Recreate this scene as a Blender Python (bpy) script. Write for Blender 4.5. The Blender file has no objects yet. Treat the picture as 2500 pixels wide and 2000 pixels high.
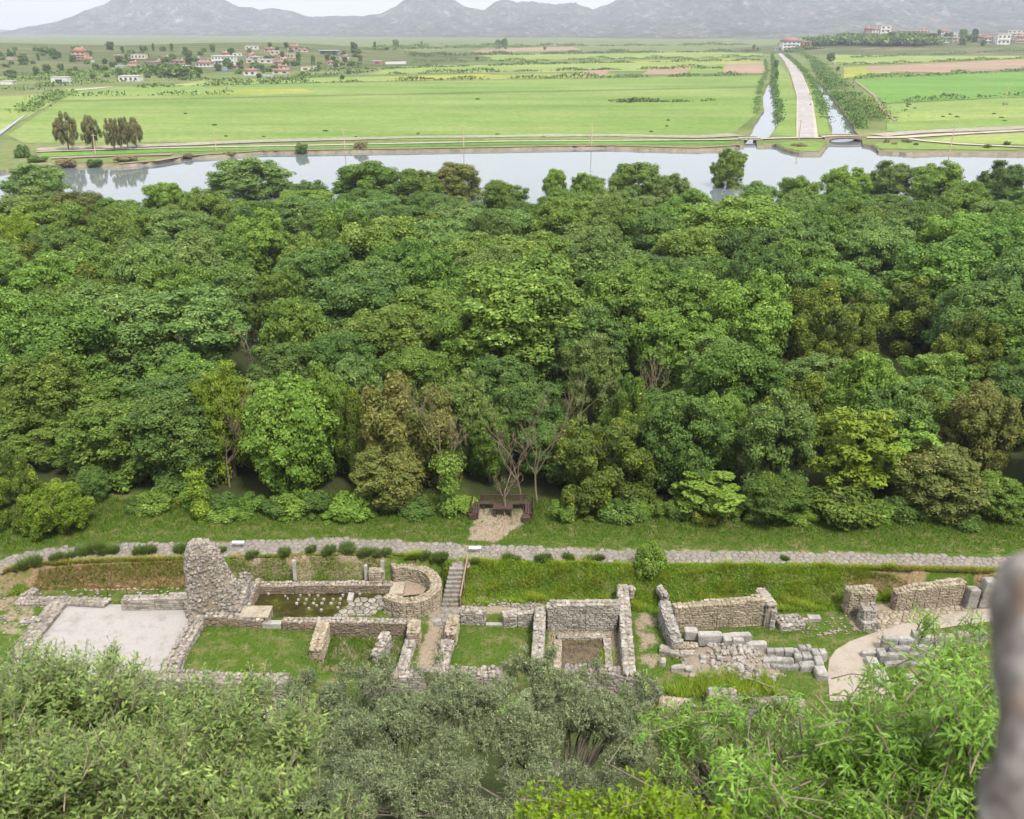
import bpy, bmesh, math, random
import numpy as np
from mathutils import Vector, Matrix, Euler

SC = bpy.context.scene
COL = SC.collection
R = math.radians

# ------------------------------------------------------------------ camera
CAM_Z, PITCH, FPX = 30.0, R(23.25), 2165.0
cam_d = bpy.data.cameras.new('camera')
cam = bpy.data.objects.new('camera', cam_d); COL.objects.link(cam)
cam.location = (0, 0, CAM_Z)
cam.rotation_euler = (R(90) - PITCH, 0, 0)
cam_d.sensor_width = 36.0
cam_d.lens = FPX / 2500 * 36.0
cam_d.clip_start, cam_d.clip_end = 0.05, 30000
cam_d.dof.use_dof = True
cam_d.dof.focus_distance = 60
cam_d.dof.aperture_fstop = 3.2
SC.camera = cam

# ------------------------------------------------------------------ sky, sun, exposure
SUN_EL, SUN_AZ = R(58), R(150)          # high, behind the viewer's right shoulder (azimuth clockwise from +Y)
world = bpy.data.worlds.new('World'); SC.world = world
world.use_nodes = True
nt = world.node_tree; nt.nodes.clear()
sky = nt.nodes.new('ShaderNodeTexSky'); sky.sky_type = 'NISHITA'; sky.sun_disc = False
sky.sun_elevation = SUN_EL; sky.sun_rotation = SUN_AZ
sky.air_density = 1.0; sky.dust_density = 2.0; sky.ozone_density = 1.0
cloud = nt.nodes.new('ShaderNodeMixRGB'); cloud.blend_type = 'MIX'
cloud.inputs[0].default_value = 0.8                       # thin even cloud cover over the whole sky
cloud.inputs[2].default_value = (9.6, 9.65, 9.75, 1)
bg = nt.nodes.new('ShaderNodeBackground'); bg.inputs[1].default_value = 0.10
out = nt.nodes.new('ShaderNodeOutputWorld')
nt.links.new(sky.outputs[0], cloud.inputs[1]); nt.links.new(cloud.outputs[0], bg.inputs[0])
nt.links.new(bg.outputs[0], out.inputs[0])

sun_d = bpy.data.lights.new('sun', 'SUN'); sun_d.energy = 3.0; sun_d.angle = R(12); sun_d.color = (1, .95, .87)
sun = bpy.data.objects.new('sun', sun_d); COL.objects.link(sun)
sdir = Vector((math.sin(SUN_AZ) * math.cos(SUN_EL), math.cos(SUN_AZ) * math.cos(SUN_EL), math.sin(SUN_EL)))
sun.rotation_euler = sdir.to_track_quat('Z', 'Y').to_euler()
sun.location = (30, -40, 80)

vs = SC.view_settings
vs.view_transform = 'Standard'; vs.look = 'None'; vs.exposure = 0.76; vs.gamma = 1; vs.use_curve_mapping = False
SC.render.engine = 'CYCLES'
cy = SC.cycles
cy.use_denoising = True
cy.max_bounces = 5; cy.diffuse_bounces = 1; cy.glossy_bounces = 3; cy.transmission_bounces = 3
cy.volume_bounces = 0; cy.transparent_max_bounces = 4
cy.use_adaptive_sampling = True; cy.adaptive_threshold = 0.02
cy.sample_clamp_indirect = 6

# ------------------------------------------------------------------ helpers: projection, objects
CP, SP = math.cos(PITCH), math.sin(PITCH)
def ray(u, v):
    a, b = (u - 1250) / FPX, (1000 - v) / FPX
    return Vector((a, CP + b * SP, -SP + b * CP))
def G(u, v, z=0.0):                       # a photograph point on the level z
    d = ray(u, v); t = (z - CAM_Z) / d.z
    return Vector((d.x * t, d.y * t, z))
def depth_at(p): return p.y * CP + (CAM_Z - p.z) * SP
def ppm(p): return FPX / depth_at(p)      # photograph pixels for one metre there

def bump(x, y, cx, cy_, rx, ry, h):
    r2 = ((x - cx) / rx) ** 2 + ((y - cy_) / ry) ** 2
    return h * np.maximum(0, 1 - r2) ** 2
PLAIN = -0.6
HILLS = {'l': [(-430, 1060, 440, 430, 13.0), (-820, 980, 420, 420, 15.0), (-250, 1120, 210, 330, 6.0)],
         'r': [(600, 1420, 330, 280, 21.0), (1030, 1540, 420, 360, 17.0)]}
def hz(x, y):
    z = PLAIN
    for L in HILLS.values():
        for b in L: z = z + bump(x, y, *b)
    return z
def GT(u, v):                              # a photograph point on the far terrain
    d = ray(u, v); y = 250.0; prev = None
    while y < 9000:
        t = y / d.y; z = CAM_Z + d.z * t; x = d.x * t
        if z <= hz(x, y): return Vector((x, y, float(hz(x, y))))
        y *= 1.004
    return G(u, max(v, 84), PLAIN)

def link(o, parent=None):
    COL.objects.link(o)
    if parent is not None: o.parent = parent
    return o
def mobj(name, me, parent=None, mat=None):
    o = bpy.data.objects.new(name, me)
    if mat is not None:
        if not me.materials: me.materials.append(mat)
        elif me.materials[0] is not mat:
            o.material_slots[0].link = 'OBJECT'; o.material_slots[0].material = mat
    return link(o, parent)
def tag(o, label, cat, group=None):
    o['label'] = label; o['category'] = cat
    o['kind'] = 'thing'
    if group: o['group'] = group
    return o
def thing(name, label, cat, loc=(0, 0, 0), rz=0, group=None):
    o = bpy.data.objects.new(name, None); o.empty_display_size = .3
    o['kind'] = 'thing'; o.location = loc; o.rotation_euler = (0, 0, rz)
    return tag(link(o), label, cat, group)
def struct(o, kind='structure'):
    o['kind'] = kind; return o

def mesh_np(name, verts, quads=None, tris=None, tint=None, smooth=False):
    me = bpy.data.meshes.new(name)
    verts = np.asarray(verts, dtype=np.float32).reshape(-1, 3)
    nq = 0 if quads is None else len(quads); ntr = 0 if tris is None else len(tris)
    loops = []
    if nq: loops.append(np.asarray(quads, dtype=np.int32).ravel())
    if ntr: loops.append(np.asarray(tris, dtype=np.int32).ravel())
    loops = np.concatenate(loops)
    me.vertices.add(len(verts)); me.vertices.foreach_set('co', verts.ravel())
    me.loops.add(len(loops)); me.loops.foreach_set('vertex_index', loops)
    me.polygons.add(nq + ntr)
    starts = np.concatenate([np.arange(nq) * 4, nq * 4 + np.arange(ntr) * 3]).astype(np.int32)
    me.polygons.foreach_set('loop_start', starts)
    if smooth: me.polygons.foreach_set('use_smooth', np.ones(nq + ntr, dtype=bool))
    if tint is not None:                 # one random value for each face
        at = me.attributes.new('tint', 'FLOAT', 'FACE')
        at.data.foreach_set('value', np.asarray(tint, dtype=np.float32))
    me.update(calc_edges=True)
    return me
def bm_mesh(name, bm, smooth=False):
    me = bpy.data.meshes.new(name); bm.to_mesh(me); bm.free()
    if smooth:
        for p in me.polygons: p.use_smooth = True
    return me
def add_box(bm, c, s, rz=0):
    m = Matrix.Translation(c) @ Matrix.Rotation(rz, 4, 'Z') @ Matrix.Diagonal((*s, 1))
    bmesh.ops.create_cube(bm, size=1, matrix=m)
def box_mesh(name, c, s, rz=0, bevel=0):
    bm = bmesh.new(); add_box(bm, c, s, rz)
    if bevel: bmesh.ops.bevel(bm, geom=bm.edges[:], offset=bevel, segments=1, affect='EDGES')
    return bm_mesh(name, bm)
def tube_arrays(pts, rads, n=6):
    V, Q = [], []
    pts = [Vector(p) for p in pts]
    for i, p in enumerate(pts):
        d = (pts[min(i + 1, len(pts) - 1)] - pts[max(i - 1, 0)]).normalized()
        a = d.orthogonal().normalized(); b = d.cross(a)
        for k in range(n):
            th = 2 * math.pi * k / n
            V.append(p + (a * math.cos(th) + b * math.sin(th)) * rads[i])
    for i in range(len(pts) - 1):
        for k in range(n):
            k2 = (k + 1) % n
            Q.append((i * n + k, i * n + k2, (i + 1) * n + k2, (i + 1) * n + k))
    return V, Q
class Tubes:
    def __init__(s): s.V, s.Q = [], []
    def add(s, pts, rads, n=5):
        V, Q = tube_arrays(pts, rads, n); o = len(s.V)
        s.V += [tuple(v) for v in V]; s.Q += [tuple(i + o for i in q) for q in Q]
    def mesh(s, name): return mesh_np(name, s.V, quads=s.Q, smooth=True)

# ------------------------------------------------------------------ materials
def new_mat(name):
    m = bpy.data.materials.new(name); m.use_nodes = True
    t = m.node_tree; t.nodes.clear()
    o = t.nodes.new('ShaderNodeOutputMaterial'); p = t.nodes.new('ShaderNodeBsdfPrincipled')
    t.links.new(p.outputs[0], o.inputs[0])
    return m, t, p, o
def N(t, typ, **kw):
    n = t.nodes.new(typ)
    for k, v in kw.items(): setattr(n, k, v)
    return n
def noise(t, scale, detail=4, rough=.6, coord='Object', vec=None):
    n = N(t, 'ShaderNodeTexNoise'); n.inputs['Scale'].default_value = scale
    n.inputs['Detail'].default_value = detail; n.inputs['Roughness'].default_value = rough
    if vec is None:
        c = N(t, 'ShaderNodeTexCoord'); vec = c.outputs[coord] if coord != 'World' else None
        if coord == 'World': vec = N(t, 'ShaderNodeNewGeometry').outputs['Position']
    t.links.new(vec, n.inputs['Vector'])
    return n.outputs['Fac']
def ramp(t, fac, stops):
    r = N(t, 'ShaderNodeValToRGB'); e = r.color_ramp.elements
    while len(e) < len(stops): e.new(.5)
    for el, (p, c) in zip(e, stops): el.position = p; el.color = (*c, 1)
    t.links.new(fac, r.inputs[0]); return r.outputs[0]
def mix(t, a, b, fac, mode='MIX'):
    m = N(t, 'ShaderNodeMixRGB', blend_type=mode)
    for i, x in ((0, fac), (1, a), (2, b)):
        if isinstance(x, (int, float)): m.inputs[i].default_value = x
        elif isinstance(x, tuple): m.inputs[i].default_value = (*x, 1)
        else: t.links.new(x, m.inputs[i])
    return m.outputs[0]
def math_n(t, op, a, b=0.0, clamp=False):
    m = N(t, 'ShaderNodeMath', operation=op); m.use_clamp = clamp
    for i, x in ((0, a), (1, b)):
        if isinstance(x, (int, float)): m.inputs[i].default_value = x
        else: t.links.new(x, m.inputs[i])
    return m.outputs[0]
def bump_n(t, p, h, strength=.5, dist=.05):
    b = N(t, 'ShaderNodeBump'); b.inputs['Strength'].default_value = strength; b.inputs['Distance'].default_value = dist
    t.links.new(h, b.inputs['Height']); t.links.new(b.outputs[0], p.inputs['Normal'])

def mat_plain(name, stops, scale=3, rough=.85, coord='Object', bump_s=0, bump_d=.03, detail=5):
    m, t, p, o = new_mat(name)
    f = noise(t, scale, detail, .65, coord)
    n = len(stops)
    t.links.new(ramp(t, f, [(.28 + .44 * i / max(1, n - 1), c) for i, c in enumerate(stops)]), p.inputs['Base Color'])
    p.inputs['Roughness'].default_value = rough
    p.inputs['Specular IOR Level'].default_value = .25
    if bump_s: bump_n(t, p, noise(t, scale * 4, 3, .7, coord), bump_s, bump_d)
    return m

def mat_leaf(name, c1, c2, tip=None, trans=.15, rough=.6, spec=.16, hue=.016, gain=1.3, obj_val=.18):
    m, t, p, o = new_mat(name)
    at = N(t, 'ShaderNodeAttribute', attribute_name='tint')
    oi = N(t, 'ShaderNodeObjectInfo')
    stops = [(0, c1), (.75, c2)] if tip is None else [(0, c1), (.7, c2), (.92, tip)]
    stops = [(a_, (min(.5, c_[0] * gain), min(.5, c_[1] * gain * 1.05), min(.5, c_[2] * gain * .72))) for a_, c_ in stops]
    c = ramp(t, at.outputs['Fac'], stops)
    h = N(t, 'ShaderNodeHueSaturation')
    t.links.new(c, h.inputs['Color'])
    h.inputs['Hue'].default_value = .5
    hm = N(t, 'ShaderNodeMath', operation='MULTIPLY_ADD'); t.links.new(oi.outputs['Random'], hm.inputs[0])
    hm.inputs[1].default_value = hue * 2; hm.inputs[2].default_value = .5 - hue
    t.links.new(hm.outputs[0], h.inputs['Hue'])
    rnd2 = math_n(t, 'FRACT', math_n(t, 'MULTIPLY', oi.outputs['Random'], 7.31))
    vm = N(t, 'ShaderNodeMath', operation='MULTIPLY_ADD'); t.links.new(rnd2, vm.inputs[0])
    vm.inputs[1].default_value = obj_val * 2; vm.inputs[2].default_value = 1 - obj_val
    t.links.new(vm.outputs[0], h.inputs['Value'])
    t.links.new(h.outputs[0], p.inputs['Base Color'])
    p.inputs['Roughness'].default_value = rough; p.inputs['Specular IOR Level'].default_value = spec
    tr = N(t, 'ShaderNodeBsdfTranslucent'); t.links.new(mix(t, h.outputs[0], (1.1, 1.15, .6), 1, 'MULTIPLY'), tr.inputs[0])
    mx = N(t, 'ShaderNodeMixShader'); mx.inputs[0].default_value = trans
    t.links.new(p.outputs[0], mx.inputs[1]); t.links.new(tr.outputs[0], mx.inputs[2]); t.links.new(mx.outputs[0], o.inputs[0])
    return m

def mat_stone(name, cols, lichen=(.12, .115, .10), moss=(.10, .11, .035), moss_amt=.25, dark_amt=.45, warm=0):
    m, t, p, o = new_mat(name)
    oi = N(t, 'ShaderNodeObjectInfo'); ge = N(t, 'ShaderNodeNewGeometry')
    rnd = math_n(t, 'FRACT', math_n(t, 'ADD', oi.outputs['Random'], ge.outputs['Random Per Island']))
    n = len(cols)
    c = ramp(t, rnd, [(i / max(1, n - 1), x) for i, x in enumerate(cols)])
    pos = ge.outputs['Position']
    f1 = noise(t, 9, 3, .7, vec=pos)
    c = mix(t, c, ramp(t, f1, [(.3, (.72, .72, .72)), (.7, (1.18, 1.17, 1.15))]), 1, 'MULTIPLY')
    f2 = noise(t, 2.1, 4, .75, vec=pos)
    c = mix(t, c, lichen, ramp(t, f2, [(.46, (0, 0, 0)), (.64, (min(.85, dark_amt * 1.25),) * 3)]))
    f3 = noise(t, 1.7, 4, .75, vec=pos)
    c = mix(t, c, moss, ramp(t, f3, [(.53, (0, 0, 0)), (.66, (moss_amt * 1.4,) * 3)]))
    t.links.new(c, p.inputs['Base Color']); p.inputs['Roughness'].default_value = .92
    p.inputs['Specular IOR Level'].default_value = .15
    bump_n(t, p, noise(t, 28, 3, .75, vec=pos), .8, .02)
    return m

M = {}
M['limestone'] = mat_stone('limestone', [(0.277, 0.244, 0.206), (0.395, 0.361, 0.315), (0.336, 0.302, 0.277), (0.470, 0.437, 0.395), (0.311, 0.273, 0.235)], dark_amt=.5)
M['rubble'] = mat_stone('rubble', [(0.277, 0.235, 0.202), (0.386, 0.344, 0.302), (0.235, 0.210, 0.189), (0.454, 0.412, 0.370), (0.319, 0.269, 0.227)], dark_amt=.55)
M['buff'] = mat_stone('buff_stone', [(0.353, 0.281, 0.202), (0.420, 0.353, 0.269), (0.302, 0.244, 0.176), (0.470, 0.412, 0.328)], dark_amt=.3, moss_amt=.4)
M['marble'] = mat_stone('pale_marble', [(0.432, 0.409, 0.382), (0.368, 0.345, 0.322), (0.488, 0.465, 0.437)], dark_amt=.35, moss_amt=.1)
M['greystone'] = mat_stone('grey_ashlar', [(0.361, 0.344, 0.323), (0.301, 0.284, 0.267), (0.430, 0.413, 0.387)], dark_amt=.6, moss_amt=.15)
M['brick'] = mat_stone('old_brick', [(0.243, 0.180, 0.131), (0.306, 0.243, 0.180), (0.216, 0.167, 0.126)], moss_amt=.35, dark_amt=.5)
M['slab'] = mat_stone('paving_slab', [(0.232, 0.206, 0.185), (0.282, 0.254, 0.228), (0.254, 0.224, 0.203), (0.311, 0.280, 0.254)], moss_amt=.15, dark_amt=.25)
M['mortar'] = mat_plain('mortar_earth', [(.16, .13, .095), (.27, .22, .17), (.22, .19, .14)], 6, .95, 'World', .6, .03)
M['mortar_moss'] = mat_plain('mossy_mortar', [(.10, .095, .04), (.17, .14, .08), (.08, .10, .025)], 4, .95, 'World', .6, .03)
M['earth'] = mat_plain('bare_earth', [(.20, .15, .105), (.30, .235, .175), (.24, .19, .13)], 3, .95, 'World', .5, .04)
M['gravel'] = mat_plain('pale_gravel', [(.30, .275, .26), (.39, .365, .348), (.345, .318, .305)], 14, .95, 'World', .7, .02)
def stain(m, scale, c, lo, hi, amt):
    t = m.node_tree; p = [n for n in t.nodes if n.type == 'BSDF_PRINCIPLED'][0]; src = p.inputs['Base Color'].links[0].from_socket
    t.links.new(mix(t, src, c, ramp(t, noise(t, scale, 5, .7, 'World'), [(lo, (0, 0, 0)), (hi, (amt,) * 3)])), p.inputs['Base Color'])
stain(M['gravel'], 1.1, (.25, .215, .18), .5, .74, .8)
stain(M['gravel'], 30, (.20, .18, .16), .58, .7, .8)
M['gravel_path'] = mat_plain('beige_gravel', [(.31, .262, .215), (.37, .32, .268), (.34, .29, .245)], 12, .95, 'World', .6, .02)
stain(M['gravel_path'], .9, (.24, .19, .13), .5, .7, .7)
stain(M['gravel_path'], 30, (.18, .15, .12), .58, .7, .8)
M['bark'] = mat_plain('bark', [(.10, .085, .065), (.19, .165, .13)], 12, .9, 'Object', .6, .02)
M['deadwood'] = mat_plain('dead_wood', [(.16, .12, .08), (.27, .215, .15)], 10, .9, 'Object', .4, .02)
M['timber'] = mat_plain('dark_timber', [(.05, .032, .025), (.09, .058, .045)], 8, .8, 'Object', .4, .01)
M['rail'] = mat_plain('weathered_rail', [(.25, .17, .11), (.36, .26, .17)], 6, .8, 'Object', .3, .01)
M['white'] = mat_plain('white_panel', [(.46, .48, .5), (.54, .55, .57)], 2, .4)
M['metal'] = mat_plain('grey_metal', [(.35, .35, .35), (.45, .45, .45)], 4, .5)
M['stem'] = mat_plain('twig', [(.20, .16, .11), (.30, .25, .18)], 9, .85)
M['tan_stem'] = mat_plain('tan_twig', [(.33, .27, .18), (.44, .37, .27)], 9, .85)

M['leaf_mid'] = mat_leaf('leaf_mid_green', (.052, .098, .020), (.118, .172, .040), tip=(.20, .27, .07))
M['leaf_bright'] = mat_leaf('leaf_fresh_green', (.078, .142, .026), (.145, .215, .045), tip=(.20, .28, .07), hue=.006, obj_val=.12, gain=1.28)
M['leaf_lime'] = mat_leaf('leaf_lime_green', (.10, .155, .02), (.185, .245, .035), tip=(.25, .31, .05), hue=.006, obj_val=.1, gain=1.1)
M['leaf_olive'] = mat_leaf('leaf_grey_olive', (.064, .110, .034), (.13, .18, .062), tip=(.21, .27, .105), hue=.015, obj_val=.14)
M['leaf_laurel'] = mat_leaf('leaf_laurel', (.050, .080, .022), (.095, .125, .028), tip=(.20, .24, .022), hue=.015)
M['leaf_dark'] = mat_leaf('leaf_dark_green', (.042, .080, .022), (.092, .140, .042), tip=(.14, .20, .062), hue=.008)
M['leaf_brown'] = mat_leaf('leaf_brown_olive', (.070, .085, .028), (.14, .145, .05), tip=(.22, .185, .08), hue=.012)
M['leaf_euc'] = mat_leaf('leaf_eucalyptus', (.10, .095, .055), (.17, .15, .09), hue=.01, obj_val=.1)
M['leaf_oleaster'] = mat_leaf('leaf_silver_olive', (.095, .115, .078), (.205, .235, .17), tip=(.34, .38, .25), hue=.008, obj_val=.07, spec=.25, gain=1.1)
M['leaf_shoot'] = mat_leaf('leaf_shrub_green', (.080, .125, .045), (.18, .25, .09), tip=(.33, .42, .15), hue=.004, obj_val=.04, spec=.28, rough=.45, gain=1.0)
M['leaf_almond'] = mat_leaf('leaf_almond_green', (.095, .18, .035), (.19, .32, .06), tip=(.29, .42, .12), hue=.004, obj_val=.04, spec=.3, rough=.45, trans=.3, gain=1.15)
M['leaf_tere'] = mat_leaf('leaf_terebinth', (.15, .26, .016), (.25, .37, .028), tip=(.33, .42, .05), hue=.004, obj_val=.04, trans=.3, gain=.95)
M['leaf_bush'] = mat_leaf('leaf_rosemary', (.055, .085, .03), (.12, .155, .06), hue=.01)
M['leaf_hedge'] = mat_leaf('leaf_hedge', (.055, .095, .030), (.11, .155, .055), hue=.02)
M['leaf_dry'] = mat_leaf('leaf_dry_shrub', (.17, .14, .09), (.26, .21, .15), hue=.01)
M['grass'] = mat_leaf('grass_blades', (.085, .165, .012), (.19, .26, .024), tip=(.34, .30, .09), trans=.3, hue=0, obj_val=0, spec=.15, gain=1.35)
M['lawn'] = mat_leaf('lawn_blades', (.066, .135, .018), (.125, .20, .03), tip=(.20, .245, .06), trans=.25, hue=0, obj_val=0, spec=.08, gain=.8)
M['drygrass'] = mat_leaf('dry_grass_blades', (.24, .16, .085), (.38, .27, .16), tip=(.14, .17, .04), trans=.25, hue=0, obj_val=0, spec=.1, gain=1.3)
M['ivy'] = mat_leaf('ivy_leaves', (.085, .135, .018), (.16, .205, .035), tip=(.12, .22, .03), hue=0, obj_val=0, gain=1.15)

def mat_water(name, col, rough, bscale, bstr, bdist, spec=.5):
    m, t, p, o = new_mat(name)
    p.inputs['Base Color'].default_value = (*col, 1); p.inputs['Roughness'].default_value = rough
    p.inputs['IOR'].default_value = 1.333; p.inputs['Specular IOR Level'].default_value = spec
    g = N(t, 'ShaderNodeNewGeometry')
    mp = N(t, 'ShaderNodeMapping'); mp.inputs['Scale'].default_value = (1, .45, 1)
    t.links.new(g.outputs['Position'], mp.inputs[0])
    bump_n(t, p, noise(t, bscale, 3, .5, vec=mp.outputs[0]), bstr, bdist)
    return m
M['river'] = mat_water('river_water', (.15, .18, .18), 0.025, .9, .2, .02)
[n for n in M['river'].node_tree.nodes if n.type == 'BSDF_PRINCIPLED'][0].inputs['IOR'].default_value = 1.45
M['pool'] = mat_water('stagnant_pool', (.036, .030, .010), .06, 3.0, .05, .01)
M['mud'] = mat_water('wet_mud', (.075, .056, .045), .3, 6, .3, .02, .3)
def mat_pool():
    m = M['pool']; t = m.node_tree; p = [n for n in t.nodes if n.type == 'BSDF_PRINCIPLED'][0]
    g = N(t, 'ShaderNodeNewGeometry')
    c = ramp(t, noise(t, 1.1, 5, .7, vec=g.outputs['Position']), [(.35, (.030, .022, .010)), (.55, (.052, .050, .013)), (.68, (.11, .13, .02))])
    t.links.new(c, p.inputs['Base Color'])
mat_pool()
m_ = M['mud']; t_ = m_.node_tree; p_ = [n for n in t_.nodes if n.type == 'BSDF_PRINCIPLED'][0]
t_.links.new(ramp(t_, noise(t_, 2.2, 6, .7, 'World'), [(.35, (.045, .034, .026)), (.5, (.10, .075, .058)), (.62, (.15, .115, .085)), (.72, (.07, .085, .025))]), p_.inputs['Base Color'])

# ------------------------------------------------------------------ near terrain (hillside, terrace of the ruins, bank, wood)
PATH_Z = 1.5
path_px = [(-420, 1500), (-200, 1440), (-60, 1396), (30, 1370), (120, 1354), (250, 1346), (420, 1341), (600, 1336), (760, 1331), (880, 1331), (1000, 1338), (1150, 1348), (1500, 1356), (2000, 1361), (2500, 1373), (2900, 1384)]
path_w = [G(u, v, PATH_Z) for u, v in path_px]
PX, PY = np.array([p.x for p in path_w]), np.array([p.y for p in path_w])
foot = [(-300, 1520, 0), (-60, 1470, 0), (60, 1440, .1), (250, 1434, .1), (470, 1432, .1), (600, 1428, 0), (640, 1427, 0), (935, 1426, 0), (955, 1406, 0), (1060, 1402, 0), (1078, 1420, 0), (1092, 1462, 0), (1150, 1470, 0), (1330, 1458, 0), (1500, 1470, 0), (1560, 1482, 0), (1640, 1478, 0), (1860, 1462, 0), (1900, 1482, 0), (2060, 1478, 0), (2130, 1455, 0), (2360, 1448, 0), (2430, 1470, 0), (2900, 1490, 0)]
fw = [G(u, v, z) for u, v, z in foot]
FX, FY = np.array([p.x for p in fw]), np.array([p.y for p in fw])
def path_y(x): return np.interp(x, PX, PY)
def foot_y(x): return np.interp(x, FX, FY)
def sstep(a, b, x):
    t = np.clip((x - a) / (b - a), 0, 1); return t * t * (3 - 2 * t)
# the front retaining wall of the terrace, at the top of the hillside
front_px = [(-300, 1700), (60, 1672), (250, 1660), (425, 1646), (600, 1656), (704, 1656), (886, 1652), (975, 1643), (1178, 1641), (1227, 1636), (1413, 1633), (1516, 1641), (1580, 1662), (1612, 1708), (1700, 1716), (1890, 1712), (2060, 1712), (2400, 1730), (2800, 1760)]
frw = [G(u, v, .45) for u, v in front_px]
RX, RY = np.array([p.x for p in frw]), np.array([p.y for p in frw])
def front_y(x): return np.interp(x, RX, RY)
rs = np.random.RandomState(5)
WAVES = [(rs.uniform(.05, 1.2), rs.uniform(.05, 1.2), rs.uniform(0, 6.28)) for _ in range(14)]
def wob(x, y):
    return sum(np.sin(a * x + b * y + c) / (1 + 3 * (a + b)) for a, b, c in WAVES) * .12
POOL = [G(606, 1437, 0), G(955, 1433, 0), G(955, 1470, 0), G(905, 1502, 0), G(640, 1506, 0), G(598, 1486, 0)]
MUD = [G(1362, 1548, 0), G(1482, 1548, 0), G(1482, 1640, 0), G(1362, 1640, 0)]
ROOM = [G(803, 1532, 0), G(1002, 1532, 0), G(990, 1585, 0), G(972, 1640, 0), G(770, 1640, 0)]
def in_poly(x, y, poly):
    ins = np.zeros(np.shape(x), bool); n = len(poly)
    for i in range(n):
        a, b = poly[i], poly[(i + 1) % n]
        c = ((a.y > y) != (b.y > y)) & (x < (b.x - a.x) * (y - a.y) / (b.y - a.y + 1e-9) + a.x)
        ins ^= c
    return ins
def nz(x, y):
    x = np.asarray(x, float); y = np.asarray(y, float)
    w = wob(x, y)
    fy, by, py = front_y(x), foot_y(x), path_y(x)
    z = .05 * w
    bank = sstep(by, np.maximum(py - 1.0, by + .5), y)
    z = z + PATH_Z * bank * 0 + np.where(y > by, (PATH_Z - .02) * bank + .35 * w * bank * (1 - bank) * 2, 0)
    # flat under the paved path
    onp = np.abs(y - py) < 1.15
    z = np.where(onp, PATH_Z - .03, z)
    beyond = y - (py + 1.15)
    z = np.where(beyond > 0, PATH_Z - .03 + .22 * np.minimum(beyond, 1) * w - 3.6 * sstep(4, 70, beyond) - 1.4 * sstep(100, 128, beyond), z)
    z = z - .45 * in_poly(x, y, POOL) - .1 * in_poly(x, y, MUD) - .4 * in_poly(x, y, ROOM)
    # hillside below the terrace: first down, then up towards the viewer
    d = fy - y
    slope = -.75 - .1 * w
    climb = np.clip((fy - 4.0 - y) / 30.0, 0, 1.2)
    zh = slope + 27.0 * climb ** 1.15 + w * 1.2
    zh = np.minimum(zh, 28.2)
    z = np.where(d > 0, zh, z)
    return z
def nz1(x, y): return float(nz(np.array([x]), np.array([y]))[0])

def axis(segs):
    out = []
    for a, b, s in segs: out += list(np.arange(a, b, s))
    return np.array(out + [segs[-1][1]])
gx = axis([(-190, -42, 4), (-42, 42, .28), (42, 190, 4)])
gy = axis([(-14, 26, 1.0), (26, 33, .4), (33, 52, .2), (52, 190, 2.3)])
XX, YY = np.meshgrid(gx, gy)
ZZ = nz(XX, YY)
nx, ny = len(gx), len(gy)
idx = np.arange(nx * ny).reshape(ny, nx)
quads = np.stack([idx[:-1, :-1], idx[:-1, 1:], idx[1:, 1:], idx[1:, :-1]], -1).reshape(-1, 4)
me = mesh_np('near_ground', np.stack([XX, YY, ZZ], -1).reshape(-1, 3), quads=quads, smooth=True)
# what the ground is made of: r = bare earth, g = dry grass, b = leaf litter of the wood
gw = lambda u, v, z=0: G(u, v, z)
DIRT = [(ROOM, .42), ([gw(1051, 1483), gw(1120, 1483), gw(1112, 1527), gw(1085, 1627), gw(1006, 1640), gw(1048, 1527)], 1.0),
        ([gw(1545, 1490), gw(1612, 1490), gw(1612, 1640), gw(1560, 1640)], .55),
        ([gw(1330, 1540), gw(1520, 1540), gw(1525, 1640), gw(1330, 1640)], .8),
        ([gw(1000, 1462), gw(1330, 1458), gw(1330, 1500), gw(1000, 1500)], .6),
        ([gw(-200, 1440), gw(120, 1440), gw(60, 1560), gw(-200, 1500)], .5),
        ([gw(1640, 1640), gw(1830, 1600), gw(1860, 1650), gw(1700, 1668)], .7),
        ([gw(2050, 1480), gw(2240, 1470), gw(2440, 1480), gw(2440, 1510), gw(2140, 1545), gw(2090, 1545)], .9),
        ([gw(1900, 1515), gw(2070, 1505), gw(2060, 1560), gw(1900, 1530)], .25)]
CLEAR = [G(1135, 1318, PATH_Z), G(1215, 1322, PATH_Z), G(1290, 1270, PATH_Z), G(1300, 1232, PATH_Z), G(1170, 1230, PATH_Z), G(1150, 1285, PATH_Z)]
r = np.zeros(XX.shape); g_ = np.zeros(XX.shape); b_ = np.zeros(XX.shape)
for poly, k in DIRT: r = np.maximum(r, k * in_poly(XX, YY, poly))
r = np.maximum(r, .85 * in_poly(XX, YY, CLEAR))
r = np.where(np.abs(YY - path_y(XX)) < .75, .55, r)
onbank = (YY > foot_y(XX)) & (YY < path_y(XX) - .9)
u1 = XX < G(480, 1400, .7).x; u2 = (XX > G(2040, 1400, .7).x)
g_ = np.where(onbank & u1, 1.0, g_); g_ = np.where(onbank & u2, .85, g_)
pool_bank = onbank & (XX > G(560, 1400, .7).x) & (XX < G(960, 1400, .7).x)
r = np.where(pool_bank, .62, r)
beyond = YY - path_y(XX)
b_ = sstep(4.2, 7, beyond + wob(XX * 3, YY * 3) * 8)
LEFTCLEAR = [G(-100, 1345, 1.5), G(470, 1330, 1.5), G(480, 1225, 1.5), G(330, 1180, 1.5), G(170, 1190, 1.5), G(-100, 1280, 1.5)]
b_ = np.where(in_poly(XX, YY, LEFTCLEAR), 0, b_)
b_ = np.where((YY < front_y(XX)), .8, b_)
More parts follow.
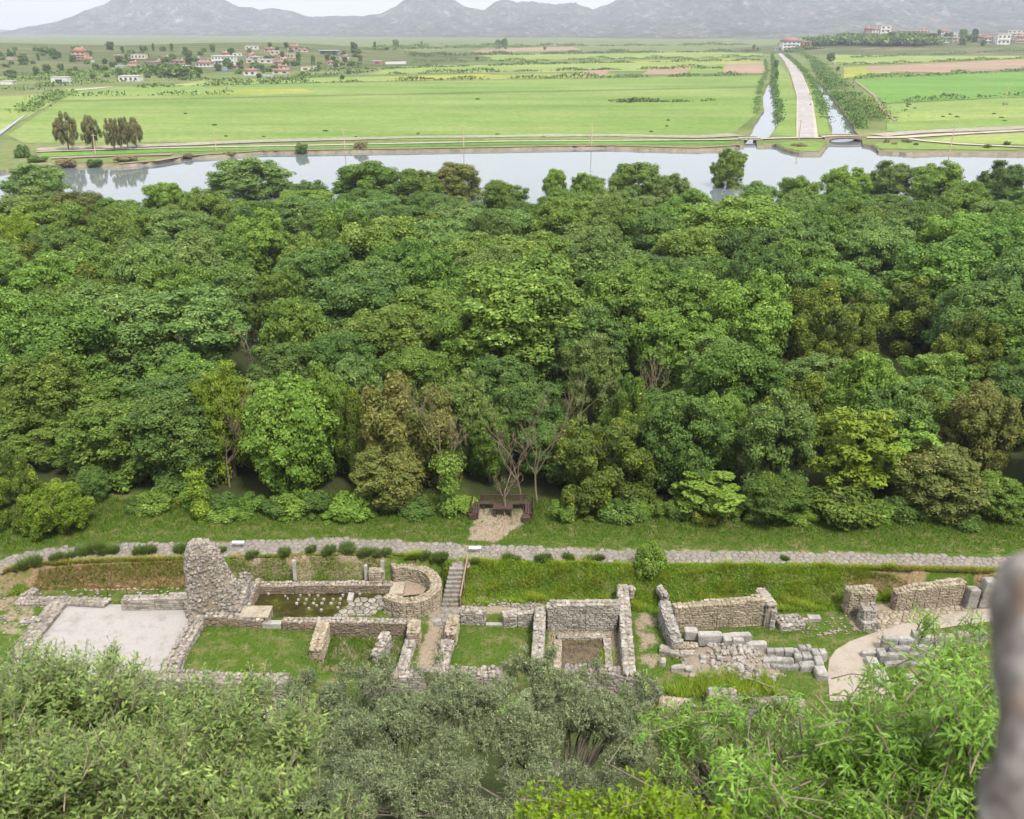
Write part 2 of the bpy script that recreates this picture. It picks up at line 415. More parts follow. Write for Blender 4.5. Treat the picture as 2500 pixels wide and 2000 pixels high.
def blur(a, n=1):
    for _ in range(n):
        a = (a + np.roll(a, 1, 0) + np.roll(a, -1, 0) + np.roll(a, 1, 1) + np.roll(a, -1, 1)) / 5
    return a
r, g_, b_ = blur(r, 2), blur(g_, 2), blur(b_, 1)
ca = me.color_attributes.new('cover', 'FLOAT_COLOR', 'POINT')
ca.data.foreach_set('color', np.stack([r, g_, b_, np.ones_like(r)], -1).astype(np.float32).ravel())
def mat_near():
    m, t, p, o = new_mat('terrace_ground')
    at = N(t, 'ShaderNodeAttribute', attribute_name='cover')
    sep = N(t, 'ShaderNodeSeparateColor'); t.links.new(at.outputs['Color'], sep.inputs[0])
    pos = N(t, 'ShaderNodeNewGeometry').outputs['Position']
    n1, n2, n3 = noise(t, 1.2, 4, .7, vec=pos), noise(t, 7, 4, .7, vec=pos), None
    grass = mix(t, ramp(t, n2, [(.3, (.042, .084, .009)), (.5, (.066, .114, .014)), (.72, (.10, .142, .026))]),
                ramp(t, n2, [(.3, (.14, .14, .045)), (.7, (.21, .185, .09))]), ramp(t, n1, [(.47, (0, 0, 0)), (.64, (.85,) * 3)]))
    earth = ramp(t, n2, [(.3, (.20, .155, .105)), (.55, (.30, .24, .175)), (.75, (.38, .31, .235))])
    dry = mix(t, ramp(t, n2, [(.3, (.17, .11, .06)), (.55, (.28, .195, .115)), (.75, (.40, .30, .20))]), (.11, .14, .03), ramp(t, n1, [(.5, (0, 0, 0)), (.62, (.7,) * 3)]))
    litter = ramp(t, n2, [(.3, (.028, .036, .014)), (.6, (.05, .062, .02)), (.8, (.075, .06, .035))])
    w1 = math_n(t, 'ADD', sep.outputs[0], math_n(t, 'MULTIPLY', math_n(t, 'SUBTRACT', n1, .5), 1.4))
    f1 = ramp(t, w1, [(.38, (0, 0, 0)), (.62, (1, 1, 1))])
    c = mix(t, grass, earth, f1)
    w2 = math_n(t, 'ADD', sep.outputs[1], math_n(t, 'MULTIPLY', math_n(t, 'SUBTRACT', n1, .5), .9))
    c = mix(t, c, dry, ramp(t, w2, [(.4, (0, 0, 0)), (.6, (1, 1, 1))]))
    c = mix(t, c, litter, sep.outputs[2])
    t.links.new(c, p.inputs['Base Color']); p.inputs['Roughness'].default_value = .95; p.inputs['Specular IOR Level'].default_value = .1
    bump_n(t, p, n2, .7, .06)
    return m
M['near'] = mat_near()
struct(mobj('terrain', me, mat=M['near']))

def sheet(name, pts, mat, dz=0.0, kind='structure', sub=None):
    bm = bmesh.new(); vsx = [bm.verts.new((p.x, p.y, p.z + dz)) for p in pts]
    f = bm.faces.new(vsx); f.normal_update()
    if f.normal.z < 0: bmesh.ops.reverse_faces(bm, faces=[f])
    bmesh.ops.triangulate(bm, faces=bm.faces[:])
    o = mobj(name, bm_mesh(name, bm), mat=mat)
    if kind: o['kind'] = kind
    return o
def smooth_poly(pts, it=2):
    for _ in range(it):
        q = []
        for i, p in enumerate(pts):
            n = pts[(i + 1) % len(pts)]; q += [p * .75 + n * .25, p * .25 + n * .75]
        pts = q
    return pts
court = [G(u, v, 0) for u, v in [(172, 1477), (466, 1477), (482, 1500), (436, 1572), (398, 1640), (140, 1664), (10, 1650), (62, 1568), (122, 1515)]]
sheet('gravel_court', court, M['gravel'], .035)
gp = [(2440, 1484), (2370, 1492), (2290, 1505), (2200, 1526), (2130, 1547), (2075, 1567), (2040, 1588), (2024, 1612), (2020, 1645), (2026, 1712), (2200, 1718), (2170, 1680), (2140, 1648), (2118, 1618), (2124, 1596), (2170, 1570), (2250, 1543), (2340, 1528), (2450, 1515)]
sheet('gravel_path', [G(u, v, 0) for u, v in gp], M['gravel_path'], .035)
sheet('pool_water', [p.copy() for p in POOL], M['pool'], -.09)
sheet('wet_mud_floor', [p.copy() for p in MUD], M['mud'], -.03)

# ------------------------------------------------------------------ far plain, river, canals
def big_sheet(name, x0, x1, y0, y1, z, mat):
    o = mobj(name, mesh_np(name, [(x0, y0, z), (x1, y0, z), (x1, y1, z), (x0, y1, z)], quads=[(0, 1, 2, 3)]), mat=mat)
    return struct(o)
def mat_fields(name, a, b, c, scale=.02):
    m, t, p, o = new_mat(name)
    pos = N(t, 'ShaderNodeNewGeometry').outputs['Position']
    mp = N(t, 'ShaderNodeMapping'); mp.inputs['Scale'].default_value = (.3, 2.2, 1); mp.inputs['Rotation'].default_value = (0, 0, .05); t.links.new(pos, mp.inputs[0])
    n1 = noise(t, scale, 4, .7, vec=mp.outputs[0]); n2 = noise(t, .5, 4, .7, vec=pos)
    col = ramp(t, n1, [(.3, a), (.5, b), (.72, c)])
    col = mix(t, col, ramp(t, n2, [(.3, (.74, .76, .72)), (.7, (1.2, 1.18, 1.2))]), 1, 'MULTIPLY')
    col = mix(t, col, ramp(t, noise(t, .011, 4, .65, vec=pos), [(.35, (.80, .88, .78)), (.65, (1.14, 1.08, 1.12))]), 1, 'MULTIPLY')
    t.links.new(col, p.inputs['Base Color']); p.inputs['Roughness'].default_value = .95; p.inputs['Specular IOR Level'].default_value = .05
    return m
M['plain'] = mat_fields('plain_grass', (.10, .14, .045), (.145, .18, .065), (.20, .205, .10), .012)
M['f_green'] = mat_fields('field_green', (.135, .215, .05), (.175, .25, .07), (.225, .265, .10))
M['f_deep'] = mat_fields('field_deep_green', (.10, .21, .045), (.125, .24, .05), (.155, .25, .07))
M['f_light'] = mat_fields('field_light_green', (.18, .25, .065), (.22, .28, .085), (.26, .30, .11))
M['f_yellow'] = mat_fields('field_flowering', (.20, .25, .05), (.28, .29, .06), (.24, .27, .08), .05)
M['f_brown'] = mat_fields('field_ploughed', (.26, .18, .125), (.31, .22, .16), (.34, .25, .19), .05)
M['track'] = mat_fields('dirt_track', (.38, .33, .27), (.44, .385, .325), (.33, .29, .22), .2)
M['road'] = mat_fields('worn_asphalt', (.31, .285, .29), (.35, .325, .33), (.38, .35, .35), .2)
M['berm'] = mat_fields('stony_berm', (.22, .21, .15), (.33, .30, .25), (.17, .20, .08), .25)
M['shore'] = mat_fields('sandy_shore', (.20, .165, .12), (.27, .225, .17), (.13, .13, .06), .2)
M['hill'] = mat_fields('hill_scrub', (.06, .085, .03), (.10, .125, .05), (.22, .185, .11), .035)
big_sheet('ground', -8200, 8200, 120, 9000, -3.2, M['hill'])
big_sheet('river_water', -700, 700, 130, 760, -1.25, M['river'])

def land(pts, name='plain', mat=None, z=PLAIN, bottom=-3.0):
    bm = bmesh.new()
    top = [bm.verts.new((p.x, p.y, z)) for p in pts]
    ring = [bm.verts.new((p.x, p.y - (1.6 if p.y < 340 else 0), bottom)) for p in pts]
    f = bm.faces.new(top); f.normal_update()
    flip = f.normal.z < 0
    if flip: bmesh.ops.reverse_faces(bm, faces=[f])
    n = len(pts)
    for i in range(n):
        j = (i + 1) % n
        bm.faces.new([top[i], ring[i], ring[j], top[j]])
    bmesh.ops.recalc_face_normals(bm, faces=bm.faces[:])
    for x in bm.faces:
        if len(x.verts) == 4 and x is not f: x.material_index = 1
    bmesh.ops.triangulate(bm, faces=[x for x in bm.faces if len(x.verts) > 4])
    o_ = mobj(name, bm_mesh(name, bm), mat=mat or M['plain']); o_.data.materials.append(M['shore']); return struct(o_)
def jag(px, z=PLAIN, amp=.45, step=14, seed=1):
    rr = random.Random(seed); P = []
    for (u0, v0), (u1, v1) in zip(px[:-1], px[1:]):
        n = max(1, int(math.hypot(u1 - u0, (v1 - v0) * 2) / step))
        for i in range(n):
            t = i / n; p = G(u0 + (u1 - u0) * t, v0 + (v1 - v0) * t, z)
            P.append(p + Vector((rr.uniform(-amp, amp), rr.uniform(-amp, amp) * 1.5, 0)))
    P.append(G(*px[-1], z)); return P
shoreL = [(-700, 470), (-300, 440), (-60, 424), (60, 410), (130, 404), (170, 402), (230, 400), (290, 403), (370, 396), (440, 386), (450, 382), (560, 378), (640, 370), (900, 367), (1200, 363), (1400, 358), (1480, 357), (1560, 362), (1700, 364), (1760, 362), (1815, 354)]
c1L = [(1815, 354), (1818, 343), (1828, 329), (1849, 290), (1866, 269), (1862, 237), (1870, 212), (1880, 198)]
c1R = [(1886, 204), (1888, 227), (1895, 262), (1900, 294), (1890, 318), (1880, 334), (1848, 343), (1848, 354)]
shoreM = [(1848, 354), (1895, 353), (1912, 364), (1955, 373), (2003, 373), (2013, 360), (2022, 352)]
c2L = [(2022, 352), (2024, 340), (2035, 331), (2024, 300), (2016, 258), (2005, 223), (1997, 208), (1987, 194)]
c2R = [(1992, 192), (2016, 214), (2041, 252), (2072, 292), (2097, 331), (2104, 340), (2106, 352)]
shoreR = [(2106, 352), (2128, 355), (2148, 368), (2230, 374), (2300, 371), (2500, 374), (2800, 372), (3300, 380)]
A1, B1 = G(1860, 96, PLAIN), G(1915, 96, PLAIN)
land(jag(shoreL) + jag(c1L, seed=2) + [A1, Vector((A1.x * 2.6, 8800, PLAIN)), Vector((-8000, 8800, PLAIN)), Vector((-8000, 400, PLAIN))])
land(jag(c1R, seed=3) + jag(shoreM, seed=4)[1:] + jag(c2L, seed=5)[1:] + [B1, Vector((B1.x * 2.6, 8800, PLAIN)), Vector((A1.x * 2.6, 8800, PLAIN)), A1, G(1880, 198, PLAIN)])
land(jag(c2R, seed=6) + jag(shoreR, seed=7)[1:] + [Vector((8000, 330, PLAIN)), Vector((8000, 8800, PLAIN)), Vector((B1.x * 2.6, 8800, PLAIN)), B1, G(1987, 194, PLAIN)])

def hill_mesh(name, L, x0, x1, y0, y1, step, mat):
    xs, ys = np.arange(x0, x1, step), np.arange(y0, y1, step)
    X, Y = np.meshgrid(xs, ys); Z = np.zeros(X.shape)
    for b in L: Z = Z + bump(X, Y, *b)
    Z = PLAIN - .5 + Z * 1.0 + np.minimum(Z, .5)
    i = np.arange(X.size).reshape(X.shape)
    q = np.stack([i[:-1, :-1], i[:-1, 1:], i[1:, 1:], i[1:, :-1]], -1).reshape(-1, 4)
    return struct(mobj(name, mesh_np(name, np.stack([X, Y, Z], -1).reshape(-1, 3), quads=q, smooth=True), mat=mat))
hill_mesh('village_hill', HILLS['l'], -1260, 20, 540, 1520, 16, M['hill'])
hill_mesh('village_hill', HILLS['r'], 260, 1490, 1060, 1900, 16, M['hill'])

LAYER = [0]
def field(px, mat, name='field'):
    LAYER[0] += 1
    return sheet(name, [G(u, v, PLAIN) for u, v in px], mat, .05 + .012 * (LAYER[0] % 12))
# patchwork left of the road
field([(60, 350), (1745, 338), (1800, 318), (1845, 280), (1858, 245), (1850, 215), (1400, 224), (700, 238), (140, 250), (20, 330)], M['f_green'])
field([(150, 247), (700, 235), (1400, 221), (1850, 212), (1868, 185), (1400, 193), (800, 203), (160, 215)], M['f_green'])
field([(160, 243), (640, 234), (760, 222), (640, 218), (180, 225)], M['f_light'])
field([(480, 232), (770, 226), (740, 217), (560, 222)], M['f_yellow'])
field([(400, 211), (900, 199), (1500, 190), (1500, 180), (980, 186), (500, 197)], M['f_light'])
field([(930, 199), (1260, 190), (1180, 181), (1000, 186)], M['f_yellow'])
field([(900, 182), (1400, 176), (1860, 170), (1870, 150), (1400, 155), (960, 164)], M['f_light'])
field([(1400, 187), (1470, 186), (1500, 168), (1440, 170)], M['f_brown'])
field([(1565, 183), (1670, 182), (1690, 163), (1600, 164)], M['f_brown'])
field([(1763, 180), (1872, 180), (1868, 153), (1772, 156)], M['f_brown'])
field([(1670, 181), (1763, 180), (1770, 157), (1695, 162)], M['f_green'])
field([(1060, 178), (1140, 173), (1180, 162), (1110, 165)], M['f_brown'])
field([(1430, 163), (1690, 157), (1850, 152), (1850, 141), (1690, 146), (1450, 150)], M['f_yellow'])
field([(900, 152), (1860, 138), (1860, 126), (950, 138)], M['f_light'])
field([(940, 134), (1850, 122), (1850, 113), (960, 122)], M['plain'])
field([(1150, 128), (1420, 122), (1400, 115), (1180, 119)], M['f_brown'])
field([(-300, 345), (-10, 330), (130, 252), (90, 232), (-300, 250)], M['f_light'])
# right of the road
field([(2165, 322), (2520, 308), (2700, 300), (2700, 232), (2400, 243), (2165, 256)], M['f_green'])
field([(2170, 300), (2420, 290), (2520, 285), (2700, 260), (2400, 262), (2200, 275)], M['f_light'])
field([(2160, 253), (2300, 246), (2700, 228), (2700, 170), (2400, 180), (2085, 194)], M['f_deep'])
field([(2060, 192), (2140, 180), (2200, 178), (2120, 162), (2060, 166)], M['f_yellow'])
field([(2120, 176), (2300, 178), (2520, 170), (2700, 165), (2700, 138), (2500, 145), (2115, 163)], M['f_brown'])
field([(2040, 160), (2520, 142), (2700, 136), (2700, 112), (2450, 114), (2010, 128)], M['f_light'])
field([(2160, 130), (2300, 124), (2280, 119), (2150, 124)], M['f_brown'])
# between canals and road
field([(1888, 330), (1945, 335), (1945, 240), (1925, 180), (1895, 150), (1893, 200), (1898, 260), (1904, 296)], M['f_green'])
field([(1992, 334), (2030, 334), (2020, 300), (2012, 260), (1998, 220), (1975, 180), (1930, 145), (1960, 178), (1975, 215), (1984, 250)], M['f_green'])
# low meadows in front of the track
field([(100, 384), (420, 372), (800, 362), (1300, 353), (1780, 352), (1780, 346), (1300, 346), (800, 357), (410, 364), (100, 374)], M['f_deep'])
field([(2130, 352), (2150, 364), (2480, 368), (2480, 363), (2330, 356), (2220, 346)], M['f_green'])
field([(2235, 344), (2340, 351), (2700, 359), (2700, 322), (2500, 325), (2340, 333)], M['f_light'])
field([(1900, 352), (1915, 362), (1955, 370), (2002, 370), (2012, 352), (1990, 346), (1930, 346)], M['f_green'])

def ribbon(name, left, right, mat, z=PLAIN, dz=.3):
    V = []; Q = []
    for (a, b) in zip(left, right):
        p, q = G(*a, z), G(*b, z); V += [(p.x, p.y, z + dz), (q.x, q.y, z + dz)]
    for i in range(len(left) - 1): Q.append((2 * i, 2 * i + 1, 2 * i + 3, 2 * i + 2))
    return struct(mobj(name, mesh_np(name, V, quads=Q), mat=mat))
def ribbon_c(name, px, w, mat, dz=.27, z=PLAIN):
    P = [G(u, v, z) for u, v in px]; V = []; Q = []
    rr = random.Random(len(px))
    D = []
    for a, b in zip(P[:-1], P[1:]):
        n = max(1, int((b - a).length / 6))
        D += [a + (b - a) * (k / n) for k in range(n)]
    D.append(P[-1])
    for i, p in enumerate(D):
        d = (D[min(i + 1, len(D) - 1)] - D[max(i - 1, 0)]).normalized(); n = Vector((-d.y, d.x, 0))
        ww = w * rr.uniform(.8, 1.2)
        a, b = p - n * ww / 2, p + n * ww / 2
        V += [(a.x, a.y, z + dz), (b.x, b.y, z + dz)]
    for i in range(len(D) - 1): Q.append((2 * i, 2 * i + 1, 2 * i + 3, 2 * i + 2))
    return struct(mobj(name, mesh_np(name, V, quads=Q), mat=mat))
ribbon('road', [(1949, 338), (1949, 290), (1949, 237), (1939, 202), (1930, 177), (1918, 154), (1905, 139), (1897, 128)],
       [(1989, 338), (1985, 290), (1980, 248), (1968, 210), (1953, 177), (1930, 150), (1914, 137), (1904, 128)], M['road'], dz=.36)
ribbon('road_verge', [(1944, 339), (1944, 290), (1945, 237), (1936, 202), (1928, 177), (1916, 154)],
       [(1997, 339), (1991, 290), (1984, 248), (1971, 210), (1956, 177), (1932, 150)], M['track'], dz=.30)
ribbon_c('dirt_track', [(89, 372), (408, 363), (800, 356), (1219, 347), (1500, 345), (1760, 343), (1815, 341)], 2.4, M['track'])
ribbon_c('dirt_track', [(1850, 341), (1900, 339), (1960, 338), (2022, 338)], 3.5, M['track'], .28)
ribbon_c('dirt_track', [(2106, 338), (2200, 337), (2330, 329), (2500, 320), (2700, 310)], 3.4, M['track'])
ribbon_c('dirt_track', [(2215, 340), (2260, 346), (2340, 353), (2500, 361), (2700, 366)], 2.4, M['track'], .26)
ribbon_c('dirt_track', [(125, 388), (300, 381), (420, 379)], 3.5, M['shore'], .25)
ribbon_c('dirt_track', [(2185, 296), (2150, 262), (2135, 235), (2085, 196)], 1.6, M['shore'], .29)
ribbon_c('stony_berm', [(90, 366), (300, 360), (640, 346), (1000, 337), (1300, 333), (1500, 332), (1700, 336), (1800, 330)], 7, M['berm'], .24)
ribbon_c('stony_berm', [(2140, 332), (2230, 324), (2400, 317), (2600, 308)], 8, M['berm'], .24)
ribbon_c('sandy_shore', [(440, 383), (640, 369), (1000, 364), (1400, 357), (1480, 356), (1700, 362), (1805, 355)], 2.0, M['shore'], .2)
ribbon_c('sandy_shore', [(62, 407), (128, 402)], 6, M['shore'], .22)
ribbon_c('sandy_shore', [(290, 401), (380, 394), (440, 384)], 2.5, M['shore'], .21)
ribbon_c('dirt_track', [(120, 224), (190, 221), (270, 213)], 7, M['track'], .3)
# narrow ditch at the left and the far lake
ribbon('ditch_water', [(-60, 352), (-5, 326), (28, 304), (62, 281)], [(-30, 354), (6, 328), (34, 306), (66, 281)], M['river'], dz=.32)
sheet('lake_water', [G(u, v, PLAIN) for u, v in [(1800, 97), (1900, 95.5), (2060, 92), (2060, 89.5), (1960, 90.5), (1810, 95)]], M['river'], .5)

# ------------------------------------------------------------------ mountains
SKY = [(-1500, 60), (-600, 90), (-200, 108), (40, 110), (75, 92), (105, 73), (150, 46), (230, 6), (300, -22), (450, -34), (560, -8), (620, 12), (700, 32), (770, 39), (850, 30), (930, 17), (970, 0), (1010, -14), (1080, -16), (1130, 0), (1180, 12), (1195, 2), (1230, -18), (1280, -8), (1330, 6), (1400, 10), (1440, 14), (1475, -2), (1550, -34), (1700, -70), (1900, -60), (2100, -85), (2500, -100), (3000, -60), (4200, 20)]
D_CREST, D_FOOT = 6000.0, 3000.0
def mountains():
    rr = np.random.RandomState(3)
    xs = np.linspace(-6200, 7400, 420); ys = np.linspace(D_FOOT, 7600, 110)
    X, Y = np.meshgrid(xs, ys)
    su = np.array([s[0] for s in SKY]); sv = np.array([s[1] for s in SKY])
    ang = math.atan(1)  # crest heights from the skyline seen at the crest's distance
    cx = (su - 1250) / FPX * D_CREST * (CP + .43 * SP)
    ch = []
    for u, v in SKY:
        d = ray(u, v); ch.append(max(3, CAM_Z + d.z * D_CREST / d.y))
    H = np.interp(X, [ray(u, v).x / ray(u, v).y * D_CREST for u, v in SKY], ch)
    FT = np.interp(X, [-4000, -2200, -800, 600], [5250, 4900, 3900, D_FOOT]); t = np.clip((Y - FT) / (D_CREST - FT), 0, 1)
    back = np.clip((Y - D_CREST) / (7600 - D_CREST), 0, 1)
    prof = t ** 1.5 * (1 - back ** 1.5)
    Z = H * prof
    nzv = np.zeros(X.shape); 
    for k, (wl, am) in enumerate([(1500, 1), (800, .8), (420, .55), (210, .32), (110, .18)]):
        for j in range(3):
            a = rr.uniform(-.6, .6); ph = rr.uniform(0, 6.28)
            s = np.sin((X * math.cos(a) + Y * math.sin(a) * .7) / wl * 6.28 + ph + .8 * np.sin(Y / wl * 3 + j))
            nzv += am * (1 - np.abs(s) * 2) / 3
    env = (prof * (1 - t * .75)) * np.sqrt(np.maximum(H, 1) / 200) * np.clip(H / 130, 0, 1)
    Z = np.maximum(Z + nzv * 105 * env, 0) + rr.randn(*X.shape) * .7 * prof * np.minimum(1, H / 150)
    Z = PLAIN - 1.0 + Z
    i = np.arange(X.size).reshape(X.shape)
    q = np.stack([i[:-1, :-1], i[:-1, 1:], i[1:, 1:], i[1:, :-1]], -1).reshape(-1, 4)
    return mesh_np('mountain', np.stack([X, Y, Z], -1).reshape(-1, 3), quads=q, smooth=True)
def mat_mountain():
    m, t, p, o = new_mat('mountain_scrub')
    ge = N(t, 'ShaderNodeNewGeometry'); pos = ge.outputs['Position']
    n1, n2, n3 = noise(t, .004, 5, .7, vec=pos), noise(t, .045, 4, .75, vec=pos), noise(t, .0017, 4, .6, vec=pos)
    mp = N(t, 'ShaderNodeMapping'); mp.inputs['Scale'].default_value = (1, .3, .35); mp.inputs['Rotation'].default_value = (0, 0, .25)
    t.links.new(pos, mp.inputs[0]); n4 = noise(t, .018, 6, .8, vec=mp.outputs[0])
    c = ramp(t, n1, [(.3, (.06, .08, .045)), (.5, (.12, .135, .085)), (.7, (.22, .20, .155))])
    c = mix(t, c, (.42, .38, .34), ramp(t, n4, [(.52, (0, 0, 0)), (.66, (.9,) * 3)]))
    c = mix(t, c, (.025, .042, .022), ramp(t, n2, [(.50, (0, 0, 0)), (.58, (.95,) * 3)]))
    t.links.new(c, p.inputs['Base Color']); p.inputs['Roughness'].default_value = 1; p.inputs['Specular IOR Level'].default_value = 0
    bump_n(t, p, n4, 1, 30)
    return m
M['mountain'] = mat_mountain()
struct(mobj('mountain_range', mountains(), mat=M['mountain']))
# a fainter ridge much farther off, at the left
bmx = np.linspace(-7800, -1500, 60); ridge = 24 + 5 * np.sin(bmx / 500) + 3 * np.sin(bmx / 210)
ridge = ridge * np.clip((-1500 - bmx) / 1500, 0, 1)
V = [(x, 8000, -2) for x in bmx] + [(x, 8500, z) for x, z in zip(bmx, ridge)] + [(x, 8800, -2) for x in bmx]
Q = [(i, i + 1, 60 + i + 1, 60 + i) for i in range(59)] + [(60 + i, 61 + i, 121 + i, 120 + i) for i in range(59)]
struct(mobj('far_ridge', mesh_np('far_ridge', V, quads=Q, smooth=True), mat=M['mountain']))

# ------------------------------------------------------------------ haze
bm = bmesh.new(); bmesh.ops.create_cube(bm, size=1, matrix=Matrix.Translation((0, 4200, 240)) @ Matrix.Diagonal((16600, 9800, 500, 1)))
hz_o = mobj('haze', bm_mesh('haze', bm)); struct(hz_o, 'stuff')
hm = bpy.data.materials.new('haze'); hm.use_nodes = True; t = hm.node_tree; t.nodes.clear()
o = t.nodes.new('ShaderNodeOutputMaterial'); v = t.nodes.new('ShaderNodeVolumePrincipled')
v.inputs['Color'].default_value = (.77, .82, 1.0, 1); v.inputs['Density'].default_value = 1.5e-4; v.inputs['Anisotropy'].default_value = .0
t.links.new(v.outputs[0], o.inputs['Volume']); hz_o.data.materials.append(hm)

# ------------------------------------------------------------------ stones
def stone_mesh(seed, rough=.06, bev=.13):
    rr = random.Random(seed); bm = bmesh.new(); bmesh.ops.create_cube(bm, size=1)
    for v in bm.verts: v.co += Vector((rr.uniform(-rough, rough), rr.uniform(-rough, rough), rr.uniform(-rough, rough)))
    bmesh.ops.bevel(bm, geom=bm.edges[:], offset=bev, segments=1, affect='EDGES')
    for v in bm.verts: v.co += Vector((rr.uniform(-1, 1), rr.uniform(-1, 1), rr.uniform(-1, 1))) * rough * .35
    bmesh.ops.triangulate(bm, faces=[f for f in bm.faces if len(f.verts) > 4])
    return bm_mesh('stone', bm)
def rock_mesh(seed):
    rr = random.Random(seed); bm = bmesh.new(); bmesh.ops.create_icosphere(bm, subdivisions=1, radius=.56)
    for v in bm.verts: v.co *= rr.uniform(.72, 1.2)
    return bm_mesh('rubble_stone', bm)
def mesh_data(me):
    co = np.empty(len(me.vertices) * 3, np.float32); me.vertices.foreach_get('co', co); co = co.reshape(-1, 3)
    me.calc_loop_triangles(); tr = np.empty(len(me.loop_triangles) * 3, np.int32); me.loop_triangles.foreach_get('vertices', tr)
    return co, tr.reshape(-1, 3)
STONES = {}
def stone_variants(mk):
    if mk not in STONES:
        L = []
        for k in range(7): m_ = stone_mesh(k); m_.materials.append(M[mk]); L.append(m_)
        Rk = []
        for k in range(6): m_ = rock_mesh(k + 50); m_.materials.append(M[mk]); Rk.append(m_)
        Sq = []
        for k in range(5): m_ = stone_mesh(k + 90, .025, .05); m_.materials.append(M[mk]); Sq.append(m_)
        STONES[mk] = {'s': L, 'r': Rk, 'q': Sq, 'data': {}}
    return STONES[mk]
def put_stones(root, items, mk, name='stone', limit=300):
    """items: (score, kind, loc(world), euler, scale). The ones that show best become parts, the rest one joined part."""
    var = stone_variants(mk); items.sort(key=lambda i: -i[0])
    show = [i for i in items[:limit] if i[0] > 0]; rest = items[len(show):]
    ox = root.location
    for sc_, kd, loc, eu, sc in show:
        me_ = random.choice(var[kd]); o_ = bpy.data.objects.new(name, me_)
        o_.location = (loc[0] - ox.x, loc[1] - ox.y, loc[2] - ox.z); o_.rotation_euler = eu; o_.scale = sc
        o_.parent = root; COL.objects.link(o_)
    if rest:
        V, T, n = [], [], 0
        for sc_, kd, loc, eu, sc in rest:
            me_ = random.choice(var[kd])
            if me_.name not in var['data']: var['data'][me_.name] = mesh_data(me_)
            co, tr = var['data'][me_.name]
            Rm = np.array(Euler(eu).to_matrix())
            V.append((co * np.array(sc)) @ Rm.T + (np.array(loc) - np.array(ox))); T.append(tr + n); n += len(co)
        me_ = mesh_np('stone_facing', np.concatenate(V), tris=np.concatenate(T)); me_.materials.append(M[mk])
        o_ = mobj('stone_facing', me_, root); o_['kind'] = 'stuff'
CAMP = Vector((0, 0, CAM_Z))
random.seed(11)
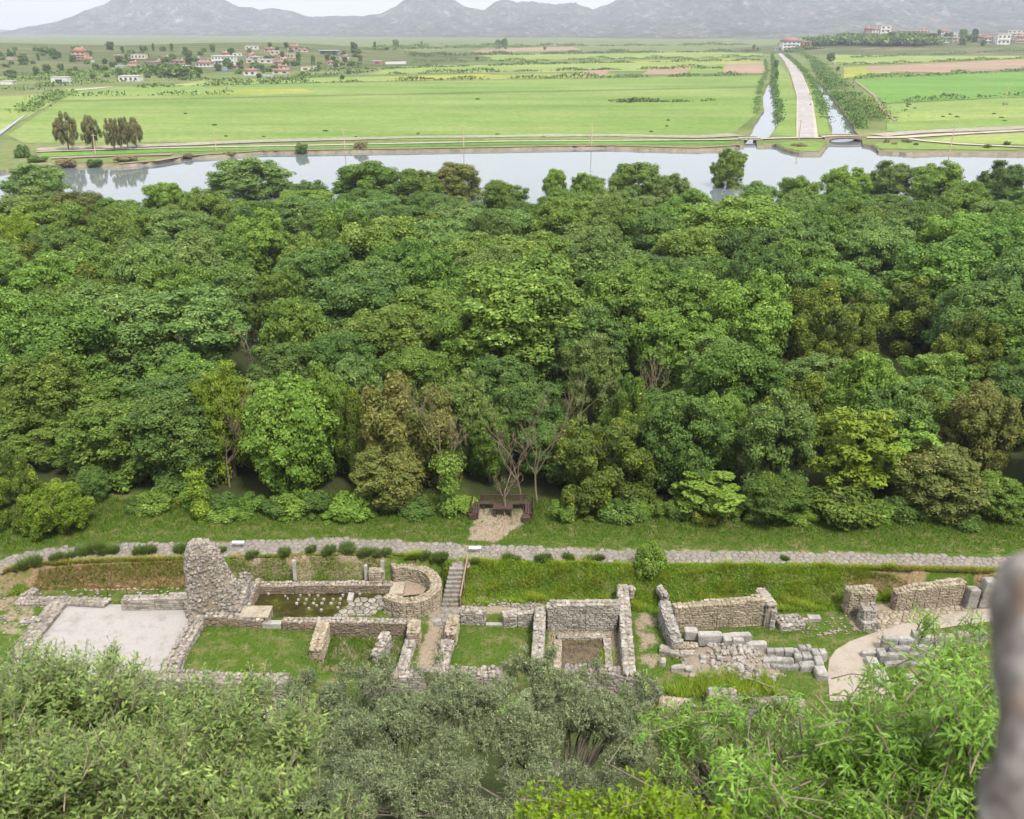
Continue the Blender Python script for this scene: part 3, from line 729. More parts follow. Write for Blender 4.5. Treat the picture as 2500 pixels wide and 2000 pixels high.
def wall(name, label, px, t=.55, base=0.0, sl=.34, sh=.17, mk='limestone', core='mortar', top='r', cat='wall', foot=None, top_s=.26, rag=.06, world=None, order='rough', faces=True, mk_top=None):
    """a masonry wall: px = points along the middle of its top (u, v, height)."""
    P = world or [(lambda p: Vector((p.x, p.y, h)))(G(u, v, base + h)) for u, v, h in px]
    P = [p.copy() for p in P]
    lo = -.12 if foot is None else foot
    root = thing(name, label, cat, (P[0].x, P[0].y, base))
    rr = random.Random(hash(label) % 9999 if False else sum(map(ord, label)))
    # stations
    S = []
    for a, b in zip(P[:-1], P[1:]):
        L = (b.xy - a.xy).length; n = max(1, int(L / .22))
        S += [a.lerp(b, k / n) for k in range(n)]
    S.append(P[-1].copy())
    V, Q = [], []
    for i, p in enumerate(S):
        d = (S[min(i + 1, len(S) - 1)].xy - S[max(i - 1, 0)].xy).normalized(); n = Vector((-d.y, d.x))
        hh = p.z + base - .07 + rr.uniform(-rag, rag)
        w = t / 2 - .05
        for sgn, z in ((-1, base + lo), (-1, hh), (0, hh + rr.uniform(-.01, .05)), (1, hh), (1, base + lo)):
            V.append((p.x + n.x * w * sgn - P[0].x, p.y + n.y * w * sgn - P[0].y, z - base))
    k = 5
    for i in range(len(S) - 1):
        for j in range(4): Q.append((i * k + j, i * k + j + 1, (i + 1) * k + j + 1, (i + 1) * k + j))
    T = [(0, 1, 2), (0, 2, 3), (0, 3, 4)]; e = (len(S) - 1) * k; T += [(e, e + 2, e + 1), (e, e + 3, e + 2), (e, e + 4, e + 3)]
    mobj('core', mesh_np('core', V, quads=Q, tris=T), root, M[core])
    if order != 'ashlar': sl, sh, top_s = sl * rr.uniform(.78, .95), sh * rr.uniform(.8, 1.0), top_s * .88
    items = []
    kd = 'q' if order == 'ashlar' else 's'
    def face(a, b, n, off, za, zb, score):
        d = b - a; L = d.length
        if L < .1: return
        d = d / L; ang = math.atan2(d.y, d.x)
        z = lo + .02; row = 0
        while True:
            ch = sh * rr.uniform(.75, 1.25)
            s = -rr.uniform(0, .5) * sl; any_ = False
            while s < L - .02:
                ln = sl * rr.uniform(.55, 1.5); s0, s1 = max(0, s), min(L, s + ln); s += ln
                if s1 - s0 < .06: continue
                m_ = (s0 + s1) / 2; hloc = za + (zb - za) * (m_ / L)
                if z + ch * .6 > hloc: continue
                any_ = True
                c2 = a + d * m_ + n * (off - .05 + rr.uniform(-.02, .025))
                if score > 0 and z + ch < .02: pass
                items.append((score * (s1 - s0) * ch, kd, (c2.x, c2.y, base + z + ch / 2), (rr.uniform(-.05, .05), rr.uniform(-.05, .05), ang + rr.uniform(-.05, .05)),
                              (s1 - s0 - .022, .16, ch - .02)))
            z += ch; row += 1
            if not any_ and z > max(za, zb): break
            if row > 40: break
    for a, b in zip(P[:-1], P[1:]):
        d = (b.xy - a.xy)
        if d.length < .02: continue
        d.normalize(); n = Vector((-d.y, d.x)); mid = (a.xy + b.xy) / 2
        if faces:
            for sg in (1, -1):
                nn = n * sg; vis = (CAMP.xy - mid).normalized().dot(nn)
                face(a.xy, b.xy, nn, t / 2, a.z, b.z, 1.0 if vis > .04 else -1)
        # top stones
        L = (b.xy - a.xy).length; s = 0
        while s < L:
            st = top_s * rr.uniform(.7, 1.3)
            na = max(1, int(round(t / (top_s * 1.05))))
            for j in range(na):
                w = -t / 2 + t * (j + .5) / na
                c2 = a.xy + d * min(s + st / 2, L) + n * (w + rr.uniform(-.03, .03)); h = a.z + (b.z - a.z) * min(1, (s + st / 2) / L)
                hs = rr.uniform(.12, .24) if top == 'r' else .14
                ang = math.atan2(d.y, d.x)
                items.append((1.2 * st * t / na, 'r' if top == 'r' else kd, (c2.x, c2.y, base + h - .07 + rr.uniform(-.03, rag if top == 'r' else .02)),
                              (rr.uniform(-.25, .25) if top == 'r' else 0, rr.uniform(-.25, .25) if top == 'r' else 0, ang + (rr.uniform(-1.5, 1.5) if top == 'r' else rr.uniform(-.06, .06))),
                              (st * 1.08, t / na * 1.05, hs)))
            s += st
    if faces:
        for p, q, sg in ((P[0], P[1], -1), (P[-1], P[-2], -1)):
            d = (q.xy - p.xy).normalized() * -1; n = Vector((-d.y, d.x)); vis = (CAMP.xy - p.xy).normalized().dot(d)
            face(p.xy - n * (t / 2 - .04), p.xy + n * (t / 2 - .04), d, .0, p.z, p.z, 1 if vis > .05 else -1)
    if mk_top:
        put_stones(root, [i for i in items if i[1] == 'r'], mk_top, limit=120); items = [i for i in items if i[1] != 'r']
        put_stones(root, items, mk, limit=180)
    else: put_stones(root, items, mk)
    return root

# ---- the court at the left
wall('low_wall', 'low collapsed rubble wall along the far edge of the white gravel court', [(42, 1463, .28), (150, 1462, .3), (262, 1466, .32)], .6, mk='rubble')
wall('low_wall', 'short low stone spur angled up towards the brown dry bank', [(48, 1461, .28), (88, 1436, .32)], .5, mk='rubble')
wall('court_wall', 'coursed grey stone wall between gravel court and brown bank, meeting the tall ruin', [(298, 1460, .7), (380, 1457, .75), (474, 1452, .85)], .5, mk='limestone', sh=.14, sl=.5, order='ashlar')
wall('step_wall', 'single low course of stone stepping out at the foot of the court wall', [(384, 1472, .3), (472, 1470, .34)], .4, mk='limestone')
wall('low_wall', 'wide flat-topped broken wall edging the gravel court on its open outer side', [(140, 1470, .3), (110, 1508, .3), (80, 1545, .28), (40, 1600, .25)], .95, mk='rubble', top_s=.36)
wall('wall_stub', 'short stone stub sticking out from the outer side of the court', [(50, 1514, .22), (88, 1507, .25)], .4, mk='limestone')
wall('rubble_wall', 'crumbling white rubble wall between gravel court and square green lawn', [(486, 1500, .5), (466, 1535, .42), (445, 1568, .38), (412, 1634, .45)], .8, mk='rubble', rag=.1)
# ---- terrace retaining wall, in its lengths
wall('retaining_wall', 'long rubble retaining wall below the gravel court, half behind leafy shrub', [(-40, 1680, .35), (165, 1668, .35), (300, 1655, .4), (425, 1646, .45)], .75, foot=-1.2, mk='rubble', sh=.14, sl=.36, rag=.1)
wall('retaining_wall', 'pale rubble retaining wall along the near edge of the square lawn', [(428, 1646, .45), (600, 1656, .42), (704, 1656, .42)], .75, foot=-1.2, mk='rubble', sh=.14, sl=.36, rag=.1)
wall('retaining_wall', 'ragged rubble wall behind the grey olive crowns, below the corridor of the stairs', [(886, 1652, .45), (975, 1643, .5), (1080, 1640, .6), (1178, 1641, .5), (1230, 1636, .5)], .7, foot=-1.2, mk='rubble', rag=.14)
wall('retaining_wall', 'pale crumbling wall closing the muddy room on its olive side', [(1380, 1634, .5), (1460, 1632, .5), (1516, 1640, .45), (1566, 1655, .4), (1600, 1690, .3)], .65, foot=-1.2, mk='rubble', rag=.12)
wall('retaining_wall', 'low brick-faced front wall beside the reedy hollow', [(1612, 1708, .35), (1660, 1715, .35), (1690, 1717, .35)], .6, foot=-1.2, mk='buff', sh=.1, sl=.3)
wall('retaining_wall', 'last low length of front wall glimpsed through bright narrow leaves', [(1802, 1712, .3), (1890, 1711, .4), (1960, 1712, .3)], .6, foot=-1.2, mk='rubble')
wall('wall_lump', 'orange-lichened lump of rubble masonry on the low front wall', [(1730, 1692, .75), (1765, 1690, .85), (1796, 1694, .8)], .75, foot=-1.6, mk='rubble', rag=.12)

# ---- the tall ruin
def tall_ruin():
    root = thing('masonry_pier', 'tall leaning rubble masonry fragment standing between gravel court and pool', 'ruin', G(512, 1494, 0))
    o = root.location
    rr = np.random.RandomState(4)
    secs = []  # z, centre x, half width, centre y, half depth
    for z, cx, hw, cyy, hd in [(0, .05, 1.1, 0, .8), (.5, .08, 1.12, 0, .78), (1.0, .25, 1.22, .05, .72), (1.5, .3, 1.2, .1, .68), (2.0, .2, 1.05, .15, .64), (2.6, .04, .94, .2, .6), (3.2, -.06, .84, .25, .56), (3.7, -.1, .74, .28, .5), (4.1, -.12, .58, .3, .42), (4.36, -.12, .32, .3, .26)]:
        secs.append((z, cx + .06, hw * 1.14, cyy, hd * 1.05))
    V, Q, n = [], [], 22
    for z, cx, hw, cyy, hd in secs:
        for k in range(n):
            a = 2 * math.pi * k / n; c, s = math.cos(a), math.sin(a)
            e = .62
            x = cx + hw * math.copysign(abs(c) ** e, c); y = cyy + hd * math.copysign(abs(s) ** e, s)
            V.append((x + rr.uniform(-.05, .05), y + rr.uniform(-.05, .05), z + rr.uniform(-.04, .04) - (.15 if z == 0 else 0)))
    for i in range(len(secs) - 1):
        for k in range(n): Q.append((i * n + k, i * n + (k + 1) % n, (i + 1) * n + (k + 1) % n, (i + 1) * n + k))
    V.append((-.12, .3, 4.46)); T_ = [(len(V) - 1, (len(secs) - 1) * n + k, (len(secs) - 1) * n + (k + 1) % n) for k in range(n)]
    mobj('core', mesh_np('core', V, quads=Q, tris=T_), root, M['mortar'])
    V.pop()
    items = []; rr2 = random.Random(8)
    Va = np.array(V).reshape(len(secs), n, 3)
    for _ in range(1700):
        i = rr2.choices(range(len(secs) - 1), weights=[(s[2] + s[4]) for s in secs[:-1]])[0]; k = rr2.randrange(n); f, g = rr2.random(), rr2.random()
        p = (Va[i, k] * (1 - f) + Va[i, (k + 1) % n] * f) * (1 - g) + (Va[i + 1, k] * (1 - f) + Va[i + 1, (k + 1) % n] * f) * g
        s = rr2.uniform(.13, .30)
        out_y = p[1] - secs[i][3]
        items.append((s if out_y < .1 else -1, 'r', (o.x + p[0], o.y + p[1], o.z + p[2]), (rr2.uniform(0, 3), rr2.uniform(0, 3), rr2.uniform(0, 3)), (s, s * rr2.uniform(.6, 1), s * rr2.uniform(.5, .9))))
    for _ in range(26):
        s = rr2.uniform(.14, .26); a_ = rr2.uniform(0, 6.28); q_ = rr2.uniform(0, .3)
        items.append((s * 2, 'r', (o.x - .12 + math.cos(a_) * q_, o.y + .3 + math.sin(a_) * q_ * .8, o.z + 4.42 - q_ * .2), (rr2.uniform(0, 3), rr2.uniform(0, 3), rr2.uniform(0, 3)), (s, s * .8, s * .7)))
    put_stones(root, items, 'rubble', 'rubble_stone')
tall_ruin()
wall('sloping_wall', 'broken wall sloping down from tall ruin, brick face towards the dark pool', [(600, 1396, 1.55), (588, 1440, 1.25), (573, 1489, .75)], .62, mk='rubble', rag=.08)
wall('curved_wall', 'low curved wall in shade at the foot of the tall ruin, by square lawn', [(500, 1500, .6), (540, 1498, .62), (585, 1504, .55), (640, 1509, .5)], .5, mk='brick', core='mortar_moss', sh=.1, sl=.3, mk_top='limestone')
def blk(name, label, px, z0, z1, mk='marble', cat='block', group=None, rz=0, depth=None):
    """one squared block; px = (u0, u1, v0, v1) of its top face"""
    u0, u1, v0, v1 = px
    a, b, c = G(u0, v1, z1), G(u1, v1, z1), G((u0 + u1) / 2, v0, z1)
    w = (b - a).length; d = depth or abs(c.y - a.y)
    me_ = stone_mesh(sum(map(ord, label)), .02, .035); me_.materials.append(M[mk])
    o_ = mobj(name, me_); o_.location = ((a.x + b.x) / 2, a.y + d / 2, (z0 + z1) / 2); o_.scale = (w, d, z1 - z0); o_.rotation_euler = (0, 0, rz)
    return tag(o_, label, cat, group)
def table():
    a, b, c = G(580, 1507, .62), G(652, 1507, .62), G(604, 1479, .62)
    root = thing('stone_bench', 'flat stone slab on small pillars at the corner of the pool', 'slab', ((a.x + b.x) / 2, (a.y + c.y) / 2, 0))
    w, d = b.x - a.x, c.y - a.y
    mobj('top_slab', box_mesh('top_slab', (.05, 0, .58), (w, d, .12), 0, .02), root, M['buff'])
    for y in (-.38, 0, .38): mobj('pillar', box_mesh('pillar', (w / 2 - .06, y * d, .2), (.18, .18, .64), 0, .02), root, M['buff'])
    mobj('base', box_mesh('base', (-w * .18, 0, .2), (w * .55, d * .92, .64), 0, .02), root, M['brick'])
table()
blk('marble_block', 'white marble block lying at the lawn corner below the pool', (638, 686, 1514, 1524), -.05, .3)
# ---- pool surroundings
wall('pool_wall', 'dark damp wall along the far side of the pool under green bank', [(612, 1425, .42), (720, 1424, .45), (850, 1423, .45), (955, 1423, .45)], .5, foot=-.5, mk='brick', core='mortar_moss', sh=.1, sl=.3, mk_top='limestone')
wall('pool_wall', 'mossy side wall of the pool beneath the sloping broken wall', [(632, 1412, .6), (612, 1448, .5), (606, 1474, .4)], .35, foot=-.5, mk='brick', core='mortar_moss', sh=.1, sl=.3, mk_top='limestone')
for i, (u, v0, v1, lab) in enumerate([(722, 1364, 1416, 'lone upright stone post set in the green bank above pool'), (895, 1377, 1414, 'shorter stone door post framing the niche in the bank'), (936, 1366, 1414, 'taller stone door post framing the niche beside round apse')]):
    p = G(u, v1, .42); h = (v1 - v0) / ppm(p) / CP * 1.0
    me_ = stone_mesh(200 + i, .02, .06); me_.materials.append(M['marble']); o_ = mobj('stone_post', me_)
    o_.location = (p.x, p.y, .42 + h / 2); o_.scale = (.2, .2, h); o_.rotation_euler = (0, R(1.5) if i == 0 else 0, .1)
    tag(o_, lab, 'post', 'upright stone posts above the pool')
wall('niche_wall', 'stone-filled niche between two upright posts in the bank', [(900, 1390, .85), (932, 1390, .85)], .3, base=.42, mk='buff', sl=.36, sh=.15)
# hypocaust stubs
pil = [(655, 1447, 1), (624, 1459, 1), (698, 1437, 1), (718, 1437, .8), (759, 1437, 1), (733, 1451, .9), (755, 1451, .8), (776, 1452, 1), (728, 1462, 1), (748, 1461, 1.1), (790, 1461, 1.2), (813, 1461, 1.1), (831, 1460, 1.1), (724, 1471, 1.1), (744, 1472, 1), (765, 1471, 1.2), (786, 1471, 1.3), (808, 1471, 1.2), (829, 1471, 1.1), (773, 1476, .9), (754, 1483, .9), (784, 1487, 1.1), (837, 1451, 1), (855, 1447, 1.2), (878, 1448, 1), (884, 1434, .9), (904, 1434, .9), (926, 1431, .9), (860, 1434, 1.3), (768, 1461, .6), (702, 1459, .6), (696, 1453, .6), (825, 1481, 1.1)]
def disc_mesh():
    bm = bmesh.new(); bmesh.ops.create_cone(bm, segments=10, radius1=.5, radius2=.46, depth=1, cap_ends=True)
    rr = random.Random(2)
    for v in bm.verts: v.co.xy = v.co.xy * rr.uniform(.88, 1.08)
    m_ = bm_mesh('brick_pillar', bm); m_.materials.append(M['limestone']); return m_
DM = disc_mesh()
for u, v, s in pil:
    p = G(u, v, .03); o_ = mobj('brick_pillar', DM); o_.location = (p.x, p.y, -.2); o_.scale = (.17 * s, .17 * s, .42); o_.rotation_euler = (0, 0, u)
    tag(o_, 'small round pale pillar stub poking out of the dark pool water', 'pillar', 'pillar stubs standing in the pool')
blk('stone_slab', 'largest white broken block standing among the pillar stubs in the pool', (846, 860, 1452, 1464), -.4, .12, depth=.7)
def slab_field(root, poly, size, z, mk, name, gap=.05, th=.12, limit=300, seed=1, jit=.34, tilt=.012, score=None):
    """irregular slabs filling a polygon: cells round jittered points, clipped to the polygon"""
    rr = random.Random(seed)
    x0, x1 = min(p.x for p in poly), max(p.x for p in poly); y0, y1 = min(p.y for p in poly), max(p.y for p in poly)
    nx_, ny_ = int((x1 - x0) / size) + 3, int((y1 - y0) / (size * .8)) + 3
    pt = {}
    for i in range(nx_):
        for j in range(ny_):
            pt[i, j] = Vector((x0 + (i - .5 + (.5 if j % 2 else 0) + rr.uniform(-jit, jit)) * size, y0 + (j - .5 + rr.uniform(-jit, jit)) * size * .8))
    def clip(pl, n, c):
        out_ = []
        for i in range(len(pl)):
            a, b = pl[i], pl[(i + 1) % len(pl)]; da, db = a.dot(n) - c, b.dot(n) - c
            if da <= 0: out_.append(a)
            if (da < 0) != (db < 0): out_.append(a + (b - a) * (da / (da - db)))
        return out_
    cells = []
    px_ = np.array([q.x for q in pt.values()]); py_ = np.array([q.y for q in pt.values()])
    inside = dict(zip(pt.keys(), in_poly(px_, py_, poly)))
    for (i, j), c in pt.items():
        if not inside[i, j]: continue
        pl = [c + Vector(d) * size * 1.4 for d in ((-1, -1), (1, -1), (1, 1), (-1, 1))]
        for di in (-2, -1, 0, 1, 2):
            for dj in (-2, -1, 0, 1, 2):
                q = pt.get((i + di, j + dj))
                if q is None or (di == 0 and dj == 0): continue
                n = (q - c); l = n.length
                if l < 1e-4: continue
                n = n / l; pl = clip(pl, n, n.dot((q + c) / 2) - gap / 2)
                if len(pl) < 3: break
            if len(pl) < 3: break
        if len(pl) < 3: continue
        cells.append((c, pl))
    def build(c, pl, zz):
        m_ = Vector((sum(q.x for q in pl) / len(pl), sum(q.y for q in pl) / len(pl)))
        hh = rr.uniform(-.018, .018); k = len(pl); tx, ty = rr.uniform(-tilt, tilt), rr.uniform(-tilt, tilt)
        V = [(q.x - m_.x, q.y - m_.y, -th) for q in pl] + [(q.x - m_.x, q.y - m_.y, hh - .02) for q in pl] + [((q.x - m_.x) * .9, (q.y - m_.y) * .9, hh + (q.x - m_.x) * tx + (q.y - m_.y) * ty) for q in pl]
        T = []
        for a in range(k):
            b = (a + 1) % k
            for o_ in (0, k): T += [(o_ + a, o_ + b, o_ + k + b), (o_ + a, o_ + k + b, o_ + k + a)]
        for a in range(1, k - 1): T.append((2 * k, 2 * k + a, 2 * k + a + 1))
        return m_, V, T
    cells.sort(key=lambda c: (score(c[0]) if score else abs(c[0].x) * .2 + c[0].y))
    ox = root.location; JV, JT, n = [], [], 0
    for q, (c, pl) in enumerate(cells):
        zz = z(c.x, c.y) if callable(z) else z
        m_, V, T = build(c, pl, zz)
        if q < limit:
            me_ = mesh_np(name, V, tris=T); me_.materials.append(M[mk])
            o_ = mobj(name, me_, root); o_.location = (m_.x - ox.x, m_.y - ox.y, zz - ox.z)
        else:
            JV += [(v[0] + m_.x - ox.x, v[1] + m_.y - ox.y, v[2] + zz - ox.z) for v in V]; JT += [tuple(a + n for a in t_) for t_ in T]; n += len(V)
    if JV:
        me_ = mesh_np('far_slabs', JV, tris=JT); me_.materials.append(M[mk]); o_ = mobj('outer_paving', me_, root); o_['kind'] = 'stuff'
fl = [G(u, v, 0) for u, v in [(822, 1487), (850, 1466), (905, 1458), (935, 1452), (950, 1468), (958, 1500), (800, 1505)]]
root = thing('broken_pavement', 'broken white stone floor emerging from the pool below the apse', 'pavement', (fl[0].x, fl[0].y, 0))
slab_field(root, fl, .46, -.065, 'rubble', 'paving_stone', .05, .4, seed=4, tilt=.03)
# ---- apse
ap = [(958, 1383, 1.08), (975, 1378, 1.08), (1000, 1378, 1.08), (1028, 1385, 1.08), (1052, 1398, 1.08), (1065, 1418, 1.08), (1063, 1436, 1.08), (1045, 1452, 1.08), (1020, 1463, 1.08), (990, 1466, 1.08), (962, 1460, 1.08), (944, 1453, 1.0)]
wall('apse_wall', 'rounded horseshoe apse of pale stone beside the stairs and pool', ap, .58, mk='buff', sl=.3, sh=.15, foot=-.3, top_s=.24, rag=.03)
def apse_floor():
    P = [G(u, v, .12) for u, v in [(955, 1420), (985, 1412), (1030, 1412), (1050, 1430), (1030, 1450), (985, 1455), (955, 1450)]]
    struct(sheet('apse_floor', P, M['earth'], .0))
apse_floor()
blk('stone_sill', 'pale flat sill across the open side of the apse', (950, 984, 1420, 1449), -.3, .32, 'buff', 'slab')
# ---- stairs
def stairs():
    bl, br, tl, tr = G(1078, 1481, 0), G(1120, 1481, 0), G(1099, 1384, PATH_Z), G(1138, 1384, PATH_Z)
    root = thing('stairs', 'steep flight of pale stone steps from paved path down to the ruins', 'stairs', (bl.x, bl.y, 0))
    n = 9; rr = random.Random(3)
    for i in range(n):
        t0, t1 = i / n, (i + 1) / n
        a, b = bl.lerp(tl, t0), br.lerp(tr, t0); c = bl.lerp(tl, t1)
        z1 = PATH_Z * (i + 1) / n; dep = abs(c.y - a.y) + .10
        cut = [0, rr.uniform(.28, .4), rr.uniform(.6, .75), 1] if i % 2 else [0, rr.uniform(.42, .58), 1]
        for s0, s1 in zip(cut[:-1], cut[1:]):
            w = (b.x - a.x) * (s1 - s0)
            me_ = stone_mesh(300 + i * 7 + int(s0 * 9), .015, .06); me_.materials.append(M['slab'])
            o_ = mobj('step_stone', me_, root); zh = PATH_Z / n + .06
            o_.location = (a.x + (b.x - a.x) * (s0 + s1) / 2 - bl.x, a.y + dep / 2 - bl.y - .05, z1 - zh / 2 + rr.uniform(-.01, .01)); o_.scale = (w - .012, dep, zh)
    V = [(bl.x, bl.y + .03, -.1), (br.x, br.y + .03, -.1), (br.x, br.y + .03, .03), (bl.x, bl.y + .03, .03), (tl.x, tl.y, -.1), (tr.x, tr.y, -.1), (tr.x, tr.y, PATH_Z - .14), (tl.x, tl.y, PATH_Z - .14)]
    V = [(x - bl.x, y - bl.y, z) for x, y, z in V]
    mobj('core', mesh_np('core', V, quads=[(0, 1, 2, 3), (3, 2, 6, 7), (4, 7, 6, 5), (0, 3, 7, 4), (1, 5, 6, 2)]), root, M['mortar'])
    hr = thing('handrail', 'weathered wooden handrail running down beside the stone stairs', 'railing', (br.x + .12, br.y, 0))
    tb = Tubes(); q0 = Vector((br.x + .1, br.y - .1, .75)) ; q1 = Vector((tr.x + .1, tr.y + .25, PATH_Z + .7))
    off = Vector((br.x + .12, br.y, 0))
    tb.add([q0 - off, q1 - off], [.05, .05], 6); mobj('rail', tb.mesh('rail'), hr, M['rail'])
    for f in (0.03, .5, .97):
        q = q0.lerp(q1, f); tb = Tubes(); tb.add([(q.x - off.x, q.y - off.y, q.z - .95), (q.x - off.x, q.y - off.y, q.z)], [.045, .04], 6)
        mobj('post', tb.mesh('post'), hr, M['rail'])
    d = (q1 - q0); me_ = box_mesh('kick_board', (0, 0, 0), (.05, d.length, .22)); o_ = mobj('kick_board', me_, hr, M['timber'])
    o_.location = (q0 + q1) / 2 - off - Vector((.04, 0, .62)); o_.rotation_euler = d.to_track_quat('Y', 'Z').to_euler()
stairs()
ld = [G(u, v, 0) for u, v in [(1078, 1484), (1121, 1484), (1108, 1530), (1048, 1530)]]
root = thing('landing', 'pale stone landing at the foot of the stairs', 'pavement', (ld[0].x, ld[0].y, 0))
slab_field(root, ld, .5, .06, 'slab', 'paving_slab', .03, .12, seed=6)
# ---- rooms in the middle
wall('room_wall', 'long pale-topped wall between the pool and the sunken grassy room', [(690, 1513, .55), (800, 1512, .58), (900, 1513, .58), (996, 1515, .6)], .42, mk='brick', core='mortar_moss', sh=.1, sl=.3, mk_top='limestone', top_s=.3, foot=-.5)
wall('cross_wall', 'wall dividing the square lawn from the sunken grassy room', [(789, 1517, .72), (769, 1584, .66)], .6, mk='buff', sl=.3, sh=.12, foot=-.5)
wall('wall_fragment', 'free-standing ragged white wall fragment inside the sunken grassy room', [(943, 1543, .7), (930, 1570, .62), (915, 1596, .3)], .45, mk='limestone', rag=.1, foot=-.5)
wall('tall_stub', 'square pale wall end at the corner of corridor and sunken room', [(1012, 1512, .95), (1008, 1546, .95)], .62, mk='buff', sh=.12, foot=-.5)
wall('corridor_wall', 'lower corridor wall between sunken grassy room and dirt corridor', [(1003, 1556, .55), (992, 1590, .52), (979, 1632, .5)], .5, mk='limestone', sh=.13, foot=-.5)
wall('tall_stub', 'square wall end directly below the foot of the stairs', [(1107, 1500, .9), (1099, 1543, .9)], .58, mk='buff', sh=.12)
wall('corridor_wall', 'low rubble corridor wall on the side of the patchy lawn', [(1093, 1562, .5), (1084, 1594, .45), (1074, 1628, .4)], .6, mk='rubble', rag=.1)
wall('rubble_wall', 'short rubble wall beside the foot of the stairs, squared at its end', [(1124, 1485, .85), (1160, 1486, .85), (1183, 1490, .8)], .5, mk='limestone')
wall('rubble_wall', 'short rubble wall joining the tall back wall of the muddy room', [(1228, 1498, .75), (1262, 1492, .85), (1302, 1487, .9)], .5, mk='limestone')
blk('threshold', 'flat threshold stone in the gap between two short rubble walls', (1186, 1228, 1519, 1526), -.05, .1, 'marble', 'slab')
wall('side_wall', 'long pale wall between patchy lawn and muddy room', [(1319, 1480, 1.15), (1318, 1500, 1.1), (1314, 1560, .9), (1311, 1622, .8)], .55, mk='limestone', sl=.4, top_s=.3)
wall('back_wall', 'tallest coursed wall closing the muddy room under the bank', [(1336, 1478, 1.45), (1360, 1471, 1.62), (1430, 1470, 1.66), (1510, 1470, 1.66)], .6, mk='limestone', sl=.3, sh=.13, core='mortar_moss', rag=.03)
wall('side_wall', 'long thick white wall between muddy room and narrow grassy alley', [(1520, 1425, 1.25), (1523, 1455, 1.2), (1526, 1485, 1.1), (1529, 1540, 1.0), (1533, 1580, .9), (1537, 1640, .8)], .56, mk='limestone', sl=.42, top_s=.34, rag=.04)
wall('wall_stub', 'small stub of stones beside the top of the narrow grassy alley', [(1534, 1436, .5), (1546, 1434, .5)], .45, base=.5, mk='limestone')
wall('inner_kerb', 'low stone kerb at the back of the mud floor', [(1360, 1550, .2), (1484, 1548, .2)], .3, mk='limestone')
wall('inner_kerb', 'low stone kerb along the mud floor nearer the patchy lawn', [(1362, 1562, .2), (1360, 1630, .18)], .34, mk='buff')
wall('inner_kerb', 'low white stone kerb along the mud floor nearer the grassy alley', [(1482, 1556, .25), (1488, 1632, .25)], .34, mk='limestone')
# ---- rooms to the right
wall('alley_wall', 'leaning grey side wall of the room with the golden back wall', [(1622, 1466, 1.3), (1632, 1500, 1.2), (1644, 1535, 1.0), (1656, 1566, .8)], .52, mk='greystone', sl=.36, sh=.16, top_s=.32)
wall('wall_stub', 'thin stub of stones on the bank above the grey side wall', [(1610, 1428, .35), (1626, 1452, .35)], .35, base=.7, mk='limestone')
wall('back_wall', 'golden finely coursed back wall rising towards the grassy bank', [(1645, 1478, 1.55), (1750, 1469, 1.6), (1865, 1457, 1.7)], .5, mk='buff', sl=.32, sh=.12, core='mortar', top_s=.28, rag=.04)
wall('return_wall', 'short white return wall at the bank end of the golden wall', [(1855, 1437, 1.6), (1872, 1455, 1.65), (1884, 1474, 1.5), (1893, 1498, .9)], .5, mk='limestone', top='q', top_s=.4)
wall('coursed_wall', 'low finely coursed wall under the big ashlar blocks', [(1640, 1570, .55), (1700, 1573, .5)], .4, mk='buff', sl=.26, sh=.1)
wall('base_course', 'row of squared base stones at the foot of the low coursed wall', [(1612, 1578, .34), (1660, 1592, .26), (1702, 1594, .26)], .4, mk='limestone', sl=.4, sh=.24, top='q', top_s=.42)
def ashlar(label, blocks, mk='marble', name='ashlar_wall'):
    u0, u1, v0, v1, z0, z1 = blocks[0]
    root = thing(name, label, 'wall', tuple(G(u0, v1, 0)))
    o = root.location; rr = random.Random(9)
    for i, (u0, u1, v0, v1, z0, z1) in enumerate(blocks):
        a, b, c = G(u0, v1, z1), G(u1, v1, z1), G((u0 + u1) / 2, v0, z1)
        me_ = stone_mesh(400 + i * 3 + len(blocks), .055, .09); me_.materials.append(M[mk]); d = max(.3, c.y - a.y)
        o_ = mobj('block', me_, root); o_.location = ((a.x + b.x) / 2 - o.x, a.y + d / 2 - o.y, (z0 + z1) / 2 - o.z)
        o_.scale = ((b.x - a.x) * .99, d, z1 - z0); o_.rotation_euler = (rr.uniform(-.05, .05), rr.uniform(-.05, .05), rr.uniform(-.09, .09))
Zm = lambda x: 1560 + .2505 * x
Vm = lambda y: 1350 + .2505 * y
def zb(x0, x1, y0, y1, z0, z1): return (Zm(x0), Zm(x1), Vm(y0), Vm(y1), z0, z1)
ashlar('row of huge white ashlar blocks perched on the earthy rubble mound', [zb(450, 582, 722, 768, .35, .95), zb(594, 832, 757, 805, .3, 1.0), zb(890, 1104, 765, 805, .3, .95), zb(1080, 1256, 845, 890, .2, .75), zb(835, 912, 770, 850, .45, 1.0), zb(918, 1028, 812, 850, .3, .85), zb(512, 596, 815, 835, .0, .45)])
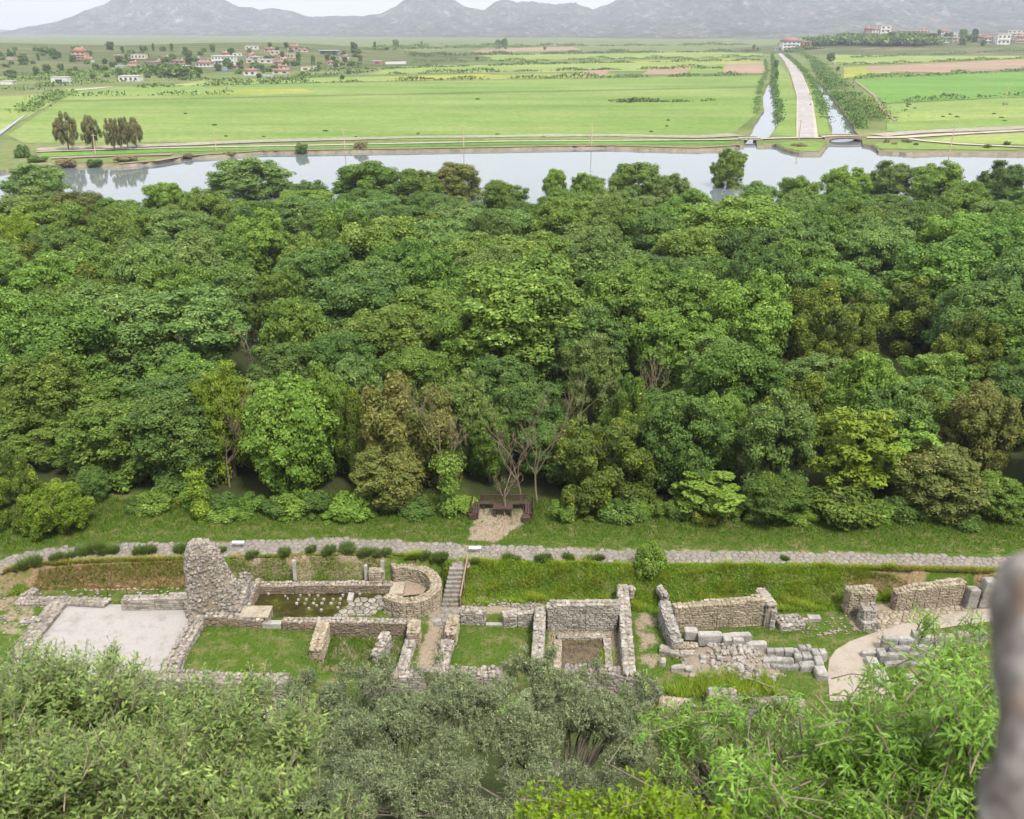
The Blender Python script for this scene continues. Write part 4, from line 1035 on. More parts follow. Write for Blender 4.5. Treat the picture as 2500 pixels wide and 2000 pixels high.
ashlar('stepped wall of squared grey blocks beside the gravel path', [zb(1255, 1328, 915, 955, 0, .6), zb(1330, 1424, 915, 955, 0, .6), zb(1428, 1520, 917, 955, 0, .6), zb(1522, 1566, 925, 960, 0, .6), zb(1560, 1640, 895, 925, 0, .75), zb(1642, 1692, 897, 925, 0, .72), zb(1695, 1775, 920, 985, 0, .6), zb(1776, 1842, 922, 980, 0, .6),
        zb(1216, 1335, 1010, 1050, -.1, .45), zb(1338, 1522, 1012, 1052, -.1, .45), zb(1525, 1600, 960, 1010, -.1, .5), zb(1602, 1700, 960, 1010, -.1, .5),
        zb(1218, 1290, 1100, 1110, -.3, .25), zb(1292, 1440, 1100, 1110, -.3, .25), zb(1440, 1575, 1080, 1110, -.3, .25), zb(1578, 1735, 1050, 1110, -.3, .35)], 'greystone')
ashlar('long white end blocks of the stepped wall along gravel path', [zb(1735, 1815, 990, 1080, -.3, .5), zb(1745, 1858, 1085, 1180, -.5, .45)], 'marble')
def mound():
    c = G(Zm(900), Vm(1020), .2)
    root = thing('rubble_mound', 'earthy mound spilling rubble below the huge ashlar blocks', 'rubble', (c.x, c.y, 0))
    rr = np.random.RandomState(1); n, m_ = 26, 14; V, Q = [], []
    for j in range(m_):
        for i in range(n):
            x = -2.6 + 5.2 * i / (n - 1); y = -1.5 + 2.1 * j / (m_ - 1)
            z = .62 * max(0, 1 - (x / 2.7) ** 2) * np.clip((y + 1.5) / 1.7, 0, 1) ** .8 + rr.uniform(-.05, .05) - .06
            V.append((x, y, z))
    for j in range(m_ - 1):
        for i in range(n - 1): Q.append((j * n + i, j * n + i + 1, (j + 1) * n + i + 1, (j + 1) * n + i))
    mobj('earth', mesh_np('earth', V, quads=Q, smooth=True), root, M['mortar'])
    items = []; r2 = random.Random(5)
    for k in range(230):
        x, y = r2.gauss(.5, 1.1), r2.uniform(-1.5, .55)
        if abs(x) > 2.6: continue
        z = .62 * max(0, 1 - (x / 2.7) ** 2) * min(1, max(0, (y + 1.5) / 1.7)) ** .8
        s = r2.choice([.12, .16, .2, .28, .42])
        items.append((s, 'r', (c.x + x, c.y + y, z), (r2.uniform(0, 3), r2.uniform(0, 3), r2.uniform(0, 3)), (s, s * .8, s * .7)))
    put_stones(root, items, 'limestone', 'rubble_stone')
mound()
for (x0, x1, y0, y1, h, lab) in [(205, 268, 1045, 1110, .45, 'pointed white boulder standing at the alley corner of the reedy hollow'), (325, 445, 1130, 1165, .35, 'long rounded white boulder lying in front of the rubble mound'), (446, 530, 1140, 1168, .32, 'smaller white boulder lying end to end with a longer one'),
                              (598, 655, 1065, 1110, .3, 'white slab fragment lying in grass on the rubble mound side'), (655, 722, 1095, 1125, .25, 'grey-white slab fragment beside a whiter one in grass'), (905, 1020, 1105, 1150, .35, 'triangular grey boulder at the toe of the rubble mound')]:
    p = G(Zm((x0 + x1) / 2), Vm(y1), 0); w = (x1 - x0) * .2505 / ppm(p)
    me_ = stone_mesh(sum(map(ord, lab)), .16, .2); me_.materials.append(M['marble']); o_ = mobj('boulder', me_)
    o_.location = (p.x, p.y + .15, h / 2 - .06); o_.scale = (w, max(.35, w * .5), h + .1); o_.rotation_euler = (.1, .05, random.uniform(-.4, .4)); tag(o_, lab, 'boulder')
wall('rubble_platform', 'square low platform of rubble on the lawn past the golden wall', [(1897, 1516, .3), (1957, 1512, .3)], 1.0, mk='limestone', rag=.08)
blk('flat_slab', 'flat white slab on the lawn beside the rubble platform', (1976, 2006, 1500, 1511), -.05, .22)
blk('flat_slab', 'narrow broken slab between rubble platform and flat white slab', (1960, 1975, 1508, 1513), -.05, .15, 'buff')
# ---- far right group
wall('brick_pier', 'square coursed pier standing against the dry bank', [(2070, 1440, 1.5), (2134, 1437, 1.5)], .75, mk='buff', sl=.26, sh=.11, core='mortar_moss')
wall('brick_pier', 'lower stepped pier in front of the square coursed pier', [(2104, 1482, 1.1), (2138, 1480, 1.15)], .7, mk='limestone', sl=.3, sh=.12)
wall('pier_base', 'projecting stepped base of the lower pier at the path edge', [(2102, 1510, .55), (2142, 1508, .55)], .8, mk='limestone', sl=.3, sh=.13)
wall('bank_wall', 'long mossy coursed wall built into the dry bank', [(2186, 1444, 1.15), (2230, 1432, 1.4), (2290, 1424, 1.5), (2352, 1416, 1.55)], .55, mk='buff', sl=.26, sh=.12, core='mortar_moss')
for (u, v, w, h, lab) in [(2370, 1489, .62, 1.35, 'shorter grey monolith leaning beside a taller one at wall end'), (2405, 1486, .72, 1.8, 'tallest grey squared monolith at the end of the mossy wall')]:
    p = G(u, v, 0); me_ = stone_mesh(int(u), .05, .06); me_.materials.append(M['greystone']); o_ = mobj('monolith', me_)
    o_.location = (p.x, p.y + .25, h / 2 - .03); o_.scale = (w, .5, h); o_.rotation_euler = (0, R(3), .15); tag(o_, lab, 'stone')
fl = [G(u, v, 0) for u, v in [(2140, 1494), (2190, 1486), (2240, 1478), (2340, 1470), (2365, 1488), (2290, 1502), (2210, 1522), (2140, 1543)]]
root = thing('old_paving', 'buff paving between the lower pier and the mossy wall', 'pavement', (fl[0].x, fl[0].y, 0))
slab_field(root, fl, .34, .07, 'buff', 'paving_stone', .035, .14, seed=12)
Z5 = lambda x: 1980 + .2412 * x
V5 = lambda y: 1330 + .2412 * y
def z5(x0, x1, y0, y1, z0, z1): return (Z5(x0), Z5(x1), V5(y0), V5(y1), z0, z1)
ashlar('massive stepped courses of grey blocks across the gravel path, behind leaves',
       [z5(745, 900, 915, 960, 0, .85), z5(902, 1090, 918, 962, 0, .85), z5(1045, 1110, 850, 900, .2, 1.2), z5(1100, 1300, 905, 950, 0, .9), z5(1302, 1480, 890, 930, 0, 1.0), z5(1500, 1620, 870, 910, 0, 1.0), z5(1640, 1800, 850, 890, 0, .95),
        z5(800, 1010, 1010, 1050, -.2, .7), z5(1012, 1280, 1010, 1050, -.2, .7), z5(790, 1000, 1110, 1120, -.4, .45), z5(1002, 1280, 1110, 1120, -.4, .45), z5(760, 1010, 1195, 1205, -.6, .2), z5(1012, 1280, 1195, 1205, -.6, .2),
        z5(530, 700, 1060, 1095, -.1, .35), z5(700, 790, 1040, 1120, -.1, .5)], 'greystone')
ashlar('long tilted white slabs lying across the gravel path in the leaves', [z5(610, 720, 1130, 1250, -.1, .35), z5(690, 820, 1250, 1400, -.15, .3), z5(1010, 1110, 1300, 1420, -.1, .3)], 'marble', 'fallen_slabs')

# ---- paved path
pth = struct(bpy.data.objects.new('paved_path', None)); COL.objects.link(pth); pth.location = (0, float(path_y(0)), PATH_Z)
xs = np.linspace(G(-260, 1440, PATH_Z).x, G(2640, 1376, PATH_Z).x, 90)
half = np.interp(xs, [-40, -20, -8, -2, 6, 30], [.92, .78, .76, .84, .62, .58])
poly = [Vector((x, float(path_y(x)) - h, PATH_Z)) for x, h in zip(xs, half)] + [Vector((x, float(path_y(x)) + h, PATH_Z)) for x, h in zip(xs[::-1], half[::-1])]
slab_field(pth, poly, .40, PATH_Z + .005, 'slab', 'paving_slab', .03, .1, seed=21, score=lambda c: abs(c.x - 1))
st = [G(u, v, PATH_Z) for u, v in [(1098, 1386), (1140, 1386), (1150, 1360), (1108, 1358)]]
slab_field(pth, st, .42, PATH_Z + .01, 'slab', 'paving_slab', .035, .1, seed=22)
for u, v, lab in [(585, 1334, 'white information panel lying tilted on the paved path near the tall ruin'), (1160, 1347, 'white information panel at the head of the stone stairs')]:
    p = G(u, v, PATH_Z); root = thing('info_panel', lab, 'sign', tuple(p))
    mobj('panel', box_mesh('panel', (0, 0, .42), (.72, .2, .03), 0, .005), root, M['white']).rotation_euler = (R(22), 0, 0)
    for sx in (-.3, .3): mobj('leg', box_mesh('leg', (sx, -.1, .19), (.04, .04, .4)), root, M['metal'])
# ---- benches in the clearing
def benches():
    def bench(label, p, L, rz):
        root = thing('bench', label, 'bench', (p.x, p.y, p.z), rz)
        for k in (-1, 0, 1): mobj('seat_plank', box_mesh('seat_plank', (0, k * .15, .44), (L, .13, .05), 0, .008), root, M['timber'])
        for k in (0, 1): mobj('back_plank', box_mesh('back_plank', (0, .3, .62 + k * .17), (L, .05, .13), 0, .008), root, M['timber'])
        for sx in (-.42, 0, .42): mobj('leg', box_mesh('leg', (sx * L, .05, .2), (.12, .42, .42)), root, M['timber'])
        for sx in (-.42, .42): mobj('back_post', box_mesh('back_post', (sx * L, .26, .5), (.07, .06, .75)), root, M['timber'])
    z = PATH_Z
    p = G(1230, 1240, z); bench('long dark timber bench at the back of the bare clearing', Vector((p.x, p.y, nz1(p.x, p.y))), 3.1, 0)
    p = G(1163, 1252, z); bench('dark timber side bench next to the ivy-clad trunk', Vector((p.x, p.y, nz1(p.x, p.y))), 1.6, R(90))
    p = G(1290, 1252, z); bench('dark timber side bench next to the green laurel tree', Vector((p.x, p.y, nz1(p.x, p.y))), 1.6, R(-90))
    p = G(1228, 1256, z); root = thing('picnic_table', 'low dark plank table in front of the long bench', 'table', (p.x, p.y, nz1(p.x, p.y)))
    for k in range(5): mobj('top_plank', box_mesh('top_plank', (0, -.28 + .14 * k, .62), (1.25, .125, .05), 0, .008), root, M['timber'])
    for sx in (-.5, .5): mobj('leg', box_mesh('leg', (sx, 0, .29), (.1, .6, .6)), root, M['timber'])
    for u, v, lab in [(1153, 1264, 'dark timber stool block at the open end of the side bench by ivy'), (1284, 1272, 'dark timber stool block at the open end of the side bench by laurel')]:
        p = G(u, v, z); tag(mobj('stool', box_mesh('stool', (p.x, p.y, nz1(p.x, p.y) + .2), (.5, .45, .42), .1, .03), mat=M['timber']), lab, 'stool')
benches()
# ---- barrier tape on the court
def tape():
    pts = [G(u, v, .55) for u, v in [(205, 1440), (260, 1438), (308, 1437), (386, 1437)]]
    root = thing('barrier_tape', 'thin red and white barrier tape on stakes above the court wall', 'tape', (pts[0].x, pts[0].y, 0))
    o = root.location
    for i in range(len(pts) - 1):
        a, b = pts[i], pts[i + 1]; n = 8
        for k in range(n):
            p, q = a.lerp(b, k / n), a.lerp(b, (k + 1) / n); s = -.06 * math.sin(math.pi * k / n); s2 = -.06 * math.sin(math.pi * (k + 1) / n)
            V = [(p.x - o.x, p.y - o.y, .52 + s), (q.x - o.x, q.y - o.y, .52 + s2), (q.x - o.x, q.y - o.y, .58 + s2), (p.x - o.x, p.y - o.y, .58 + s)]
            mobj('tape_strip', mesh_np('tape_strip', V, quads=[(0, 1, 2, 3)]), root, M['tape_red'] if k % 2 else M['white'])
    for p in pts:
        tb = Tubes(); tb.add([(p.x - o.x, p.y - o.y, -.05), (p.x - o.x, p.y - o.y, .62)], [.018, .018], 5); mobj('stake', tb.mesh('stake'), root, M['timber'])
M['tape_red'] = mat_plain('red_tape', [(.45, .06, .05), (.5, .08, .06)], 2, .5)
tape()

# ------------------------------------------------------------------ foliage builders
def leaf_quads(P, Nn, L, asp, rs_, tint):
    n = len(P)
    Nn = Nn / (np.linalg.norm(Nn, axis=1, keepdims=True) + 1e-9)
    a = rs_.randn(n, 3); a -= Nn * (a * Nn).sum(1, keepdims=True); a /= np.linalg.norm(a, axis=1, keepdims=True) + 1e-9
    b = np.cross(Nn, a)
    L = L[:, None]
    V = np.stack([P - a * L * .5, P + b * L * asp * .5 - a * L * .05, P + a * L * .5, P - b * L * asp * .5 - a * L * .05], 1).reshape(-1, 3)
    return V, np.arange(n * 4).reshape(n, 4), tint
def scatter_clumps(rs_, C, Rd, n, inner=.72, updrop=.35):
    """leaf points on the shells of overlapping ellipsoid clumps"""
    w = (Rd[:, 0] * Rd[:, 2]); w = w / w.sum()
    k = rs_.choice(len(C), n, p=w)
    d = rs_.randn(n, 3); d /= np.linalg.norm(d, axis=1, keepdims=True)
    lo = (d[:, 2] < -.25) & (rs_.rand(n) < updrop); d[lo, 2] *= -1
    rad = .74 + .3 * rs_.rand(n) ** .6
    P = C[k] + d * Rd[k] * rad[:, None]
    keep = np.ones(n, bool)
    for c, r_ in zip(C, Rd):
        q = ((P - c) / r_); keep &= ~((q * q).sum(1) < inner * inner)
    return P[keep], d[keep], k[keep]
_bm = bmesh.new(); bmesh.ops.create_icosphere(_bm, subdivisions=1, radius=1.0); _im = bm_mesh('ico', _bm); ICO = mesh_data(_im); bpy.data.meshes.remove(_im)
def inner_blockers(C, Rd, rs_, k):
    """dark blobs added inside each clump to block light, so that crevices go dark"""
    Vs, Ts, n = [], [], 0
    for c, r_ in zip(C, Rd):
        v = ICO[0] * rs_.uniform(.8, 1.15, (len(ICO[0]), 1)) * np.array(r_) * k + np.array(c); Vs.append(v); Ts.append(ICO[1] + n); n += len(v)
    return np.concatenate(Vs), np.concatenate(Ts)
def crown_mesh(name, seed, n, leaf, shape):
    rs_ = np.random.RandomState(seed); C, Rd = [], []
    if shape in ('dome', 'tall', 'round'):
        cz, rx, rz, N_ = {'dome': (.48, .40, .42, 60), 'tall': (.50, .34, .46, 58), 'round': (.52, .38, .42, 50)}[shape]
        nl = {'dome': 19, 'tall': 18, 'round': 17}[shape]
        for i in range(nl):                       # big rounded lobes, each a heap of small clumps
            a = 2.4 * i + rs_.uniform(-.45, .45); zz = -.62 + 1.6 * (i + .5) / nl; q = math.sqrt(max(.03, 1 - zz * zz)); f = rs_.uniform(.62, .86)
            c = np.array([math.cos(a) * q * rx * f, math.sin(a) * q * rx * f, cz + zz * rz * rs_.uniform(.68, .9)]); br = rs_.uniform(.105, .185)
            C.append(c); Rd.append((br * .82, br * .82, br * .78))
            for j in range(10):
                e = rs_.randn(3); e /= np.linalg.norm(e); e[2] = abs(e[2]) if rs_.rand() < .6 else e[2]
                r_ = br * rs_.uniform(.28, .5); C.append(c + e * br * rs_.uniform(.72, .98)); Rd.append((r_ * rs_.uniform(.9, 1.25), r_ * rs_.uniform(.9, 1.25), r_ * rs_.uniform(.75, 1.0)))
        for i in range(12):
            a = rs_.uniform(0, 6.28); C.append((math.cos(a) * .3 * rs_.uniform(.5, 1), math.sin(a) * .3 * rs_.uniform(.5, 1), rs_.uniform(.08, .3))); Rd.append((.12, .12, .11))
    elif shape == 'oval':
        for i in range(52):
            a = 2.4 * i + rs_.uniform(-.3, .3); zz = -1 + 2 * (i + .5) / 52; q = math.sqrt(1 - zz * zz * .92)
            f = rs_.uniform(.74, .92); c = np.array([math.cos(a) * q * .40 * f, math.sin(a) * q * .40 * f, .5 + zz * .40]); br = rs_.uniform(.085, .12)
            C.append(c); Rd.append((br, br, br * .8))
            for j in range(4):
                e = rs_.randn(3); e /= np.linalg.norm(e); r_ = br * rs_.uniform(.35, .55); C.append(c + e * br * .8); Rd.append((r_ * 1.2, r_ * 1.2, r_ * .8))
        for i in range(10): C.append(np.array([rs_.uniform(-.2, .2), rs_.uniform(-.2, .2), rs_.uniform(.2, .8)])); Rd.append((.2, .2, .2))
    elif shape == 'flame':
        for i in range(70):
            a = rs_.uniform(0, 6.28); q = math.sqrt(rs_.rand()); z = rs_.uniform(.14, .86) * (1 - .30 * q * q)
            w = .43 * q * (1 - .25 * max(0, z - .4))
            C.append((math.cos(a) * w, math.sin(a) * w, z)); r_ = rs_.uniform(.06, .105); Rd.append((r_, r_, r_ * rs_.uniform(.85, 1.3)))
    elif shape == 'layer':
        for i in range(46):
            a = rs_.uniform(0, 6.28); z = rs_.uniform(.25, .93); q = math.sqrt(rs_.rand()) * (.47 if z < .7 else .33)
            C.append((math.cos(a) * q, math.sin(a) * q, z)); r_ = rs_.uniform(.07, .13); Rd.append((r_, r_, r_ * .34))
        for i in range(8):
            a = rs_.uniform(0, 6.28); C.append((math.cos(a) * .18, math.sin(a) * .18, rs_.uniform(.25, .6))); Rd.append((.13, .13, .14))
    elif shape == 'euc':
        for i in range(54):
            a = rs_.uniform(0, 6.28); z = rs_.uniform(.22, .92); q = math.sqrt(rs_.rand()) * .42 * (1 - .7 * max(0, z - .62) / .38) ** .7
            C.append((math.cos(a) * q, math.sin(a) * q, z)); r_ = rs_.uniform(.05, .1); Rd.append((r_, r_, r_ * 1.5))
    elif shape == 'low':
        for i in range(30):
            a = rs_.uniform(0, 6.28); q = math.sqrt(rs_.rand()) * .4; C.append((math.cos(a) * q, math.sin(a) * q, rs_.uniform(.1, .75) * (1 - q))); r_ = rs_.uniform(.1, .18); Rd.append((r_, r_, r_ * 1.3))
    C, Rd = np.array(C), np.array(Rd)
    P, d, k = scatter_clumps(rs_, C, Rd, n)
    ct = rs_.rand(len(C))
    if shape == 'flame': Nn = d + rs_.randn(*d.shape) * .7 + np.array([0, 0, .15])
    elif shape == 'layer': Nn = d * .3 + rs_.randn(*d.shape) * .35 + np.array([0, 0, 1.0])
    else: Nn = d + rs_.randn(*d.shape) * .55 + np.array([0, 0, .35])
    L = leaf * np.clip(np.exp(rs_.randn(len(P)) * .38), .45, 2.1)
    tint = np.clip(rs_.rand(len(P)) * .62 + ct[k] * .45 - .04, 0, 1)
    V, Q, T = leaf_quads(P, Nn, L, .58 if shape != 'euc' else .35, rs_, tint)
    co, tr = inner_blockers(C, Rd, rs_, .70 if shape != 'layer' else .45)  # added light-blocking blobs inside the clumps
    return mesh_np(name, np.concatenate([V, co]), quads=Q, tris=tr + len(V), tint=np.concatenate([T, np.full(len(tr), .12)]))  # the blobs' fixed dark tint puts inner shade into the colour
def trunk_mesh(seed, multi=1, tall=.62):
    rr = random.Random(seed); tb = Tubes()
    for m_ in range(multi):
        bx, by = (rr.uniform(-.05, .05), rr.uniform(-.05, .05)) if multi > 1 else (0, 0)
        lean = (rr.uniform(-.06, .06), rr.uniform(-.06, .06))
        pts = [(bx + lean[0] * z * 1.5 + rr.uniform(-.012, .012), by + lean[1] * z * 1.5 + rr.uniform(-.012, .012), z) for z in (-.03, .02, .12, .25, .4, tall)]
        tb.add(pts, [.045, .034, .028, .024, .018, .007], 7)
        for i in range(6):
            z = rr.uniform(.2, .5); a = rr.uniform(0, 6.28); q = Vector((bx + lean[0] * z * 1.5, by + lean[1] * z * 1.5, z)); d = Vector((math.cos(a), math.sin(a), rr.uniform(.5, 1.2))).normalized()
            L = rr.uniform(.18, .34); tb.add([q, q + d * L * .5 + Vector((0, 0, .02)), q + d * L], [.013, .009, .004], 5)
    return tb.mesh('trunk')
SH = {'big': [crown_mesh('crown', 100 + i, 48000, .0180, 'dome') for i in range(3)],
      'dome': [crown_mesh('crown', 110 + i, 34000, .0195, 'dome') for i in range(3)],
      'round': [crown_mesh('crown', 120 + i, 34000, .0195, 'round') for i in range(3)],
      'tall': [crown_mesh('crown', 130 + i, 42000, .019, 'oval') for i in range(2)],
      'flame': [crown_mesh('crown', 140 + i, 32000, .0205, 'flame') for i in range(3)],
      'layer': [crown_mesh('crown', 150 + i, 9000, .04, 'layer') for i in range(2)],
      'euc': [crown_mesh('crown', 160 + i, 9000, .04, 'euc') for i in range(3)],
      'low': [crown_mesh('foliage', 170 + i, 7000, .05, 'low') for i in range(4)],
      'far': [crown_mesh('crown', 180 + i, 1100, .10, 'round') for i in range(3)],
      'farlow': [crown_mesh('foliage', 190 + i, 600, .13, 'low') for i in range(3)]}
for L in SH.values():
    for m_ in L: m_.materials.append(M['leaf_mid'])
TR = [trunk_mesh(i) for i in range(4)] + [trunk_mesh(9, 3)]
for m_ in TR: m_.materials.append(M['bark'])
rt = random.Random(77)
TREES = []
def plant(name, label, x, y, z, w, h, leaf, shape, group=None, cat='tree', trunk=True, rz=None):
    root = thing(name, label, cat, (x, y, z), rt.uniform(0, 6.28) if rz is None else rz, group)
    c = mobj('crown' if shape not in ('low', 'farlow') else 'foliage', rt.choice(SH[shape]), root, M[leaf]); c.scale = (w, w, h)
    if trunk:
        t_ = mobj('trunk', rt.choice(TR[:4] if shape != 'low' else TR[4:]), root); t_.scale = (w * .9, w * .9, h)
    return root
def tree_px(u, vt, wpx, h, leaf, shape, label, group=None, name='broadleaf_tree'):
    z = 1.0
    for _ in range(6):
        p = G(u, vt, z + h * .97); z = nz1(p.x, p.y)
    w = wpx / ppm(p)
    TREES.append((p.x, p.y, w, h))
    return plant(name, wood_label(leaf, p.x, p.y, w, h) if group == GW else label, p.x, p.y, z, w, h, leaf, shape, group)
K = 1.1596
GW = 'trees of the wood between path and river'
LM = []
KA = {'leaf_mid': 'mid-green broadleaf tree', 'leaf_bright': 'fresh light-green tree', 'leaf_olive': 'soft grey-green tree', 'leaf_laurel': 'yellow-tipped laurel tree', 'leaf_dark': 'dark bluish-green tree', 'leaf_brown': 'brownish olive-green tree', 'leaf_lime': 'yellow-lime tree'}
LM = [('the largest spreading tree', 1095, 640), ('the big flecked grey-green tree', 375, 690), ('the largest dome-shaped tree', 1562, 480), ('the lone tree against the water', 1540, 345), ('the bright oval edge tree', 597, 900), ('the brightest lime fig', 1815, 930), ('the dark benches', 1060, 1000), ('the grassy clearing', 250, 950), ('the river beyond', 800, 375), ('the river beyond', 250, 430), ('the river beyond', 1900, 375), ('the ivy-smothered crown', 462, 840), ('the tall billowing tree', 790, 530), ('the brown-olive edge evergreens', 840, 850), ('the feathery edge tree', 1650, 900), ('the blue-green edge tree', 1450, 900), ('the blurred stone', 2110, 900), ('the blurred stone', 2080, 560)]
LM = [(n_, (lambda p_: (p_.x, p_.y))(G(a_ * 1.1596, b_ * 1.1596, 8.0))) for n_, a_, b_ in LM]
def wood_label(leaf, x, y, w, h):
    n_, (lx, ly) = min(LM, key=lambda l: (l[1][0] - x) ** 2 + (l[1][1] - y) ** 2)
    size = 'tall ' if h > 10.2 else ('low ' if h < 6.6 else ('wide ' if w > 8.8 else ''))
    rel = 'well behind' if y - ly > 14 else ('behind' if y - ly > 4 else ('in front of' if y - ly < -4 else 'beside'))
    if n_ == 'the river beyond':
        rel = 'on the river side'; n_ = 'opposite the eucalyptus row' if x < -62 else ('opposite the dry bank bushes' if x < -20 else ('opposite the mid-bank poles' if x < 30 else ('opposite the canal bridges' if x < 75 else 'opposite the stone quay')))
        size += 'smaller ' if w < 8 else ('leaning ' if False else '')
    return f'{size}{KA[leaf]} in the wood {rel} {n_}'
KL = {'leaf_mid': 'mid-green rounded broadleaf tree crowded into the wood', 'leaf_bright': 'fresh light-green broadleaf tree among darker trees in the wood', 'leaf_olive': 'soft grey-green broadleaf tree in the wood',
      'leaf_laurel': 'upright laurel tree with yellow-green shoot tips in the wood', 'leaf_dark': 'dark bluish-green tree sunk among its neighbours in the wood', 'leaf_brown': 'brownish olive-green tree among greener trees in the wood', 'leaf_lime': 'yellow-lime broadleaf tree among darker trees in the wood'}
def T(x, y, w, h, leaf, shape, label=None, group=None):
    tree_px(x * K, y * K, w * K, h, leaf, shape, label or KL[leaf], GW if label is None else group, 'laurel_tree' if 'laurel' in leaf else 'broadleaf_tree')
# edge of the wood
T(597, 800, 235, 8.3, 'leaf_bright', 'tall', 'fresh bright-green oval tree at the grassy edge, left unshaded by neighbours')
T(665, 770, 150, 8.3, 'leaf_bright', 'round', 'pale green crown rising just behind the fresh bright-green oval tree')
T(748, 780, 130, 8.2, 'leaf_laurel', 'flame', 'yellow-tipped upright tree between the bright oval tree and the brown-olive tree')
T(845, 752, 260, 9.5, 'leaf_brown', 'flame', 'tall brown-olive evergreen at the grassy edge behind a smaller similar one')
T(815, 940, 185, 4.4, 'leaf_brown', 'tall', 'lower brown-olive bushy tree in front of the tall brown-olive evergreen')
T(1275, 862, 245, 6.6, 'leaf_laurel', 'flame', 'broad green laurel with yellow tips beside the dark benches')
T(1330, 782, 150, 7.9, 'leaf_laurel', 'flame', 'taller laurel rising behind the one beside the dark benches')
T(1450, 826, 205, 7.5, 'leaf_dark', 'dome', 'dark blue-green drooping tree at the edge next to the bench laurel')
T(1650, 832, 200, 7.4, 'leaf_olive', 'round', 'soft feathery grey-green tree at the edge above the paved path')
T(1500, 1000, 160, 3.0, 'leaf_bright', 'layer', 'low spreading fig with fresh green leaves hanging at the wood edge')
T(1815, 855, 195, 7.0, 'leaf_lime', 'layer', 'brightest lime-green fig with big separate leaves at the wood edge')
T(1935, 900, 140, 5.2, 'leaf_bright', 'layer', 'paler fig next to the brightest lime-green fig')
T(1990, 945, 250, 4.4, 'leaf_brown', 'dome', 'broad brown-olive bushy tree at the edge below the figs')
T(1640, 1005, 180, 2.9, 'leaf_laurel', 'dome', 'low laurel thicket below the soft feathery grey-green tree')
T(1790, 1010, 160, 2.8, 'leaf_mid', 'low', 'low mixed green thicket under the brightest lime-green fig')
T(2110, 1000, 150, 3.0, 'leaf_mid', 'dome', 'shadowed green tree at the path edge behind the blurred stone')
T(100, 1000, 150, 4.0, 'leaf_lime', 'flame', 'small yellow-green tree standing alone on the grassy clearing')
T(10, 940, 120, 5.6, 'leaf_laurel', 'flame', 'dark laurel with yellow tips beside the lone yellow-green tree')
T(185, 985, 80, 2.6, 'leaf_dark', 'tall', 'thin bluish wispy tree just behind the lone yellow-green tree')
T(462, 765, 150, 8.6, 'leaf_lime', 'round', 'yellow-green ivy-smothered crown with bare twigs sticking out')
# second and further rows
for a in [(1835, 745, 190, 8.2, 'leaf_bright', 'round'), (2085, 795, 190, 7.4, 'leaf_brown', 'dome'), (1560, 715, 250, 8.6, 'leaf_mid', 'dome'), (1640, 588, 200, 9.5, 'leaf_laurel', 'flame'), (1775, 565, 210, 9.5, 'leaf_laurel', 'flame'), (1790, 665, 170, 7.4, 'leaf_laurel', 'flame'), (2060, 655, 170, 7.8, 'leaf_laurel', 'flame'),
          (2005, 500, 290, 11.2, 'leaf_mid', 'big'), (905, 452, 230, 11.4, 'leaf_olive', 'big'), (785, 540, 240, 9.9, 'leaf_dark', 'big'), (370, 495, 280, 11.4, 'leaf_olive', 'big'), (85, 542, 210, 9.9, 'leaf_bright', 'round'),
          (120, 635, 320, 9.9, 'leaf_mid', 'big'), (90, 738, 240, 7.8, 'leaf_mid', 'dome'), (215, 540, 160, 9.5, 'leaf_mid', 'round'), (590, 558, 165, 9.9, 'leaf_mid', 'round'), (20, 448, 120, 10.4, 'leaf_lime', 'tall'),
          (1350, 555, 220, 9.9, 'leaf_mid', 'round'), (1440, 640, 230, 8.6, 'leaf_bright', 'dome'), (1250, 705, 160, 7.8, 'leaf_olive', 'round'), (975, 785, 150, 7.4, 'leaf_olive', 'round'), (800, 640, 260, 8.2, 'leaf_mid', 'big'), (620, 620, 180, 9.5, 'leaf_mid', 'round'),
          (1240, 640, 200, 8.4, 'leaf_olive', 'round'), (980, 640, 180, 8.2, 'leaf_mid', 'round'), (1700, 470, 180, 10.9, 'leaf_olive', 'round'), (1850, 470, 200, 10.9, 'leaf_olive', 'dome'), (2120, 450, 180, 10.9, 'leaf_mid', 'dome'), (540, 450, 160, 10.4, 'leaf_bright', 'round'), (640, 480, 150, 10.0, 'leaf_mid', 'dome'),
          (1110, 800, 200, 6.4, 'leaf_dark', 'dome'), (700, 690, 200, 7.8, 'leaf_dark', 'big'), (250, 800, 240, 5.2, 'leaf_mid', 'dome'), (330, 900, 230, 2.8, 'leaf_dark', 'dome'), (200, 900, 200, 2.9, 'leaf_mid', 'dome'), (60, 870, 220, 3.9, 'leaf_mid', 'dome'), (1160, 890, 170, 4.6, 'leaf_dark', 'dome'), (1030, 860, 120, 5.6, 'leaf_mid', 'dome'), (1930, 780, 180, 7.0, 'leaf_laurel', 'flame'), (1700, 760, 200, 7.4, 'leaf_laurel', 'flame'), (1530, 820, 140, 6.6, 'leaf_mid', 'dome')]:
    T(*a)
T(1562, 408, 333, 13, 'leaf_bright', 'big', 'largest dome-shaped bright green tree rising above the far side of the wood')
T(1095, 542, 413, 11.8, 'leaf_mid', 'big', 'largest spreading mid-green tree in the heart of the wood')
T(790, 448, 276, 12.5, 'leaf_mid', 'big', 'tall billowing green tree next to a browner one in the far wood')
T(375, 605, 333, 9.6, 'leaf_olive', 'big', 'big soft grey-green tree flecked with yellowish seed tufts')
T(1540, 313, 92, 10.5, 'leaf_mid', 'round', 'single round tree standing up against the river water')
